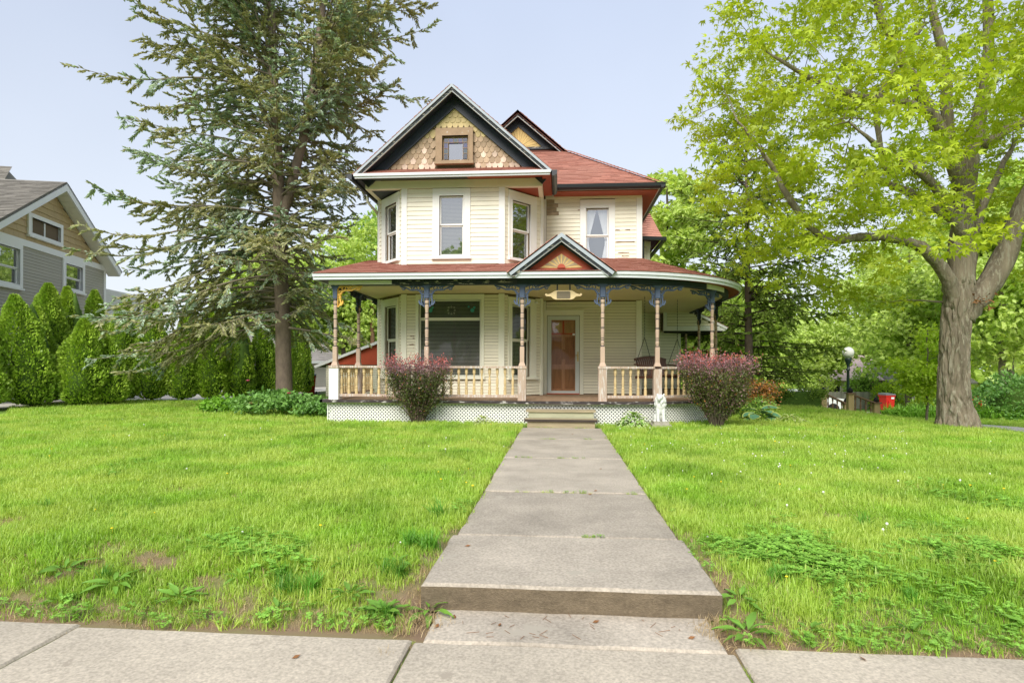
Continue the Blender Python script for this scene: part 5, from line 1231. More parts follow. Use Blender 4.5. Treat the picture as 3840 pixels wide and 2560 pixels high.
MB().box(20.99, 21.03, 49.43, 49.47, -2, -.1).build('sign_post', M['iron'], ns)

# fences
def board_fence(x0, x1, y0, y1, zg0, zg1, h, m, label):
    t = thing('board_fence', label, 'fence', (x0, y0, zg0)); L = math.hypot(x1 - x0, y1 - y0); n_ = int(L / .15); ang_ = math.atan2(y1 - y0, x1 - x0)
    b = MB(); b.box(0, .142, 0, .02, 0, h); me_ = b.mesh('fence_board', m); cut = min(n_, 300)
    for i in range(cut):
        f = i / n_; new_obj('fence_board', me_, t, (x0 + (x1 - x0) * f, y0 + (y1 - y0) * f, zg0 + (zg1 - zg0) * f + rnd.uniform(-.02, .02)), ang_)
    b = MB(); b.bar((x0, y0 + .04, zg0 + h * .8), (x1, y1 + .04, zg1 + h * .8), .04, .09); b.bar((x0, y0 + .04, zg0 + h * .25), (x1, y1 + .04, zg1 + h * .25), .04, .09); b.build('fence_rail', m, t)
board_fence(15.5, 26.0, 46.3, 47.2, -2.3, -2.3, 1.75, M['fencew'], 'weathered grey board fence behind the globe lamps')
board_fence(10.6, 12.1, 34.0, 34.1, -1.3, -1.3, 1.5, M['fencet'], 'short fresh tan board fence beside the clipped hedge')
# far buildings
fh = thing('far_house', 'house with faded pink roof beyond the gray fence', 'house', (27, 64, -2.5))
MB().box(20, 34, 62, 72, -2.5, .1).build('wall', M['paleside'], fh); slab_roof([(19.5, 61.4, .0), (34.5, 61.4, .0), (33, 67, 2.6), (21, 67, 2.6)], .15, M['pinkroof'], parent=fh); slab_roof([(34.5, 61.4, 0), (34.5, 72.6, 0), (33, 67, 2.6)], .15, M['pinkroof'], parent=fh)
for x in (23, 26.5, 30):
    w_ = MB().box(x, x + 1.2, 61.93, 61.99, -1.4, -.3).build('window', M['white'], fh); MB().box(x + .08, x + 1.12, 61.90, 61.925, -1.32, -.38).build('pane', M['dark'], w_)
wg = thing('white_garage', 'white garage with pale lap siding left of the maple trunk', 'garage', (28, 50, -2.2))
Ww = WF((25.6, 48.5), (31.2, 48.8)); b = MB(); b.wbox(Ww, 0, Ww.L, -2.4, .2, -6, 0); b.build('wall', M['gap'], wg)
for i in range(23): new_obj('clapboard', board_mesh(Ww.L, .106, M['whiteside'], 'w'), wg, Ww.P(0, -2.3 + i * .112, 0), Ww.ang)
b = MB(); b.wbox(Ww, 0, .35, -2.4, .15, .0, .05); b.build('corner_board', M['white2'], wg); b = MB(); b.wbox(Ww, .8, 3.2, -2.3, -.3, .02, .04); b.build('garage_door', M['paleside'], wg)
slab_roof([Ww.P(-.5, .15, .4), Ww.P(Ww.L + .5, .15, .4), Ww.P(Ww.L + .5, 1.7, -3), Ww.P(-.5, 1.7, -3)], .12, M['groof2'], parent=wg)
yh = thing('yellow_house', 'pale yellow house glimpsed through trees behind the maple', 'house', (45, 48, -2))
MB().box(41, 52, 48, 56, -2, 3).build('wall', mat('yellow_wall', (.62, .48, .2), .7), yh); slab_roof([(40.5, 47.5, 3), (52.5, 47.5, 3), (52.5, 52, 5.2), (40.5, 52, 5.2)], .15, M['groof2'], parent=yh)
for x in (42.5, 46, 49): MB().box(x, x + 1.2, 47.93, 47.99, -.2, 1.2).build('window', M['white2'], yh)
# parked white car behind the clipped hedge
cr = thing('parked_car', 'white parked car mostly hidden behind the clipped hedge', 'car', (14, 36.5, -1.4))
prof = [(-2.1, .35), (-2.15, .75), (-1.9, .85), (-1.2, .95), (-.75, 1.38), (.7, 1.42), (1.35, .98), (2.0, .9), (2.15, .6), (2.1, .35)]
b = MB(); b.prism(prof, lambda a, c, t: (14.2 + a, 36.5 + t, -1.45 + c), -.85, .85); b.build('body', M['carp'], cr)
b = MB(); b.prism([(-1.1, .95), (-.7, 1.3), (.62, 1.34), (1.15, .98)], lambda a, c, t: (14.2 + a, 36.5 + t, -1.45 + c), -.862, .862); b.build('side_glass', M['dark'], cr)
for sx_ in (-1.35, 1.35):
    for sy_ in (-.8, .8): b = MB(); b.tube([(14.2 + sx_, 36.5 + sy_ - .1, -1.12), (14.2 + sx_, 36.5 + sy_ + .1, -1.12)], .33, 14); b.build('wheel', M['rubber'], cr)

# ------------------------------------------------------------------ the white lion
ln = thing('lion_statue', 'white painted seated lion statue on a low mossy plinth before the lattice', 'statue', (2.06, 12.5, 0))
def blob(b, c, r, seg=10):
    cx_, cy_, cz_ = c; rx, ry, rz_ = r; k = len(b.v)
    for i in range(seg + 1):
        t = math.pi * i / seg
        for j in range(2 * seg): a = math.pi * j / seg; b.v.append((cx_ + rx * math.sin(t) * math.cos(a), cy_ + ry * math.sin(t) * math.sin(a), cz_ + rz_ * math.cos(t)))
    for i in range(seg):
        for j in range(2 * seg): j2 = (j + 1) % (2 * seg); b.f.append((k + i * 2 * seg + j, k + (i + 1) * 2 * seg + j, k + (i + 1) * 2 * seg + j2, k + i * 2 * seg + j2)); b.m.append(0)
b = MB(); X0, Y0 = 2.06, 12.5
blob(b, (X0 + .03, Y0 + .08, .24), (.10, .14, .16)); blob(b, (X0, Y0 - .02, .37), (.085, .09, .14)); blob(b, (X0 + .09, Y0 + .10, .17), (.055, .10, .09)); blob(b, (X0 - .08, Y0 + .10, .17), (.05, .10, .09))
for s_ in (-1, 1):
    b.tube([(X0 + s_ * .05, Y0 - .05, .40), (X0 + s_ * .055, Y0 - .09, .25), (X0 + s_ * .055, Y0 - .10, .13)], [.048, .034, .030], 8); blob(b, (X0 + s_ * .055, Y0 - .125, .125), (.036, .055, .026), 6); blob(b, (X0 + s_ * .11, Y0 - .02, .12), (.035, .07, .025), 6)
blob(b, (X0 + .0, Y0 - .03, .535), (.115, .10, .12)); blob(b, (X0 + .0, Y0 - .05, .43), (.10, .075, .12)); blob(b, (X0 - .02, Y0 - .09, .60), (.065, .07, .065)); blob(b, (X0 - .045, Y0 - .155, .575), (.036, .045, .032), 8); blob(b, (X0 - .045, Y0 - .15, .545), (.03, .035, .022), 6)
for s_ in (-1, 1): blob(b, (X0 + s_ * .065, Y0 - .06, .655), (.022, .015, .024), 6)
for i in range(70):
    a = rnd.uniform(0, 2 * math.pi); zz_ = rnd.uniform(.36, .64); rr_ = .105 * math.sin(max(.25, (zz_ - .28) / .42 * math.pi * .9))
    if math.sin(a) < -.5 and zz_ > .54 and abs(math.cos(a)) < .75: continue
    p = Vector((X0 + rr_ * math.cos(a), Y0 - .035 + rr_ * .85 * math.sin(a), zz_)); q = p + Vector((.02 * math.cos(a + .5), .02 * math.sin(a + .5), -.05)); b.tube([p, p.lerp(q, .5) + Vector((0, 0, .004)), q], [.013, .017, .005], 5)
lm = b.build('lion', M['stone'], ln, smooth=True)
rmz = lm.modifiers.new('r', 'REMESH'); rmz.mode = 'VOXEL'; rmz.voxel_size = .0085; rmz.use_smooth_shade = True
b = MB(); b.box(X0 - .15, X0 + .15, Y0 - .20, Y0 + .2, .06, .115); b.box(X0 - .19, X0 + .19, Y0 - .24, Y0 + .24, -.06, .06); b.build('plinth', M['plinth'], ln)

# ------------------------------------------------------------------ vegetation
def limbs_mesh(b, limbs, seg=8):
    for pts, rads in limbs: b.tube(pts, rads, seg)
def smooth_line(pts, rads, n=4, wob=0.):
    out, ro = [], []
    for i in range(len(pts) - 1):
        p0 = Vector(pts[max(i - 1, 0)]); p1 = Vector(pts[i]); p2 = Vector(pts[i + 1]); p3 = Vector(pts[min(i + 2, len(pts) - 1)])
        for k in range(n):
            t = k / n; q = .5 * ((2 * p1) + (p2 - p0) * t + (2 * p0 - 5 * p1 + 4 * p2 - p3) * t * t + (3 * p1 - p0 - 3 * p2 + p3) * t ** 3)
            if wob: q += Vector((rnd.uniform(-wob, wob), rnd.uniform(-wob, wob), rnd.uniform(-wob, wob)))
            out.append(q); ro.append(rads[i] + (rads[i + 1] - rads[i]) * t)
    out.append(Vector(pts[-1])); ro.append(rads[-1]); return out, ro
class Skel:
    def __init__(s): s.P = np.zeros((0, 3)); s.R = np.zeros(0); s.br = []
    def add(s, pts, rads, seg=6):
        s.br.append((pts, rads, seg)); s.P = np.vstack([s.P, np.array([tuple(p) for p in pts])]); s.R = np.concatenate([s.R, rads])
    def reach(s, t, up=.12, k=.016, wob=.06, zpen=1.0, minr=.005):
        t = np.array(t); d = np.linalg.norm(s.P - t, axis=1); c = d + zpen * np.maximum(0, s.P[:, 2] - t[2]) + (s.R < .007) * .5
        i = int(np.argmin(c)); dist = d[i]
        if dist < .12: return None
        p, q = Vector(s.P[i]), Vector(t); m = p.lerp(q, .5) + Vector((0, 0, up * dist)) + Vector(rng.normal(0, wob * dist, 3)); n = max(3, int(dist / .35) + 2)
        pts = []
        for j in range(n + 1):
            f = j / n; a = p.lerp(m, f).lerp(m.lerp(q, f), f); a += Vector(rng.normal(0, .012 * dist, 3)) * (0 < j < n); pts.append(a)
        r0 = min(s.R[i] * .7, minr + k * dist); rads = [r0 + (minr - r0) * (j / n) ** .8 for j in range(n + 1)]
        s.add(pts, rads, 6 if r0 > .03 else 4); return pts
def leaves_at(C, n, rad, size, tmpl, flat=.45, droop=.3, up=.75, vary=.35):
    C = np.repeat(C, n, axis=0); N_ = len(C)
    off = rng.normal(0, 1, (N_, 3)); off /= np.maximum(np.linalg.norm(off, axis=1, keepdims=True), .3); off *= rng.random((N_, 1)) ** .5
    P = C + off * np.array([rad, rad, rad * flat]); D = off * [1, 1, .4] + rng.normal(0, .6, (N_, 3)) + [0, 0, -droop]
    Nn = rng.normal(0, 1 - up + .25, (N_, 3)) + [0, 0, up]; Sc = size * rng.uniform(1 - vary, 1 + vary, N_)
    return scatter(tmpl[0], tmpl[1], P, D, Nn, Sc)

# the big maple
mt = thing('maple_tree', 'big maple with thick furrowed trunk and spreading yellow-green crown', 'tree', (8.61, 13.8, 0))
sk = Skel()
def limb(pts, rads, n=4, seg=10, wob=.02): a, r_ = smooth_line(pts, rads, n, wob); sk.add(a, r_, seg)
limb([(8.62, 13.8, -.2), (8.60, 13.8, .12), (8.55, 13.8, .45), (8.53, 13.8, 1.1), (8.56, 13.8, 1.9), (8.62, 13.8, 2.6), (8.70, 13.82, 3.3)], [.52, .41, .325, .29, .285, .31, .25], 24, 200, 0)
limb([(8.68, 13.82, 3.0), (8.68, 13.81, 3.98), (8.80, 13.82, 5.3), (9.1, 13.9, 6.6), (9.35, 14.0, 8.2), (9.4, 14.1, 10.5), (9.3, 14.2, 12.8)], [.28, .23, .19, .15, .12, .085, .04], 4, 12)
limb([(8.76, 13.82, 5.0), (8.2, 13.6, 6.1), (7.6, 13.4, 7.0), (7.0, 13.3, 8.0), (6.5, 13.2, 9.2), (6.2, 13.1, 10.8)], [.17, .15, .125, .10, .075, .04])
limb([(8.78, 13.82, 5.2), (8.5, 14.0, 6.4), (8.6, 14.2, 7.8), (8.4, 14.4, 9.6), (8.3, 14.5, 11.5)], [.16, .14, .12, .09, .04])
limb([(8.50, 13.76, 2.55), (8.32, 13.6, 3.05), (7.85, 13.45, 3.6), (7.3, 13.3, 3.85), (6.5, 13.2, 3.95), (5.7, 13.1, 3.85), (5.2, 13.0, 4.1), (4.75, 13.0, 4.75), (4.3, 13.0, 5.6), (3.7, 12.9, 6.3)], [.19, .165, .135, .11, .095, .085, .08, .07, .055, .03])
limb([(8.72, 13.8, 2.3), (9.05, 13.8, 2.75), (9.45, 13.8, 3.4), (9.8, 13.8, 4.3), (10.25, 13.8, 5.4), (10.9, 13.7, 7.0), (11.4, 13.6, 9.0)], [.27, .255, .24, .22, .19, .14, .07])
limb([(8.9, 13.9, 3.0), (9.1, 14.1, 3.8), (9.4, 14.3, 4.7), (10.0, 14.6, 5.7), (10.8, 15.2, 6.6)], [.13, .11, .10, .08, .04])
limb([(8.62, 13.7, 4.0), (7.95, 13.2, 4.7), (7.2, 12.8, 5.2), (6.4, 12.4, 5.4), (5.5, 12.0, 5.9)], [.12, .11, .09, .07, .03])
limb([(7.85, 13.45, 6.6), (7.1, 13.2, 6.75), (6.2, 13.1, 6.85), (5.2, 13.0, 7.2), (4.2, 12.9, 7.8)], [.11, .10, .08, .06, .03])
limb([(6.9, 13.3, 5.3), (6.6, 13.2, 6.4), (6.9, 13.2, 7.4), (7.5, 13.1, 8.3)], [.07, .07, .055, .03])
limb([(9.1, 13.8, 6.0), (9.9, 13.4, 6.5), (10.9, 13.0, 6.9), (12.0, 12.6, 7.6)], [.12, .10, .07, .03])
limb([(8.66, 13.9, 4.4), (8.2, 15.0, 5.4), (7.8, 16.2, 6.2), (7.4, 17.2, 7.2)], [.12, .10, .07, .03])
def left_edge(z): return float(np.interp(z, [2.2, 2.6, 3.0, 3.8, 5.0, 5.4, 6.6, 7.0, 8.6, 10.5, 13], [7.2, 5.6, 4.6, 3.5, 2.75, 2.5, 2.45, 2.8, 3.1, 4.0, 6.0]))
targets = []
while len(targets) < 820:
    z = rng.uniform(2.25, 12.2); y = rng.uniform(9.6, 17.4); x = rng.uniform(2.4, 14.5)
    f = abs(y - 13.3) / 4.1; le = left_edge(z) + .12 + 2.2 * max(0, f) ** 2.5
    if x < le or x > 14.6 - .9 * f ** 2 or f > 1: continue
    if x > 7.7 and z < 3.6 + (1.2 if x < 10.5 else 0): continue
    if z > 12.2 - (f * 2.5) ** 1.5: continue
    if 6.6 < x < 9.8 and y < 13.2 and z < 6.0 and rng.random() < .75: continue     # open in front of the trunk
    if noise.noise(Vector((x * .8, y * .8, z * .95 + 3))) < -.02: continue
    targets.append((x, y, z))
targets.sort(key=lambda t: math.dist(t, (8.6, 13.8, 5)))
ends = []
for t in targets:
    pts = sk.reach(t, up=.10, k=.013)
    ends.append(t)
    if pts and len(pts) > 4: ends.append(tuple(pts[len(pts) * 2 // 3]))
b = MB()
for pts, rads, seg in sk.br:
    if seg > 8: b.tube(pts, rads, seg)
trunk = b.build('trunk', M['bark'], mt, smooth=True)
# furrowed bark: long interlaced ridges pushed out of the trunk and the thick limbs
k_ = 0
me = trunk.data; nv_ = len(me.vertices); co = np.zeros(nv_ * 3, dtype=np.float32); me.vertices.foreach_get('co', co); co = co.reshape(-1, 3); nrm_ = np.zeros(nv_ * 3, dtype=np.float32); me.vertices.foreach_get('normal', nrm_); nrm_ = nrm_.reshape(-1, 3)
for i in range(nv_):
    p = Vector(co[i]) + ORG[mt]; q = Vector((p.x * 11, p.y * 11, p.z * 1.9)); w = noise.noise(Vector((p.x * 2, p.y * 2, p.z * 2))) * 1.2
    rdg = 1 - abs(noise.noise(q + Vector((w, w, 0)))) * 3.2; rdg2 = 1 - abs(noise.noise(Vector((p.x * 22, p.y * 22, p.z * 5)))) * 2.6
    big = noise.noise(Vector((p.x * 2.4, p.y * 2.4, p.z * .6)))
    co[i] += nrm_[i] * ((-.055 * max(0, rdg) ** .8 - .014 * max(0, rdg2)) * (.8 if p.z < 3.0 else .45) + .03 * big * (1 if p.z < 2.6 else 0))
me.vertices.foreach_set('co', co.ravel()); me.update()
b = MB()
for pts, rads, seg in sk.br:
    if seg <= 8: b.tube(pts, rads, seg, cap=False)
b.build('branch', M['twig'], mt, smooth=True)
E_ = np.array(ends)
v, f = leaves_at(E_, 44, .47, .118, T_MAPLE, flat=.38, droop=.35, up=.8)
cr_ = new_obj('crown', np_mesh('crown', v - np.array(ORG[mt]), f, M['maple']), mt)
b = MB()                                                            # tuft of dead leaves in the fork
for i in range(40):
    p = Vector((8.86, 13.42, 2.62)) + Vector(rng.normal(0, .07, 3)); q = p + Vector(rng.normal(0, .06, 3)); b.add([p, q, q + Vector(rng.normal(0, .04, 3))], [(0, 1, 2)])
b.build('dead_leaf_tuft', M['litter'], mt)

# conifers: whorled branches with hanging side twigs and sprays of needles
def conifer(t, leaders, branches, mats, sprig=.11, gap=.055, tw_gap=.22, tw_len=.75, hang=.35, seg=14, wseed=1, width=1.0):
    """branches: (start point, azimuth, rise, length, base radius)"""
    wood = MB()
    for pts, rads in leaders: a, r_ = smooth_line(pts, rads, 4, .012); wood.tube(a, r_, seg)
    tr_ = wood.build('trunk', M['barks'], t, smooth=True)
    wood = MB(); SP_, SD_ = [], []
    for (p0, az, rise, L, r0) in branches:
        n = max(5, int(L / .3)); p = Vector(p0); d = Vector((math.cos(az) * math.cos(rise), math.sin(az) * math.cos(rise), math.sin(rise))); pts = [p.copy()]; sag = rng.uniform(.6, 1.3)
        for i in range(n):
            f = i / n; d.z += (-.055 * sag if f < .55 else .075) * (L / 4) ; d.x += rng.normal(0, .03); d.y += rng.normal(0, .03); d.normalize(); p = p + d * (L / n); pts.append(p.copy())
        rads = [r0 * (1 - .88 * i / n) for i in range(n + 1)]; wood.tube(pts, rads, 5, cap=False)
        s = L * .14
        side = 1
        while s < L:
            f = s / L; i = min(int(f * n), n - 1); q = pts[i].lerp(pts[i + 1], f * n - i); dd = (pts[i + 1] - pts[i]).normalized(); side = -side
            sidev = dd.cross(Vector((0, 0, 1))).normalized() * side
            l2 = tw_len * (1 - f * .65) * rng.uniform(.5, 1.15) * min(1, L / 3) * (1 if f > .22 else .5)
            td = (sidev * rng.uniform(.25, 1) + dd * rng.uniform(.2, 1.1) + Vector((0, 0, rng.uniform(-hang * 2.6, .35)))).normalized(); m = max(2, int(l2 / .16)); tp = [q]; cq = q
            for j in range(m): td = (td + Vector((0, 0, -hang * .22))).normalized(); cq = cq + td * (l2 / m); tp.append(cq)
            if l2 > .2: wood.tube(tp, [.008 * (1 - .7 * j / m) + .002 for j in range(m + 1)], 3, cap=False)
            kk = int(l2 / gap) + 1
            for j in range(kk):
                g_ = (j + rng.random()) / kk * m; j0 = min(int(g_), m - 1); c = tp[j0].lerp(tp[j0 + 1], g_ - j0)
                for w_ in (-1, 1):
                    sd = td.cross(Vector((0, 0, 1))).normalized() * w_ * rng.uniform(.4, 1.0) * width; SP_.append(c); SD_.append(td + sd + Vector((0, 0, rng.uniform(-.5, .35))))
            s += tw_gap * rng.uniform(.6, 1.4)
        for j in range(int(L * 10)):
            f = rng.uniform(.5, 1.0) ; i = min(int(f * n), n - 1); SP_.append(pts[i].lerp(pts[i + 1], f * n - i)); SD_.append((pts[i + 1] - pts[i]).normalized() + Vector(rng.normal(0, .5, 3)))
    wood.build('branch', M['twig2'] if mats[0] == 'spruce' else M['barkd'], t, smooth=True)
    P_ = np.array([tuple(p) for p in SP_]); D_ = np.array([tuple(p) for p in SD_]); N_ = rng.normal(0, .6, P_.shape) + [0, 0, 1.]
    S_ = sprig * rng.uniform(.65, 1.4, len(P_)); v, f = scatter(T_SPRIG[0], T_SPRIG[1], P_, D_, N_, S_)
    sel = np.array([noise.noise(Vector((p[0] * .9, p[1] * .9, p[2] * .9))) for p in P_]) + rng.normal(0, .12, len(P_)); mi = np.repeat((sel > .12).astype(int), 2)
    o = new_obj('needles', np_mesh('needles', v - np.array(ORG[t]), f, [M[k] for k in mats], mi if len(mats) > 1 else None), t); return len(P_)
sp = thing('spruce_tree', 'tall twin-stemmed spruce with long drooping blue-green branches beside the house', 'tree', (-7.69, 16.46, 0))
A = [(-7.69, 16.46, -.2), (-7.68, 16.46, .3), (-7.72, 16.46, 2), (-7.8, 16.45, 4.2), (-7.86, 16.45, 6.2), (-7.98, 16.44, 8.5), (-8.1, 16.43, 11.5), (-8.2, 16.4, 15), (-8.2, 16.4, 19)]
Bq = [(-7.80, 16.46, 5.2), (-7.45, 16.48, 6.5), (-7.2, 16.5, 7.5), (-6.95, 16.6, 9.2), (-6.73, 16.8, 11.7), (-6.6, 16.9, 14.5), (-6.5, 16.9, 17.5)]
def at_line(pts, z):
    for a, c in zip(pts, pts[1:]):
        if a[2] <= z <= c[2]: f = (z - a[2]) / (c[2] - a[2]); return Vector(a).lerp(Vector(c), f)
    return Vector(pts[-1])
brs = []
z = 2.35
while z < 17:
    for k in range(5 if z > 3 else 3):
        az = rng.uniform(0, 2 * math.pi); useB = z > 7.5 and math.cos(az) > -.1
        c = math.cos(az); Lz = (5.0 if c < 0 else 3.45) * abs(c) + 3.7 * (1 - abs(c))
        Lz *= float(np.interp(z, [2.3, 3, 5.5, 7, 11, 15, 19], [.82, 1.02, 1.0, .86, .95, .7, .35])) * rng.uniform(.55, 1.1)
        if c > .3 and z < 5: Lz *= .72
        rise = R(float(np.interp(z, [2.3, 4, 6, 8, 12, 17], [-2, 4, 16, 28, 36, 45]))) + rng.normal(0, .24)
        brs.append((at_line(Bq if useB else A, z), az, rise, Lz, .013 + .006 * Lz))
    if z > 6.3:
        for ln_ in ((A, B_) if z > 7.3 else (A,)) if False else ((A, Bq) if z > 7.3 else (A,)):
            for k in range(2): brs.append((at_line(ln_, z), rng.uniform(0, 6.28), R(20), rng.uniform(.8, 1.7), .018))
    z += .20
for az, zz_, L, ri in ((R(186), 2.5, 4.9, 4), (R(192), 3.0, 5.2, 10), (R(172), 3.9, 5.0, 10), (R(183), 4.4, 5.5, 12), (R(-8), 2.3, 2.6, -6), (R(190), 4.9, 5.2, 9), (R(176), 3.3, 5.3, 8), (R(188), 3.6, 5.1, 9), (R(181), 2.8, 4.4, 4), (R(195), 3.3, 4.4, 6), (R(160), 2.9, 3.6, 4), (R(205), 3.1, 3.8, 5)):
    brs.append((at_line(A, zz_), az, R(ri), L, .045))
nsp = conifer(sp, [(A, [.28, .235, .21, .19, .16, .125, .10, .07, .02]), (Bq, [.12, .13, .13, .11, .09, .06, .02])], brs, ('spruce', 'spruce2'), sprig=.115, gap=.034, tw_gap=.19, tw_len=1.0, hang=.30)
hm = thing('hemlock_tree', 'dark feathery hemlock rising behind the curved porch', 'tree', (6.9, 22.6, -.4))
hl = [(6.9, 22.6, -.6), (6.9, 22.6, 1.5), (6.85, 22.6, 4.5), (6.75, 22.6, 10.7)]; brs = []; z = .75
while z < 10.4:
    for k in range(4):
        az = rng.uniform(0, 2 * math.pi); brs.append((at_line(hl, z), az, R(float(np.interp(z, [.7, 4, 9], [4, 12, 35]))) + rng.normal(0, .1), float(np.interp(z, [.7, 2, 4.5, 7.5, 9.4, 10.6], [2.2, 2.9, 3.1, 2.4, 1.4, .3])) * rng.uniform(.75, 1.1), .03))
    z += .24
conifer(hm, [(hl, [.17, .15, .10, .02])], brs, ('hemlock',), sprig=.14, gap=.06, tw_gap=.2, tw_len=.85, hang=.45)

# arborvitae hedge
def arborvitae(x, y, zt, w, label, nf=None):
    g_ = H(x, y); hgt_ = zt - g_; t = thing('arborvitae', label, 'shrub', (x, y, g_), 'arborvitae shrubs of the hedge row'); s_ = rng.uniform(0, 50); lx, ly = rng.normal(0, .04, 2)
    n = nf or int(9500 * w * hgt_ / 3.3)
    a = rng.uniform(0, 2 * math.pi, n); u = rng.random(n) ** .85
    prof_ = np.interp(u, [0, .05, .22, .5, .75, .9, 1.0], [.42, .78, 1.0, .84, .55, .30, .02])
    ns = np.array([noise.noise(Vector((math.cos(q) * 1.6 + s_, math.sin(q) * 1.6, uu * hgt_ * 1.5))) for q, uu in zip(a, u)]); ns2 = np.array([noise.noise(Vector((math.cos(q) * 4 + s_, math.sin(q) * 4, uu * hgt_ * 4))) for q, uu in zip(a, u)])
    rr = w * .5 * prof_ * (1 + .38 * ns + .18 * ns2) * rng.uniform(.86, 1.04, n) + .02
    P_ = np.stack([x + lx * u * hgt_ + rr * np.cos(a), y + ly * u * hgt_ + rr * np.sin(a), g_ + .12 + u * (hgt_ - .15)], 1)
    D_ = np.stack([np.cos(a) * .65, np.sin(a) * .65, np.full(n, .75)], 1) + rng.normal(0, .30, (n, 3)); N_ = np.stack([-np.sin(a), np.cos(a), np.zeros(n)], 1) + rng.normal(0, .7, (n, 3))
    v, f = scatter(T_FAN[0], T_FAN[1], P_, D_, N_, .078 * rng.uniform(.7, 1.35, n)); new_obj('foliage', np_mesh('foliage', v - np.array(ORG[t]), f, M['arbor']), t)
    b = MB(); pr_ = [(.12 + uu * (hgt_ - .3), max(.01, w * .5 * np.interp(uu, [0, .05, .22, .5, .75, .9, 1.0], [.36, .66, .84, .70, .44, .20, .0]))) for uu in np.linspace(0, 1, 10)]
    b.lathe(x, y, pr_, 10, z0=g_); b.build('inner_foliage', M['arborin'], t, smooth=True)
    b = MB(); b.tube([(x, y, g_ - .1), (x, y, g_ + .35)], [.06, .045], 6); b.build('trunk', M['barkd'], t)
AB = [(-15.48, 14.96, 3.01, 1.35, 'arborvitae at the street end of the hedge, cut by the picture edge'), (-15.0, 16.16, 3.15, 1.30, 'broad arborvitae near the street end of the hedge'), (-15.6, 16.9, 2.96, 1.1, 'arborvitae squeezed behind the two near the street end'),
      (-16.0, 17.82, 3.75, 1.30, 'tallest arborvitae, before the grey siding of the neighbour house'), (-16.0, 18.9, 3.80, 1.0, 'slim tall arborvitae just under the neighbour house window'), (-14.0, 16.75, 2.65, 1.22, 'short plump arborvitae standing forward of the tall ones'),
      (-16.0, 19.9, 3.8, 1.02, 'arborvitae behind the row under the neighbour eave corner'), (-13.55, 17.3, 2.05, 1.0, 'shortest arborvitae, forward of the row'), (-14.40, 18.93, 3.42, 1.15, 'arborvitae under the lowest spruce branch tips'), (-13.60, 19.3, 3.48, 1.08, 'arborvitae second from the spruce branch tips in the row'),
      (-12.78, 19.7, 3.25, 1.08, 'arborvitae in mid row below the bare drooping spruce limb'), (-12.0, 20.1, 3.3, 1.06, 'arborvitae under the middle of the drooping spruce limb'), (-11.3, 20.7, 3.11, 1.04, 'arborvitae two places before the slender ones by the spruce trunk'), (-10.9, 21.7, 3.1, .86, 'arborvitae in front of the slender ones by the spruce trunk'),
      (-10.95, 23.3, 3.0, .72, 'slender arborvitae, third from the spruce trunk'), (-11.2, 24.9, 3.0, .68, 'slender arborvitae, second from the spruce trunk'), (-11.45, 26.5, 2.9, .66, 'slender arborvitae touching the spruce trunk in view'), (-12.75, 28.9, 2.75, .72, 'slender arborvitae on the garage side of the spruce trunk')]
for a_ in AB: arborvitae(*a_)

# broadleaf trees of the background
def broad(name, label, x, y, h, r, m, n_t=60, n_l=60, size=.3, trunk_r=.2, group='trees beyond the yards', cat='tree', low=.25, tmpl=T_CLUMP, bark='barkd', lean=0, flat=.6, vr=1.0):
    g_ = H(x, y); t = thing(name, label, cat, (x, y, g_), group); sk_ = Skel()
    a, r_ = smooth_line([(x, y, g_ - .2), (x + lean * .3, y, g_ + h * .3), (x + lean * .7, y, g_ + h * .62), (x + lean, y, g_ + h * .92)], [trunk_r, trunk_r * .8, trunk_r * .45, .03], 4, .03); sk_.add(a, r_, 9)
    T_ = []; s0 = rng.uniform(0, 90); tries = 0
    while len(T_) < n_t and tries < n_t * 30:
        tries += 1
        q = rng.normal(0, 1, 3); q /= np.linalg.norm(q); q *= rng.random() ** .4
        px_, py_, pz_ = x + lean * .6 + q[0] * r, y + q[1] * r, g_ + h * (low + (1 - low) / 2) + q[2] * h * (1 - low) / 2 * vr
        if noise.noise(Vector((px_ * .5 + s0, py_ * .5, pz_ * .6))) < -.16: continue
        T_.append((px_, py_, pz_))
    T_.sort(key=lambda q: math.dist(q, (x, y, g_ + h * .4)))
    for q in T_: sk_.reach(q, k=.02)
    b = MB()
    for pts, rads, seg in sk_.br: b.tube(pts, rads, seg, cap=False)
    b.build('trunk', M[bark], t, smooth=True)
    v, f = leaves_at(np.array(T_), n_l, r * .26 + .25, size, tmpl, flat=flat, up=.45); new_obj('crown', np_mesh('crown', v - np.array(ORG[t]), f, M[m]), t); return t
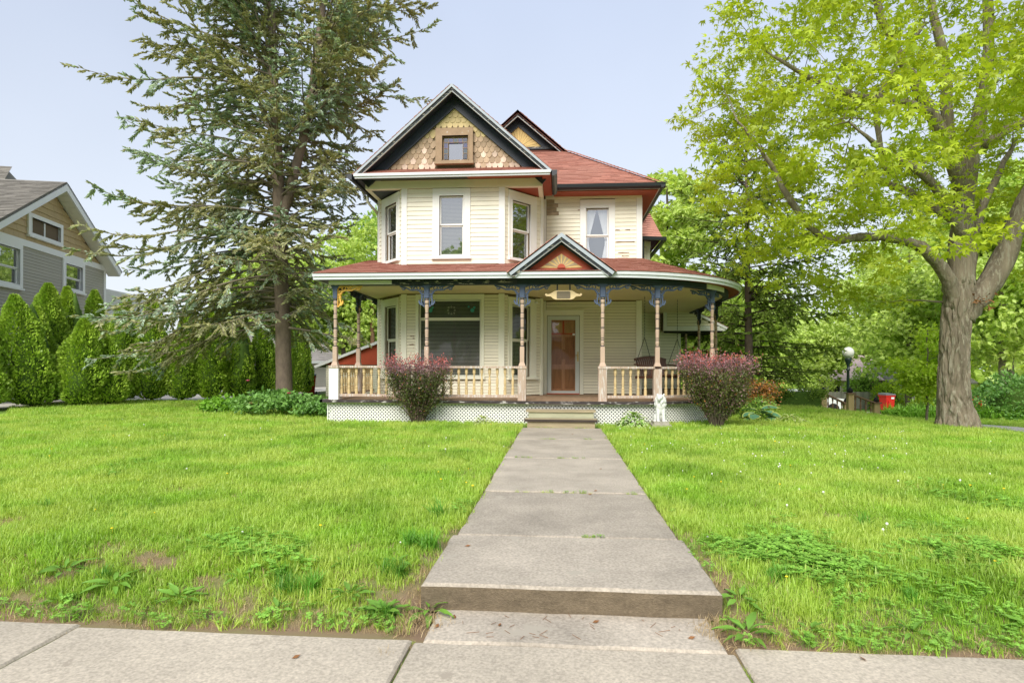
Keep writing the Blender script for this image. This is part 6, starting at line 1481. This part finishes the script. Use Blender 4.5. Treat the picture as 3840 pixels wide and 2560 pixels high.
BT = [('bright pale green tree behind the spruce, farthest from the house', -19, 38, 9.5, 3.9, 'wood1'), ('bright green tree behind the drooping spruce branches', -14.5, 40, 9.0, 3.8, 'wood1'), ('mid green tree behind the garage roofs', -17, 47, 12, 4.6, 'wood1'),
      ('bright tree rising beside the bay at the utility pole', -12.3, 42, 12.2, 4.2, 'wood1'), ('tall mid green tree close to the house wall beyond the gutter', -16.0, 52, 15.5, 5.2, 'wood2'), ('pale tree low between spruce trunk and porch post', -10.5, 47, 9.5, 4.0, 'wood1'),
      ('narrow bright green tree beside the side wing roof', 4.9, 28, 10.6, 1.9, 'wood1'), ('olive green tree right behind the hemlock top', 8.6, 32, 7.2, 3.2, 'wood1'),
      ('pale tree behind the street lamp globe', 15.8, 50, 8.2, 4.0, 'wood1'), ('low bright tree above the gray fence near the hemlock', 12.2, 46, 6.6, 3.2, 'wood1'), ('pale green tree between the two globe lamps', 20.5, 56, 9.5, 4.5, 'wood1'),
      ('dark-trunked mid green tree before the white garage', 21.2, 38.5, 10.5, 4.0, 'wood1'), ('leaning dark tree at the white garage door', 23.5, 40.5, 11.5, 3.9, 'wood1'), ('green tree directly behind the maple trunk', 25, 44, 13, 4.8, 'wood1'),
      ('slim grey trunk tree nearest the maple on the far bed', 21.4, 31.0, 12, 3.2, 'wood1'), ('slim grey trunk tree second on the far bed', 22.6, 32.2, 12.5, 3.4, 'wood1'), ('thick grey trunk tree at the picture edge', 24.6, 33.6, 13, 3.8, 'wood2'), ('tall background tree above the yellow house', 34, 46, 14, 5.5, 'wood1'),
      ('tall background tree past the white garage', 29.5, 56, 14.5, 5.5, 'wood1')]
for i, (lb, x, y, h, r, m) in enumerate(BT):
    broad('background_tree', lb, x, y, h, r, m, n_t=78, n_l=66, size=.30 if y < 45 else .36, trunk_r=.2 if i not in (16,) else .32, low=.16 if i in (0, 1, 2, 3, 4, 5, 8, 9, 10) else (.05 if i == 6 else .22), bark='barkd' if i < 14 else 'twig')
broad('young_tree', 'small bright lime green young tree beside the big maple trunk', 12.15, 21.0, 3.35, .85, 'young', n_t=110, n_l=60, size=.13, trunk_r=.045, group=None, low=.22, tmpl=T_OVAL, bark='twig', flat=.35)
def bush(name, label, x, y, rx, ry, h, m, n, size, cat='shrub', boxy=False, tmpl=T_OVAL, group=None, base_z=None):
    g_ = H(x, y) if base_z is None else base_z; t = thing(name, label, cat, (x, y, g_), group); q = rng.normal(0, 1, (n, 3)); q /= np.linalg.norm(q, axis=1, keepdims=True); q[:, 2] = np.abs(q[:, 2]) if not boxy else q[:, 2]
    if boxy: q = np.sign(q) * np.abs(q) ** .35; q /= np.abs(q).max(axis=1, keepdims=True)
    rad_ = rng.uniform(.8, 1.04, (n, 1)); lum = np.array([noise.noise(Vector(k * 2.2) + Vector((x, y, 0))) for k in q])[:, None]; q = q * rad_ * (1 + (.05 if boxy else .22) * lum)
    P_ = np.stack([x + q[:, 0] * rx, y + q[:, 1] * ry, g_ + (h * (.5 + .5 * q[:, 2]) if boxy else h * q[:, 2])], 1); D_ = q + rng.normal(0, .6, (n, 3)); N_ = q * [1, 1, 1] + rng.normal(0, .5, (n, 3)) + [0, 0, .4]
    v, f = scatter(tmpl[0], tmpl[1], P_, D_, N_, size * rng.uniform(.6, 1.4, n)); new_obj('foliage', np_mesh('foliage', v - np.array(ORG[t]), f, M[m]), t)
    b = MB()
    if boxy: b.box(x - rx * .82, x + rx * .82, y - ry * .82, y + ry * .82, g_, g_ + h * .9)
    else: b.lathe(x, y, [(h * .8 * math.sin(a) , max(.01, min(rx, ry) * .78 * math.cos(a))) for a in np.linspace(0, 1.5, 7)], 12, z0=g_)
    b.build('inner_foliage', M['arborin'], t); return t
bush('boxwood_hedge', 'clipped dark green hedge block beside the stair rails', 7.85, 20.8, .78, .55, .85, 'hemlock', 6500, .06, 'hedge', boxy=True, base_z=-.35)
bush('garden_shrub', 'blue-green rounded shrub at the far bed beyond the maple', 17.9, 25.2, 1.9, 1.3, 1.75, 'peony', 4500, .14); bush('garden_shrub', 'low bright shrub between maple trunk and blue-green shrub', 15.6, 26.2, 1.2, .8, 1.0, 'wood2', 2600, .12)
bush('garden_shrub', 'leafy shrub behind the big gold-edged hosta', 4.8, 15.5, .55, .5, .75, 'wood2', 1800, .07); bush('garden_shrub', 'dark shrub on the far bed at the picture edge', 21, 27.5, 2.2, 1.6, 1.5, 'wood2', 3500, .16)
bush('garden_shrub', 'bright green shrubbery in front of the gray fence', 13.3, 44.8, 2.1, 1.0, 2.7, 'wood2', 3000, .2); bush('garden_shrub', 'pale shrubbery left of the distant globe lamp', 17.2, 45.4, 1.6, 1.0, 2.6, 'wood1', 2600, .2)
bush('garden_shrub', 'pale shrub rising over the gray fence under the pink roof', 19.6, 48.8, 1.8, .9, 3.3, 'wood1', 2600, .2); bush('garden_shrub', 'mid green shrub over the gray fence end', 23.2, 48.0, 1.5, .8, 3.0, 'wood2', 2200, .2)
broad('background_tree', 'small pale tree before the faded pink roof', 22.4, 53, 6.8, 2.6, 'wood1', n_t=50, n_l=60, size=.34, low=.2)
bush('garden_shrub', 'yellow-green shrub beside the white garage', 24.3, 46.8, 1.3, 1.0, 2.0, 'young', 2200, .16)

# far woods close the horizon
NW = 15000; a = rng.uniform(-1.25, 1.35, NW); rr = rng.uniform(82, 100, NW); hx, hy = rr * np.sin(a), rr * np.cos(a)
top_ = np.array([7.5 + 4 * noise.noise(Vector((q * 9, 0, 2))) + 3 * noise.noise(Vector((q * 31, 0, 2))) for q in a]); hz = -3.5 + (top_ + 1) * rng.random(NW) ** .8
v, f = scatter(T_CLUMP[0], T_CLUMP[1], np.stack([hx, hy, hz], 1), rng.normal(0, 1, (NW, 3)), rng.normal(0, .6, (NW, 3)) + [0, -.4, .7], rng.uniform(1.0, 2.1, NW))
fw = new_obj('far_woods', np_mesh('far_woods', v, f, M['wood1'])); tag(fw, 'continuous far-off wood closing the horizon', 'woods', kind='stuff')

# barberries
def barberry(x, y, w, h, label, n_st=60, n_lf=7000, lobe=None):
    g_ = H(x, y); t = thing('barberry_bush', label, 'bush', (x, y, g_)); stems = []; b = MB()
    for i in range(n_st):
        a = rng.uniform(0, 2 * math.pi); q = rng.random() ** .5; ex, ey = x + math.cos(a) * q * w * .5, y + math.sin(a) * q * w * .42; ez = g_ + h * (rng.uniform(.86, 1.0) if rng.random() < .7 else rng.uniform(.5, .9)); 
        if rng.random() < .08: ez += .12
        p = [Vector((x + math.cos(a) * .10 * q, y + math.sin(a) * .1, g_ - .02)), Vector((x + (ex - x) * .38, y + (ey - y) * .38, g_ + (ez - g_) * .38)), Vector((x + (ex - x) * .82, y + (ey - y) * .82, g_ + (ez - g_) * .70)), Vector((ex, ey, ez))]
        pts, rd = smooth_line(p, [.012, .009, .006, .003], 4, .008); stems.append(pts); b.tube(pts, rd, 4, cap=False)
    if lobe:
        for i in range(16):
            p = [Vector((x, y, g_)), Vector((x + .35, y, g_ + .4)), Vector((x + lobe[0] * rng.uniform(.8, 1), y + rng.uniform(-.2, .2), g_ + lobe[1] * rng.uniform(.75, 1.))), Vector((x + lobe[0] * rng.uniform(1.0, 1.3), y + rng.uniform(-.3, .3), g_ + lobe[1] * rng.uniform(.55, .95)))]
            pts, rd = smooth_line(p, [.01, .008, .005, .003], 4, .01); stems.append(pts); b.tube(pts, rd, 4, cap=False)
    b.build('stem', M['barkd'], t)
    P_, D_, K_ = [], [], []
    for i in range(n_lf):
        pts = stems[rng.integers(len(stems))]; f = rng.uniform(.10, 1) ** .72; k = f * (len(pts) - 1); j = min(int(k), len(pts) - 2); c = pts[j].lerp(pts[j + 1], k - j) + Vector(rng.normal(0, .018 + .05 * f, 3)); d = (pts[j + 1] - pts[j]).normalized()
        hz_ = (c.z - g_) / h; lob = lobe and c.x > x + lobe[0] * .6 and hz_ < lobe[1] / h * 1.05
        z_ = hz_ + rng.normal(0, .05) - .10 * (1 - abs(c.x - x) / (w * .5)) * 0
        kk = 0 if z_ > .80 else 2
        if z_ > .92 and rng.random() < .6: kk = 1
        if kk == 2 and rng.random() < .16: kk = 0
        if lob and rng.random() < .7: kk = 3
        if kk == 2 and rng.random() < .03: kk = 3
        P_.append(tuple(c)); D_.append(tuple(d + Vector(rng.normal(0, .7, 3)))); K_.append(kk)
    v, f = scatter(T_OVAL[0], T_OVAL[1], np.array(P_), np.array(D_), rng.normal(0, .7, (n_lf, 3)) + [0, -.3, .7], rng.uniform(.028, .052, n_lf))
    new_obj('foliage', np_mesh('foliage', v - np.array(ORG[t]), f, [M['purple'], M['pink'], M['barbg'], M['barbo']], np.array(K_)), t)
barberry(-2.95, 12.55, 1.50, 1.36, 'vase-shaped purple-topped barberry in front of the wide bay window', 100, 17000)
barberry(3.20, 12.60, 1.62, 1.46, 'larger pink-topped barberry at the curved porch corner', 130, 28000, lobe=(.95, .95))

# leafy plants with separate leaves
def leaf_mesh(key, L, W_, mc, mm, arch=.35, fold=.12):
    if ('leaf', key) in board_cache: return board_cache[('leaf', key)]
    b = MB(); nv = 7; cols = [-1, -.72, 0, .72, 1]
    for i in range(nv):
        t = i / (nv - 1); w = W_ * (math.sin(math.pi * min(1, t * .94 + .05)) ** .75) * (1 if t < .5 else (1 - (t - .5) * .5)) if 0 < i < nv - 1 else .004
        for c in cols: b.v.append((c * w / 2, t * L, arch * L * (t - t * t * 1.35) + fold * W_ * abs(c) * .8 + .004 * math.sin(i * 2 + c * 3)))
    for i in range(nv - 1):
        for j in range(4): k = i * 5 + j; b.f.append((k, k + 1, k + 6, k + 5)); b.m.append(1 if (j in (0, 3) or i == nv - 2) else 0)
    me = b.mesh('leaf', [M[mc], M[mm]], smooth=True); board_cache[('leaf', key)] = me; return me
def rosette(name, label, x, y, n, me_, rad, h, smin=.7, smax=1.2, cat='plant', group=None, tilt=(10, 70), z=None):
    g_ = (H(x, y) if z is None else z); t = thing(name, label, cat, (x, y, g_), group)
    for i in range(n):
        a = i * 2.399 + rng.uniform(-.3, .3); q = ((i + .5) / n) ** .6; el = R(tilt[1] + (tilt[0] - tilt[1]) * q + rng.uniform(-8, 8)); rr_ = rad * q * .55
        o = new_obj('leaf', me_, t, (x + rr_ * math.cos(a), y + rr_ * math.sin(a), g_ + h * (1 - q) * .75 + .02)); s = rng.uniform(smin, smax); o.scale = (s, s, s); o.rotation_euler = (el - R(12), R(rng.uniform(-14, 14)), a - math.pi / 2)
    return t
LH1 = leaf_mesh('h1', .17, .10, 'hosta', 'hostaw', .5); LH2 = leaf_mesh('h2', .40, .30, 'hostab', 'hostay', .35); LH3 = leaf_mesh('h3', .13, .055, 'hostay', 'hostaw', .45); LW = leaf_mesh('w', .13, .045, 'weed', 'weed', .25); LP = leaf_mesh('p', .20, .055, 'weed', 'weed', .35)
rosette('hosta', 'white-edged hosta clump beside the lion statue', 1.50, 12.38, 110, LH1, .52, .36, tilt=(-25, 42))
rosette('hosta', 'small pale hosta against the lattice near the purple barberry', -1.58, 12.62, 44, LH3, .30, .20, tilt=(-20, 50))
rosette('hosta', 'large blue-green hosta with gold leaf margins past the barberry', 4.60, 14.3, 20, LH2, .62, .36, tilt=(-30, 25), z=-.02)
rosette('hosta', 'low pale-leaved hosta in front of the gold-margined one', 5.15, 13.9, 80, LH3, .70, .20, tilt=(-20, 45), z=-.03)
for x, y, n_, me_, lb in ((-2.95, 3.42, 11, LP, 'broad-leaved weed at the far end of the sidewalk edge'), (-2.55, 3.30, 10, LP, 'weed rosette with bluish leaves beside the sidewalk joint'), (-2.1, 3.22, 12, LW, 'spreading dandelion where bare soil meets the sidewalk'), (-1.15, 3.28, 9, LW, 'dandelion between the dark grass tuft and the step'), (-.92, 3.14, 12, LW, 'jagged dandelion beside the lowest step corner'),
                       (-.70, 3.27, 9, LP, 'plantain weed touching the concrete step end'), (.93, 3.06, 10, LP, 'large plantain at the sidewalk joint by the step'), (.98, 3.36, 9, LW, 'weed leaning on the step beside the clover patch'), (2.35, 3.20, 9, LW, 'weed rosette at the bare soil past the clover'), (2.75, 3.30, 10, LP, 'plantain near the picture edge on the clover side')):
    rosette('weed_plant', lb, x, y, n_ + 3, me_, .10, .03, .4, .85, group='weeds along the sidewalk edge', tilt=(2, 50), z=H(x, y) + .01)
for x, y, me_, lb in ((-2.75, 3.16, LW, 'small weed sprawling onto the sidewalk near the far joint'), (-1.85, 3.42, LP, 'small plantain at the bare patch in the lawn'), (-1.5, 3.15, LW, 'little weed in the soil below the dark grass tuft'), (-1.32, 3.6, LW, 'small weed above the dark grass tuft'), (-.98, 3.62, LP, 'small plantain by the edge of the walk slab'),
                     (1.25, 3.12, LW, 'little weed on the soil right of the large plantain'), (1.75, 3.14, LP, 'small plantain midway along the clover edge'), (3.05, 3.2, LW, 'little weed by the dark tuft at the picture edge')):
    rosette('weed_plant', lb, x, y, 9, me_, .07, .02, .3, .6, group='weeds along the sidewalk edge', tilt=(2, 55), z=H(x, y) + .008)
def leafy(name, label, x, y, rx, ry, h, m, n, size, flowers=(), cat='plant'):
    g_ = H(x, y); t = thing(name, label, cat, (x, y, g_)); b = MB(); C_ = []
    for i in range(46):
        a = rng.uniform(0, 2 * math.pi); q = rng.random() ** .5; e = Vector((x + rx * q * math.cos(a), y + ry * q * math.sin(a), g_ + h * (1 - .45 * q * q) * rng.uniform(.6, 1.0))); b.tube([(x + (e.x - x) * .5, y + (e.y - y) * .5, g_), (x + (e.x - x) * .8, y + (e.y - y) * .8, g_ + (e.z - g_) * .6), e], [.006, .005, .004], 4); C_ += [tuple(e), tuple(Vector((x, y, g_ + .1)).lerp(e, .8))]
    b.build('stem', M['weed'], t); v, f = leaves_at(np.array(C_), n // len(C_), .17, size, T_OVAL, flat=.6, up=.6, droop=.2); new_obj('foliage', np_mesh('foliage', v - np.array(ORG[t]), f, M[m]), t)
    for fx, fy, fz in flowers:
        k = MB()
        for i in range(16): a = rng.uniform(0, 6.28); c = Vector((fx, fy, fz)); d = Vector((math.cos(a), math.sin(a), rng.uniform(-.2, .9))).normalized() * .055; s_ = d.cross(Vector((0, 0, 1))).normalized() * .028; k.add([c, c + d * .6 + s_, c + d * 1.1, c + d * .6 - s_], [(0, 1, 2, 3)])
        k.build('flower', M['rose'], t)
leafy('peony_bush', 'leafy peony mound with a few pink blooms beside the porch', -6.9, 14.35, 1.15, .65, .66, 'peony', 3600, .11, ((-6.35, 13.85, .56), (-7.55, 14.2, .84), (-7.25, 13.8, .32)))
leafy('leafy_perennial', 'dark leafy perennial against the porch lattice side', -5.75, 14.1, .55, .55, .42, 'peony', 1700, .09)
leafy('leafy_perennial', 'grassy perennial mound beside the peony toward the hedge', -8.7, 15.2, .6, .4, .42, 'daylily', 1500, .12)

# daylily bed: one mass of strap leaves
n_ = 7000; u_ = rng.random(n_); v_ = rng.random(n_); bx_ = 13.7 + u_ * 8.0; by_ = 26.2 - u_ * 2.9 + (v_ - .5) * 1.5
P_ = np.stack([bx_, by_, [H(a, c) for a, c in zip(bx_, by_)]], 1); T_STRAP = (np.array([(-.04, 0, 0), (.04, 0, 0), (.035, .5, .06), (-.035, .5, .06), (0, 1, -.12)]), np.array([(0, 1, 2, 3), (3, 2, 4, 4)]))
v, f = scatter(T_STRAP[0], np.array([(0, 1, 2, 3)]), P_, rng.normal(0, .38, (n_, 3)) + [0, 0, 1], rng.normal(0, 1, (n_, 3)), rng.uniform(.5, .8, n_)); v2, f2 = scatter(np.array([(-.035, 0, 0), (.035, 0, 0), (.012, .5, -.1), (-.012, .5, -.1)]), np.array([(0, 1, 2, 3)]), P_ + np.stack([rng.normal(0, .08, n_), rng.normal(0, .08, n_), rng.uniform(.25, .45, n_)], 1), rng.normal(0, .6, (n_, 3)) + [0, 0, .1], rng.normal(0, .3, (n_, 3)) + [0, 0, 1], rng.uniform(.35, .55, n_))
V_, F_, MI_ = merge([(v, f, 0), (v2, f2, 0)]); dl = new_obj('daylily_bed', np_mesh('daylily_bed', V_, F_, M['daylily'])); tag(dl, 'long bed of strappy green daylilies beyond the maple trunk', 'plants', kind='stuff')

# ------------------------------------------------------------------ the lawn: blades instanced on scattered points
gcol = bpy.data.collections.new('grass_sources')
def clump(name, m, nb, rad, h, w, lean=.5, up_=1.):
    b = MB()
    for i in range(nb):
        a = rng.uniform(0, 6.28); q = rad * rng.random() ** .5; x, y = q * math.cos(a), q * math.sin(a); d = rng.uniform(0, 6.28); le = lean * rng.random(); hh = h * rng.uniform(.55, 1.15); ww = w * rng.uniform(.7, 1.2) / 2; dx, dy = math.cos(d), math.sin(d); tx_, ty_ = -dy * ww, dx * ww
        p = [(x + dx * le * hh * t * t, y + dy * le * hh * t * t, hh * (t - .25 * le * t * t)) for t in (0, .4, .75, 1.)]
        b.add([(p[0][0] - tx_, p[0][1] - ty_, -.012), (p[0][0] + tx_, p[0][1] + ty_, -.012), (p[1][0] + tx_, p[1][1] + ty_, p[1][2]), (p[1][0] - tx_, p[1][1] - ty_, p[1][2]), (p[2][0] + tx_ * .7, p[2][1] + ty_ * .7, p[2][2]), (p[2][0] - tx_ * .7, p[2][1] - ty_ * .7, p[2][2]), p[3]], [(0, 1, 2, 3), (3, 2, 4, 5), (5, 4, 6)])
    o = bpy.data.objects.new(name, b.mesh(name, m)); gcol.objects.link(o)
for i in range(4): clump('%02d_blades' % i, M['grass'], 11, .055, .075, .0055, lean=.9)
clump('04_tuft', M['grassd'], 46, .05, .15, .006, lean=.9)
b = MB()
for i in range(7):
    a = rng.uniform(0, 6.28); q = .05 * rng.random() ** .5; c = Vector((q * math.cos(a), q * math.sin(a), rng.uniform(.03, .07))); b.tube([(c.x * .5, c.y * .5, -.01), c], [.001, .001], 3, cap=False)
    for k in range(3): t = a + k * 2.09; d = Vector((math.cos(t), math.sin(t), .15)) * .018; s_ = Vector((-math.sin(t), math.cos(t), 0)) * .011; b.add([c, c + d * .7 + s_, c + d * 1.1, c + d * .7 - s_], [(0, 1, 2, 3)])
o = bpy.data.objects.new('05_clover', b.mesh('clover', M['clover'])); gcol.objects.link(o)
clump('06_dry', M['straw'], 9, .06, .045, .003, lean=2.5)
b = MB(); blob(b, (0, 0, .085), (.011, .011, .011), 4); b.tube([(0, 0, 0), (0, 0, .08)], [.001, .001], 3); o = bpy.data.objects.new('07_white_flower', b.mesh('white_flower', M['daisy'])); gcol.objects.link(o)
b = MB(); blob(b, (0, 0, .07), (.010, .010, .005), 4); b.tube([(0, 0, 0), (0, 0, .07)], [.001, .001], 3); o = bpy.data.objects.new('08_yellow_flower', b.mesh('yellow_flower', M['buttercup'])); gcol.objects.link(o)

pts_, rot_, scl_, idx_ = [], [], [], []
def allowed(x, y):
    if y < 2.985 + .07 * noise.noise(Vector((x * 2.3, 0, 8))): return False
    e = .035 * noise.noise(Vector((y * 3, x > 0, 2)))
    if -.745 + e < x < .865 + e and y < 12.6: return False
    if 12.82 < y < 21 and -5.0 < x < .9: return False
    if y >= 12.9 and x > .8 and ((x - AC[0]) ** 2 + (y - AC[1]) ** 2 < (AR + .14) ** 2 or (y > AC[1] and x < AC[0] + AR + .14 and y < 27)): return False
    if 12.2 < x < 13.35 and y > 6: return False
    if x < -11.4 and y > 19.9: return False
    if x < -15.6: return False
    if abs(x - 2.06) < .19 and abs(y - 12.5) < .24: return False
    return True
def strew(n, xf, y0, y1, s0, s1, pick=None):
    k = 0
    for _ in range(n):
        y = rng.uniform(y0, y1); lo, hi = xf(y); x = rng.uniform(lo, hi)
        if not allowed(x, y): continue
        so = soilness(x, y) if y < 7 else 0
        if rng.random() < so * .93:
            if rng.random() < .55: kd = 6
            else: continue
        else: kd = int(rng.integers(0, 4))
        cl = noise.noise(Vector((x * .9, y * .9, 11)))
        if pick is None:
            if x > .86 and y < 5.2 and rng.random() < (.12 + .5 * noise.noise(Vector((x * 1.6, y * 1.6, 44)))) * math.exp(-((y - 3.6) / .7) ** 2) * (1 if x < 3.6 else .4): kd = 5
            elif cl > .45 and rng.random() < .10: kd = 5
            elif rng.random() < (.16 if y < 4.2 else .04 + .55 * max(0, noise.noise(Vector((x * .45, y * .8, 61))) - .1)): kd = 6
            elif noise.noise(Vector((x * 2.2, y * 2.2, 20))) > .55 and rng.random() < .02: kd = 4
        else: kd = pick
        sc = rng.uniform(s0, s1) * (1 + .35 * noise.noise(Vector((x * 1.3, y * 1.3, 30)))) * (1 - .45 * min(1, so)) * (.8 if kd == 5 and y > 6 else 1)
        if y < 3.5: sc *= .8
        pts_.append((x, y, H(x, y))); rot_.append((rng.normal(0, .12), rng.normal(0, .12), rng.uniform(0, 6.28))); scl_.append(sc * (.55 if kd == 4 and y > 5 else 1)); idx_.append(kd)
strew(30000, lambda y: (-.97 * y - .5, .86 * y + .5), 3.0, 5.2, .6, 1.3)
strew(26000, lambda y: (-.97 * y - .5, .86 * y + .5), 5.2, 8.5, .85, 1.3)
strew(30000, lambda y: (-.97 * y - .5, .86 * y + .5), 8.5, 13.5, .95, 1.5)
strew(26000, lambda y: (-.97 * y, .86 * y), 13.5, 20.5, 1.1, 1.7)
strew(9000, lambda y: (4.4, .80 * y), 20, 34, 1.2, 2.0)
for x, y, s in ((-1.5, 3.33, .95), (-1.42, 3.38, .9), (-1.58, 3.42, .8), (-.98, 3.5, .9), (-.88, 3.98, 1.0), (-.95, 4.0, .9), (2.95, 3.45, 1.1), (3.05, 3.5, 1.), (2.85, 3.6, .8), (1.25, 3.6, .8), (1.9, 3.45, .7), (-.6 - .3, 3.12, .6), (-.95, 3.15, .6)):
    for k in range(3): pts_.append((x + rng.normal(0, .03), y + rng.normal(0, .03), H(x, y))); rot_.append((0, 0, rng.uniform(0, 6.28))); scl_.append(s * rng.uniform(.8, 1.1)); idx_.append(4)
strew(110, lambda y: (.9, .55 * y), 6.5, 12.5, .6, .9, 7); strew(40, lambda y: (-.9 * y, .8 * y), 3.6, 12.5, .7, 1.0, 7); strew(90, lambda y: (-.9 * y, .8 * y), 3.3, 15, .8, 1.2, 8)
for y_, xs in ((4.32, (-.5, .8)), (5.85, (-.4, .75)), (8.04, (-.6, .7)), (10.16, (-.6, .6)), (12.0, (-.5, .6))):          # weeds in the joints
    for k in range(60):
        x = rng.uniform(*xs)
        if noise.noise(Vector((x * 3, y_, 5))) > -.05: pts_.append((x, y_ + rng.normal(0, .006), -.015)); rot_.append((0, 0, rng.uniform(0, 6.28))); scl_.append(rng.uniform(.25, .42) * (1 + y_ * .03)); idx_.append(int(rng.choice([0, 1, 6, 5])))
for k in range(150):                                                                                                       # dry wisps at the step corners
    x = rng.choice([-.78, .86]) + rng.normal(0, .09); y = 3.14 + rng.normal(0, .09); pts_.append((x, y, max(H(x, y), -.135) + .002)); rot_.append((rng.normal(0, .3), rng.normal(0, .3), rng.uniform(0, 6.28))); scl_.append(rng.uniform(.5, .9)); idx_.append(6)
for k in range(1500):                                                                                                      # dry thatch and seedlings along the walk's edge
    y = 2.96 + abs(rng.normal(0, .13)); x = rng.uniform(-3.4, 3.1)
    if not allowed(x, y): continue
    pts_.append((x, y, H(x, y))); rot_.append((rng.normal(0, .3), rng.normal(0, .3), rng.uniform(0, 6.28))); scl_.append(rng.uniform(.35, .95)); idx_.append(int(rng.choice([6, 6, 6, 0, 1, 5])))
for j_ in (-2.47, -.71, .84, 2.3):
    for k in range(22): y = rng.uniform(1.9, 2.95); pts_.append((j_ + rng.normal(0, .004), y, -.155)); rot_.append((0, 0, rng.uniform(0, 6.28))); scl_.append(rng.uniform(.2, .35)); idx_.append(6 if rng.random() < .75 else 0)
npt = len(pts_); me = bpy.data.meshes.new('grass'); me.vertices.add(npt); me.vertices.foreach_set('co', np.array(pts_, dtype=np.float32).ravel())
at_ = me.attributes.new('rot', 'FLOAT_VECTOR', 'POINT'); at_.data.foreach_set('vector', np.array(rot_, dtype=np.float32).ravel())
at_ = me.attributes.new('scl', 'FLOAT', 'POINT'); at_.data.foreach_set('value', np.array(scl_, dtype=np.float32)); at_ = me.attributes.new('kind', 'INT', 'POINT'); at_.data.foreach_set('value', np.array(idx_, dtype=np.int32))
go = new_obj('grass', me); tag(go, 'short green lawn grass with clover on both sides of the path', 'grass', kind='stuff')
ng = bpy.data.node_groups.new('grass_on_points', 'GeometryNodeTree'); ng.interface.new_socket('Geometry', in_out='INPUT', socket_type='NodeSocketGeometry'); ng.interface.new_socket('Geometry', in_out='OUTPUT', socket_type='NodeSocketGeometry')
gi, gout = ng.nodes.new('NodeGroupInput'), ng.nodes.new('NodeGroupOutput'); ci = ng.nodes.new('GeometryNodeCollectionInfo'); ci.inputs['Collection'].default_value = gcol; ci.inputs['Separate Children'].default_value = True; ci.inputs['Reset Children'].default_value = True
ip = ng.nodes.new('GeometryNodeInstanceOnPoints'); ip.inputs['Pick Instance'].default_value = True
def na(nm, ty): q = ng.nodes.new('GeometryNodeInputNamedAttribute'); q.data_type = ty; q.inputs['Name'].default_value = nm; return q.outputs['Attribute']
L_ = ng.links; L_.new(gi.outputs[0], ip.inputs['Points']); L_.new(ci.outputs[0], ip.inputs['Instance']); L_.new(na('kind', 'INT'), ip.inputs['Instance Index']); L_.new(na('rot', 'FLOAT_VECTOR'), ip.inputs['Rotation']); L_.new(na('scl', 'FLOAT'), ip.inputs['Scale']); L_.new(ip.outputs[0], gout.inputs[0])
gm_ = go.modifiers.new('grass', 'NODES'); gm_.node_group = ng

# fallen leaves on the walk
b = MB()
for x, y, z in ((-.3, 3.12, -.137), (.2, 3.2, -.137), (-.1, 2.2, -.139), (.36, 5.9, .004), (.30, 5.75, .0), (-.55, 3.2, -.137), (.66, 3.05, -.137), (-.6, 4.0, .005), (.5, 7.2, 0), (-1.6, 2.4, -.139), (-1.2, 2.7, -.139), (.25, 10.9, 0), (1.4, 2.9, -.138), (-.62, 3.08, -.137)):
    c = Vector((x, y, z + .006)); a = rng.uniform(0, 6.28); d = Vector((math.cos(a), math.sin(a), .1)) * .022; s_ = Vector((-math.sin(a), math.cos(a), .3)) * .010; b.add([c - d, c + s_, c + d, c - s_], [(0, 1, 2, 3)])
for k in range(26):
    x, y = rng.uniform(-.5, .7), rng.uniform(2.98, 3.26); a = rng.uniform(0, 6.28); l_ = rng.uniform(.02, .07); c = Vector((x, y, -.134)); d = Vector((math.cos(a), math.sin(a), 0)) * l_; b.bar(c, c + d, .0015, .0015)
tag(b.build('leaf_litter', M['litter']), 'scattered brown leaf bits and straws on the concrete', 'litter', kind='stuff')

# across the street, behind the camera: the trees the windows mirror
st = MB().box(-60, 60, -11, -3.5, -.45, -.28).build('street', M['asphalt']); tag(st, 'asphalt street in front of the sidewalk', kind='structure')
for i, (x, h, r) in enumerate(((-21, 9, 6), (-8, 12, 6.5), (6, 8, 5.5), (19, 9.5, 6.5))):
    broad('street_tree', ('street tree opposite the hedge', 'street tree opposite the bay', 'street tree opposite the steps', 'street tree opposite the maple')[i], x, -24, h, r, 'wood2', n_t=60, n_l=60, size=.9, trunk_r=.3, group='trees across the street')
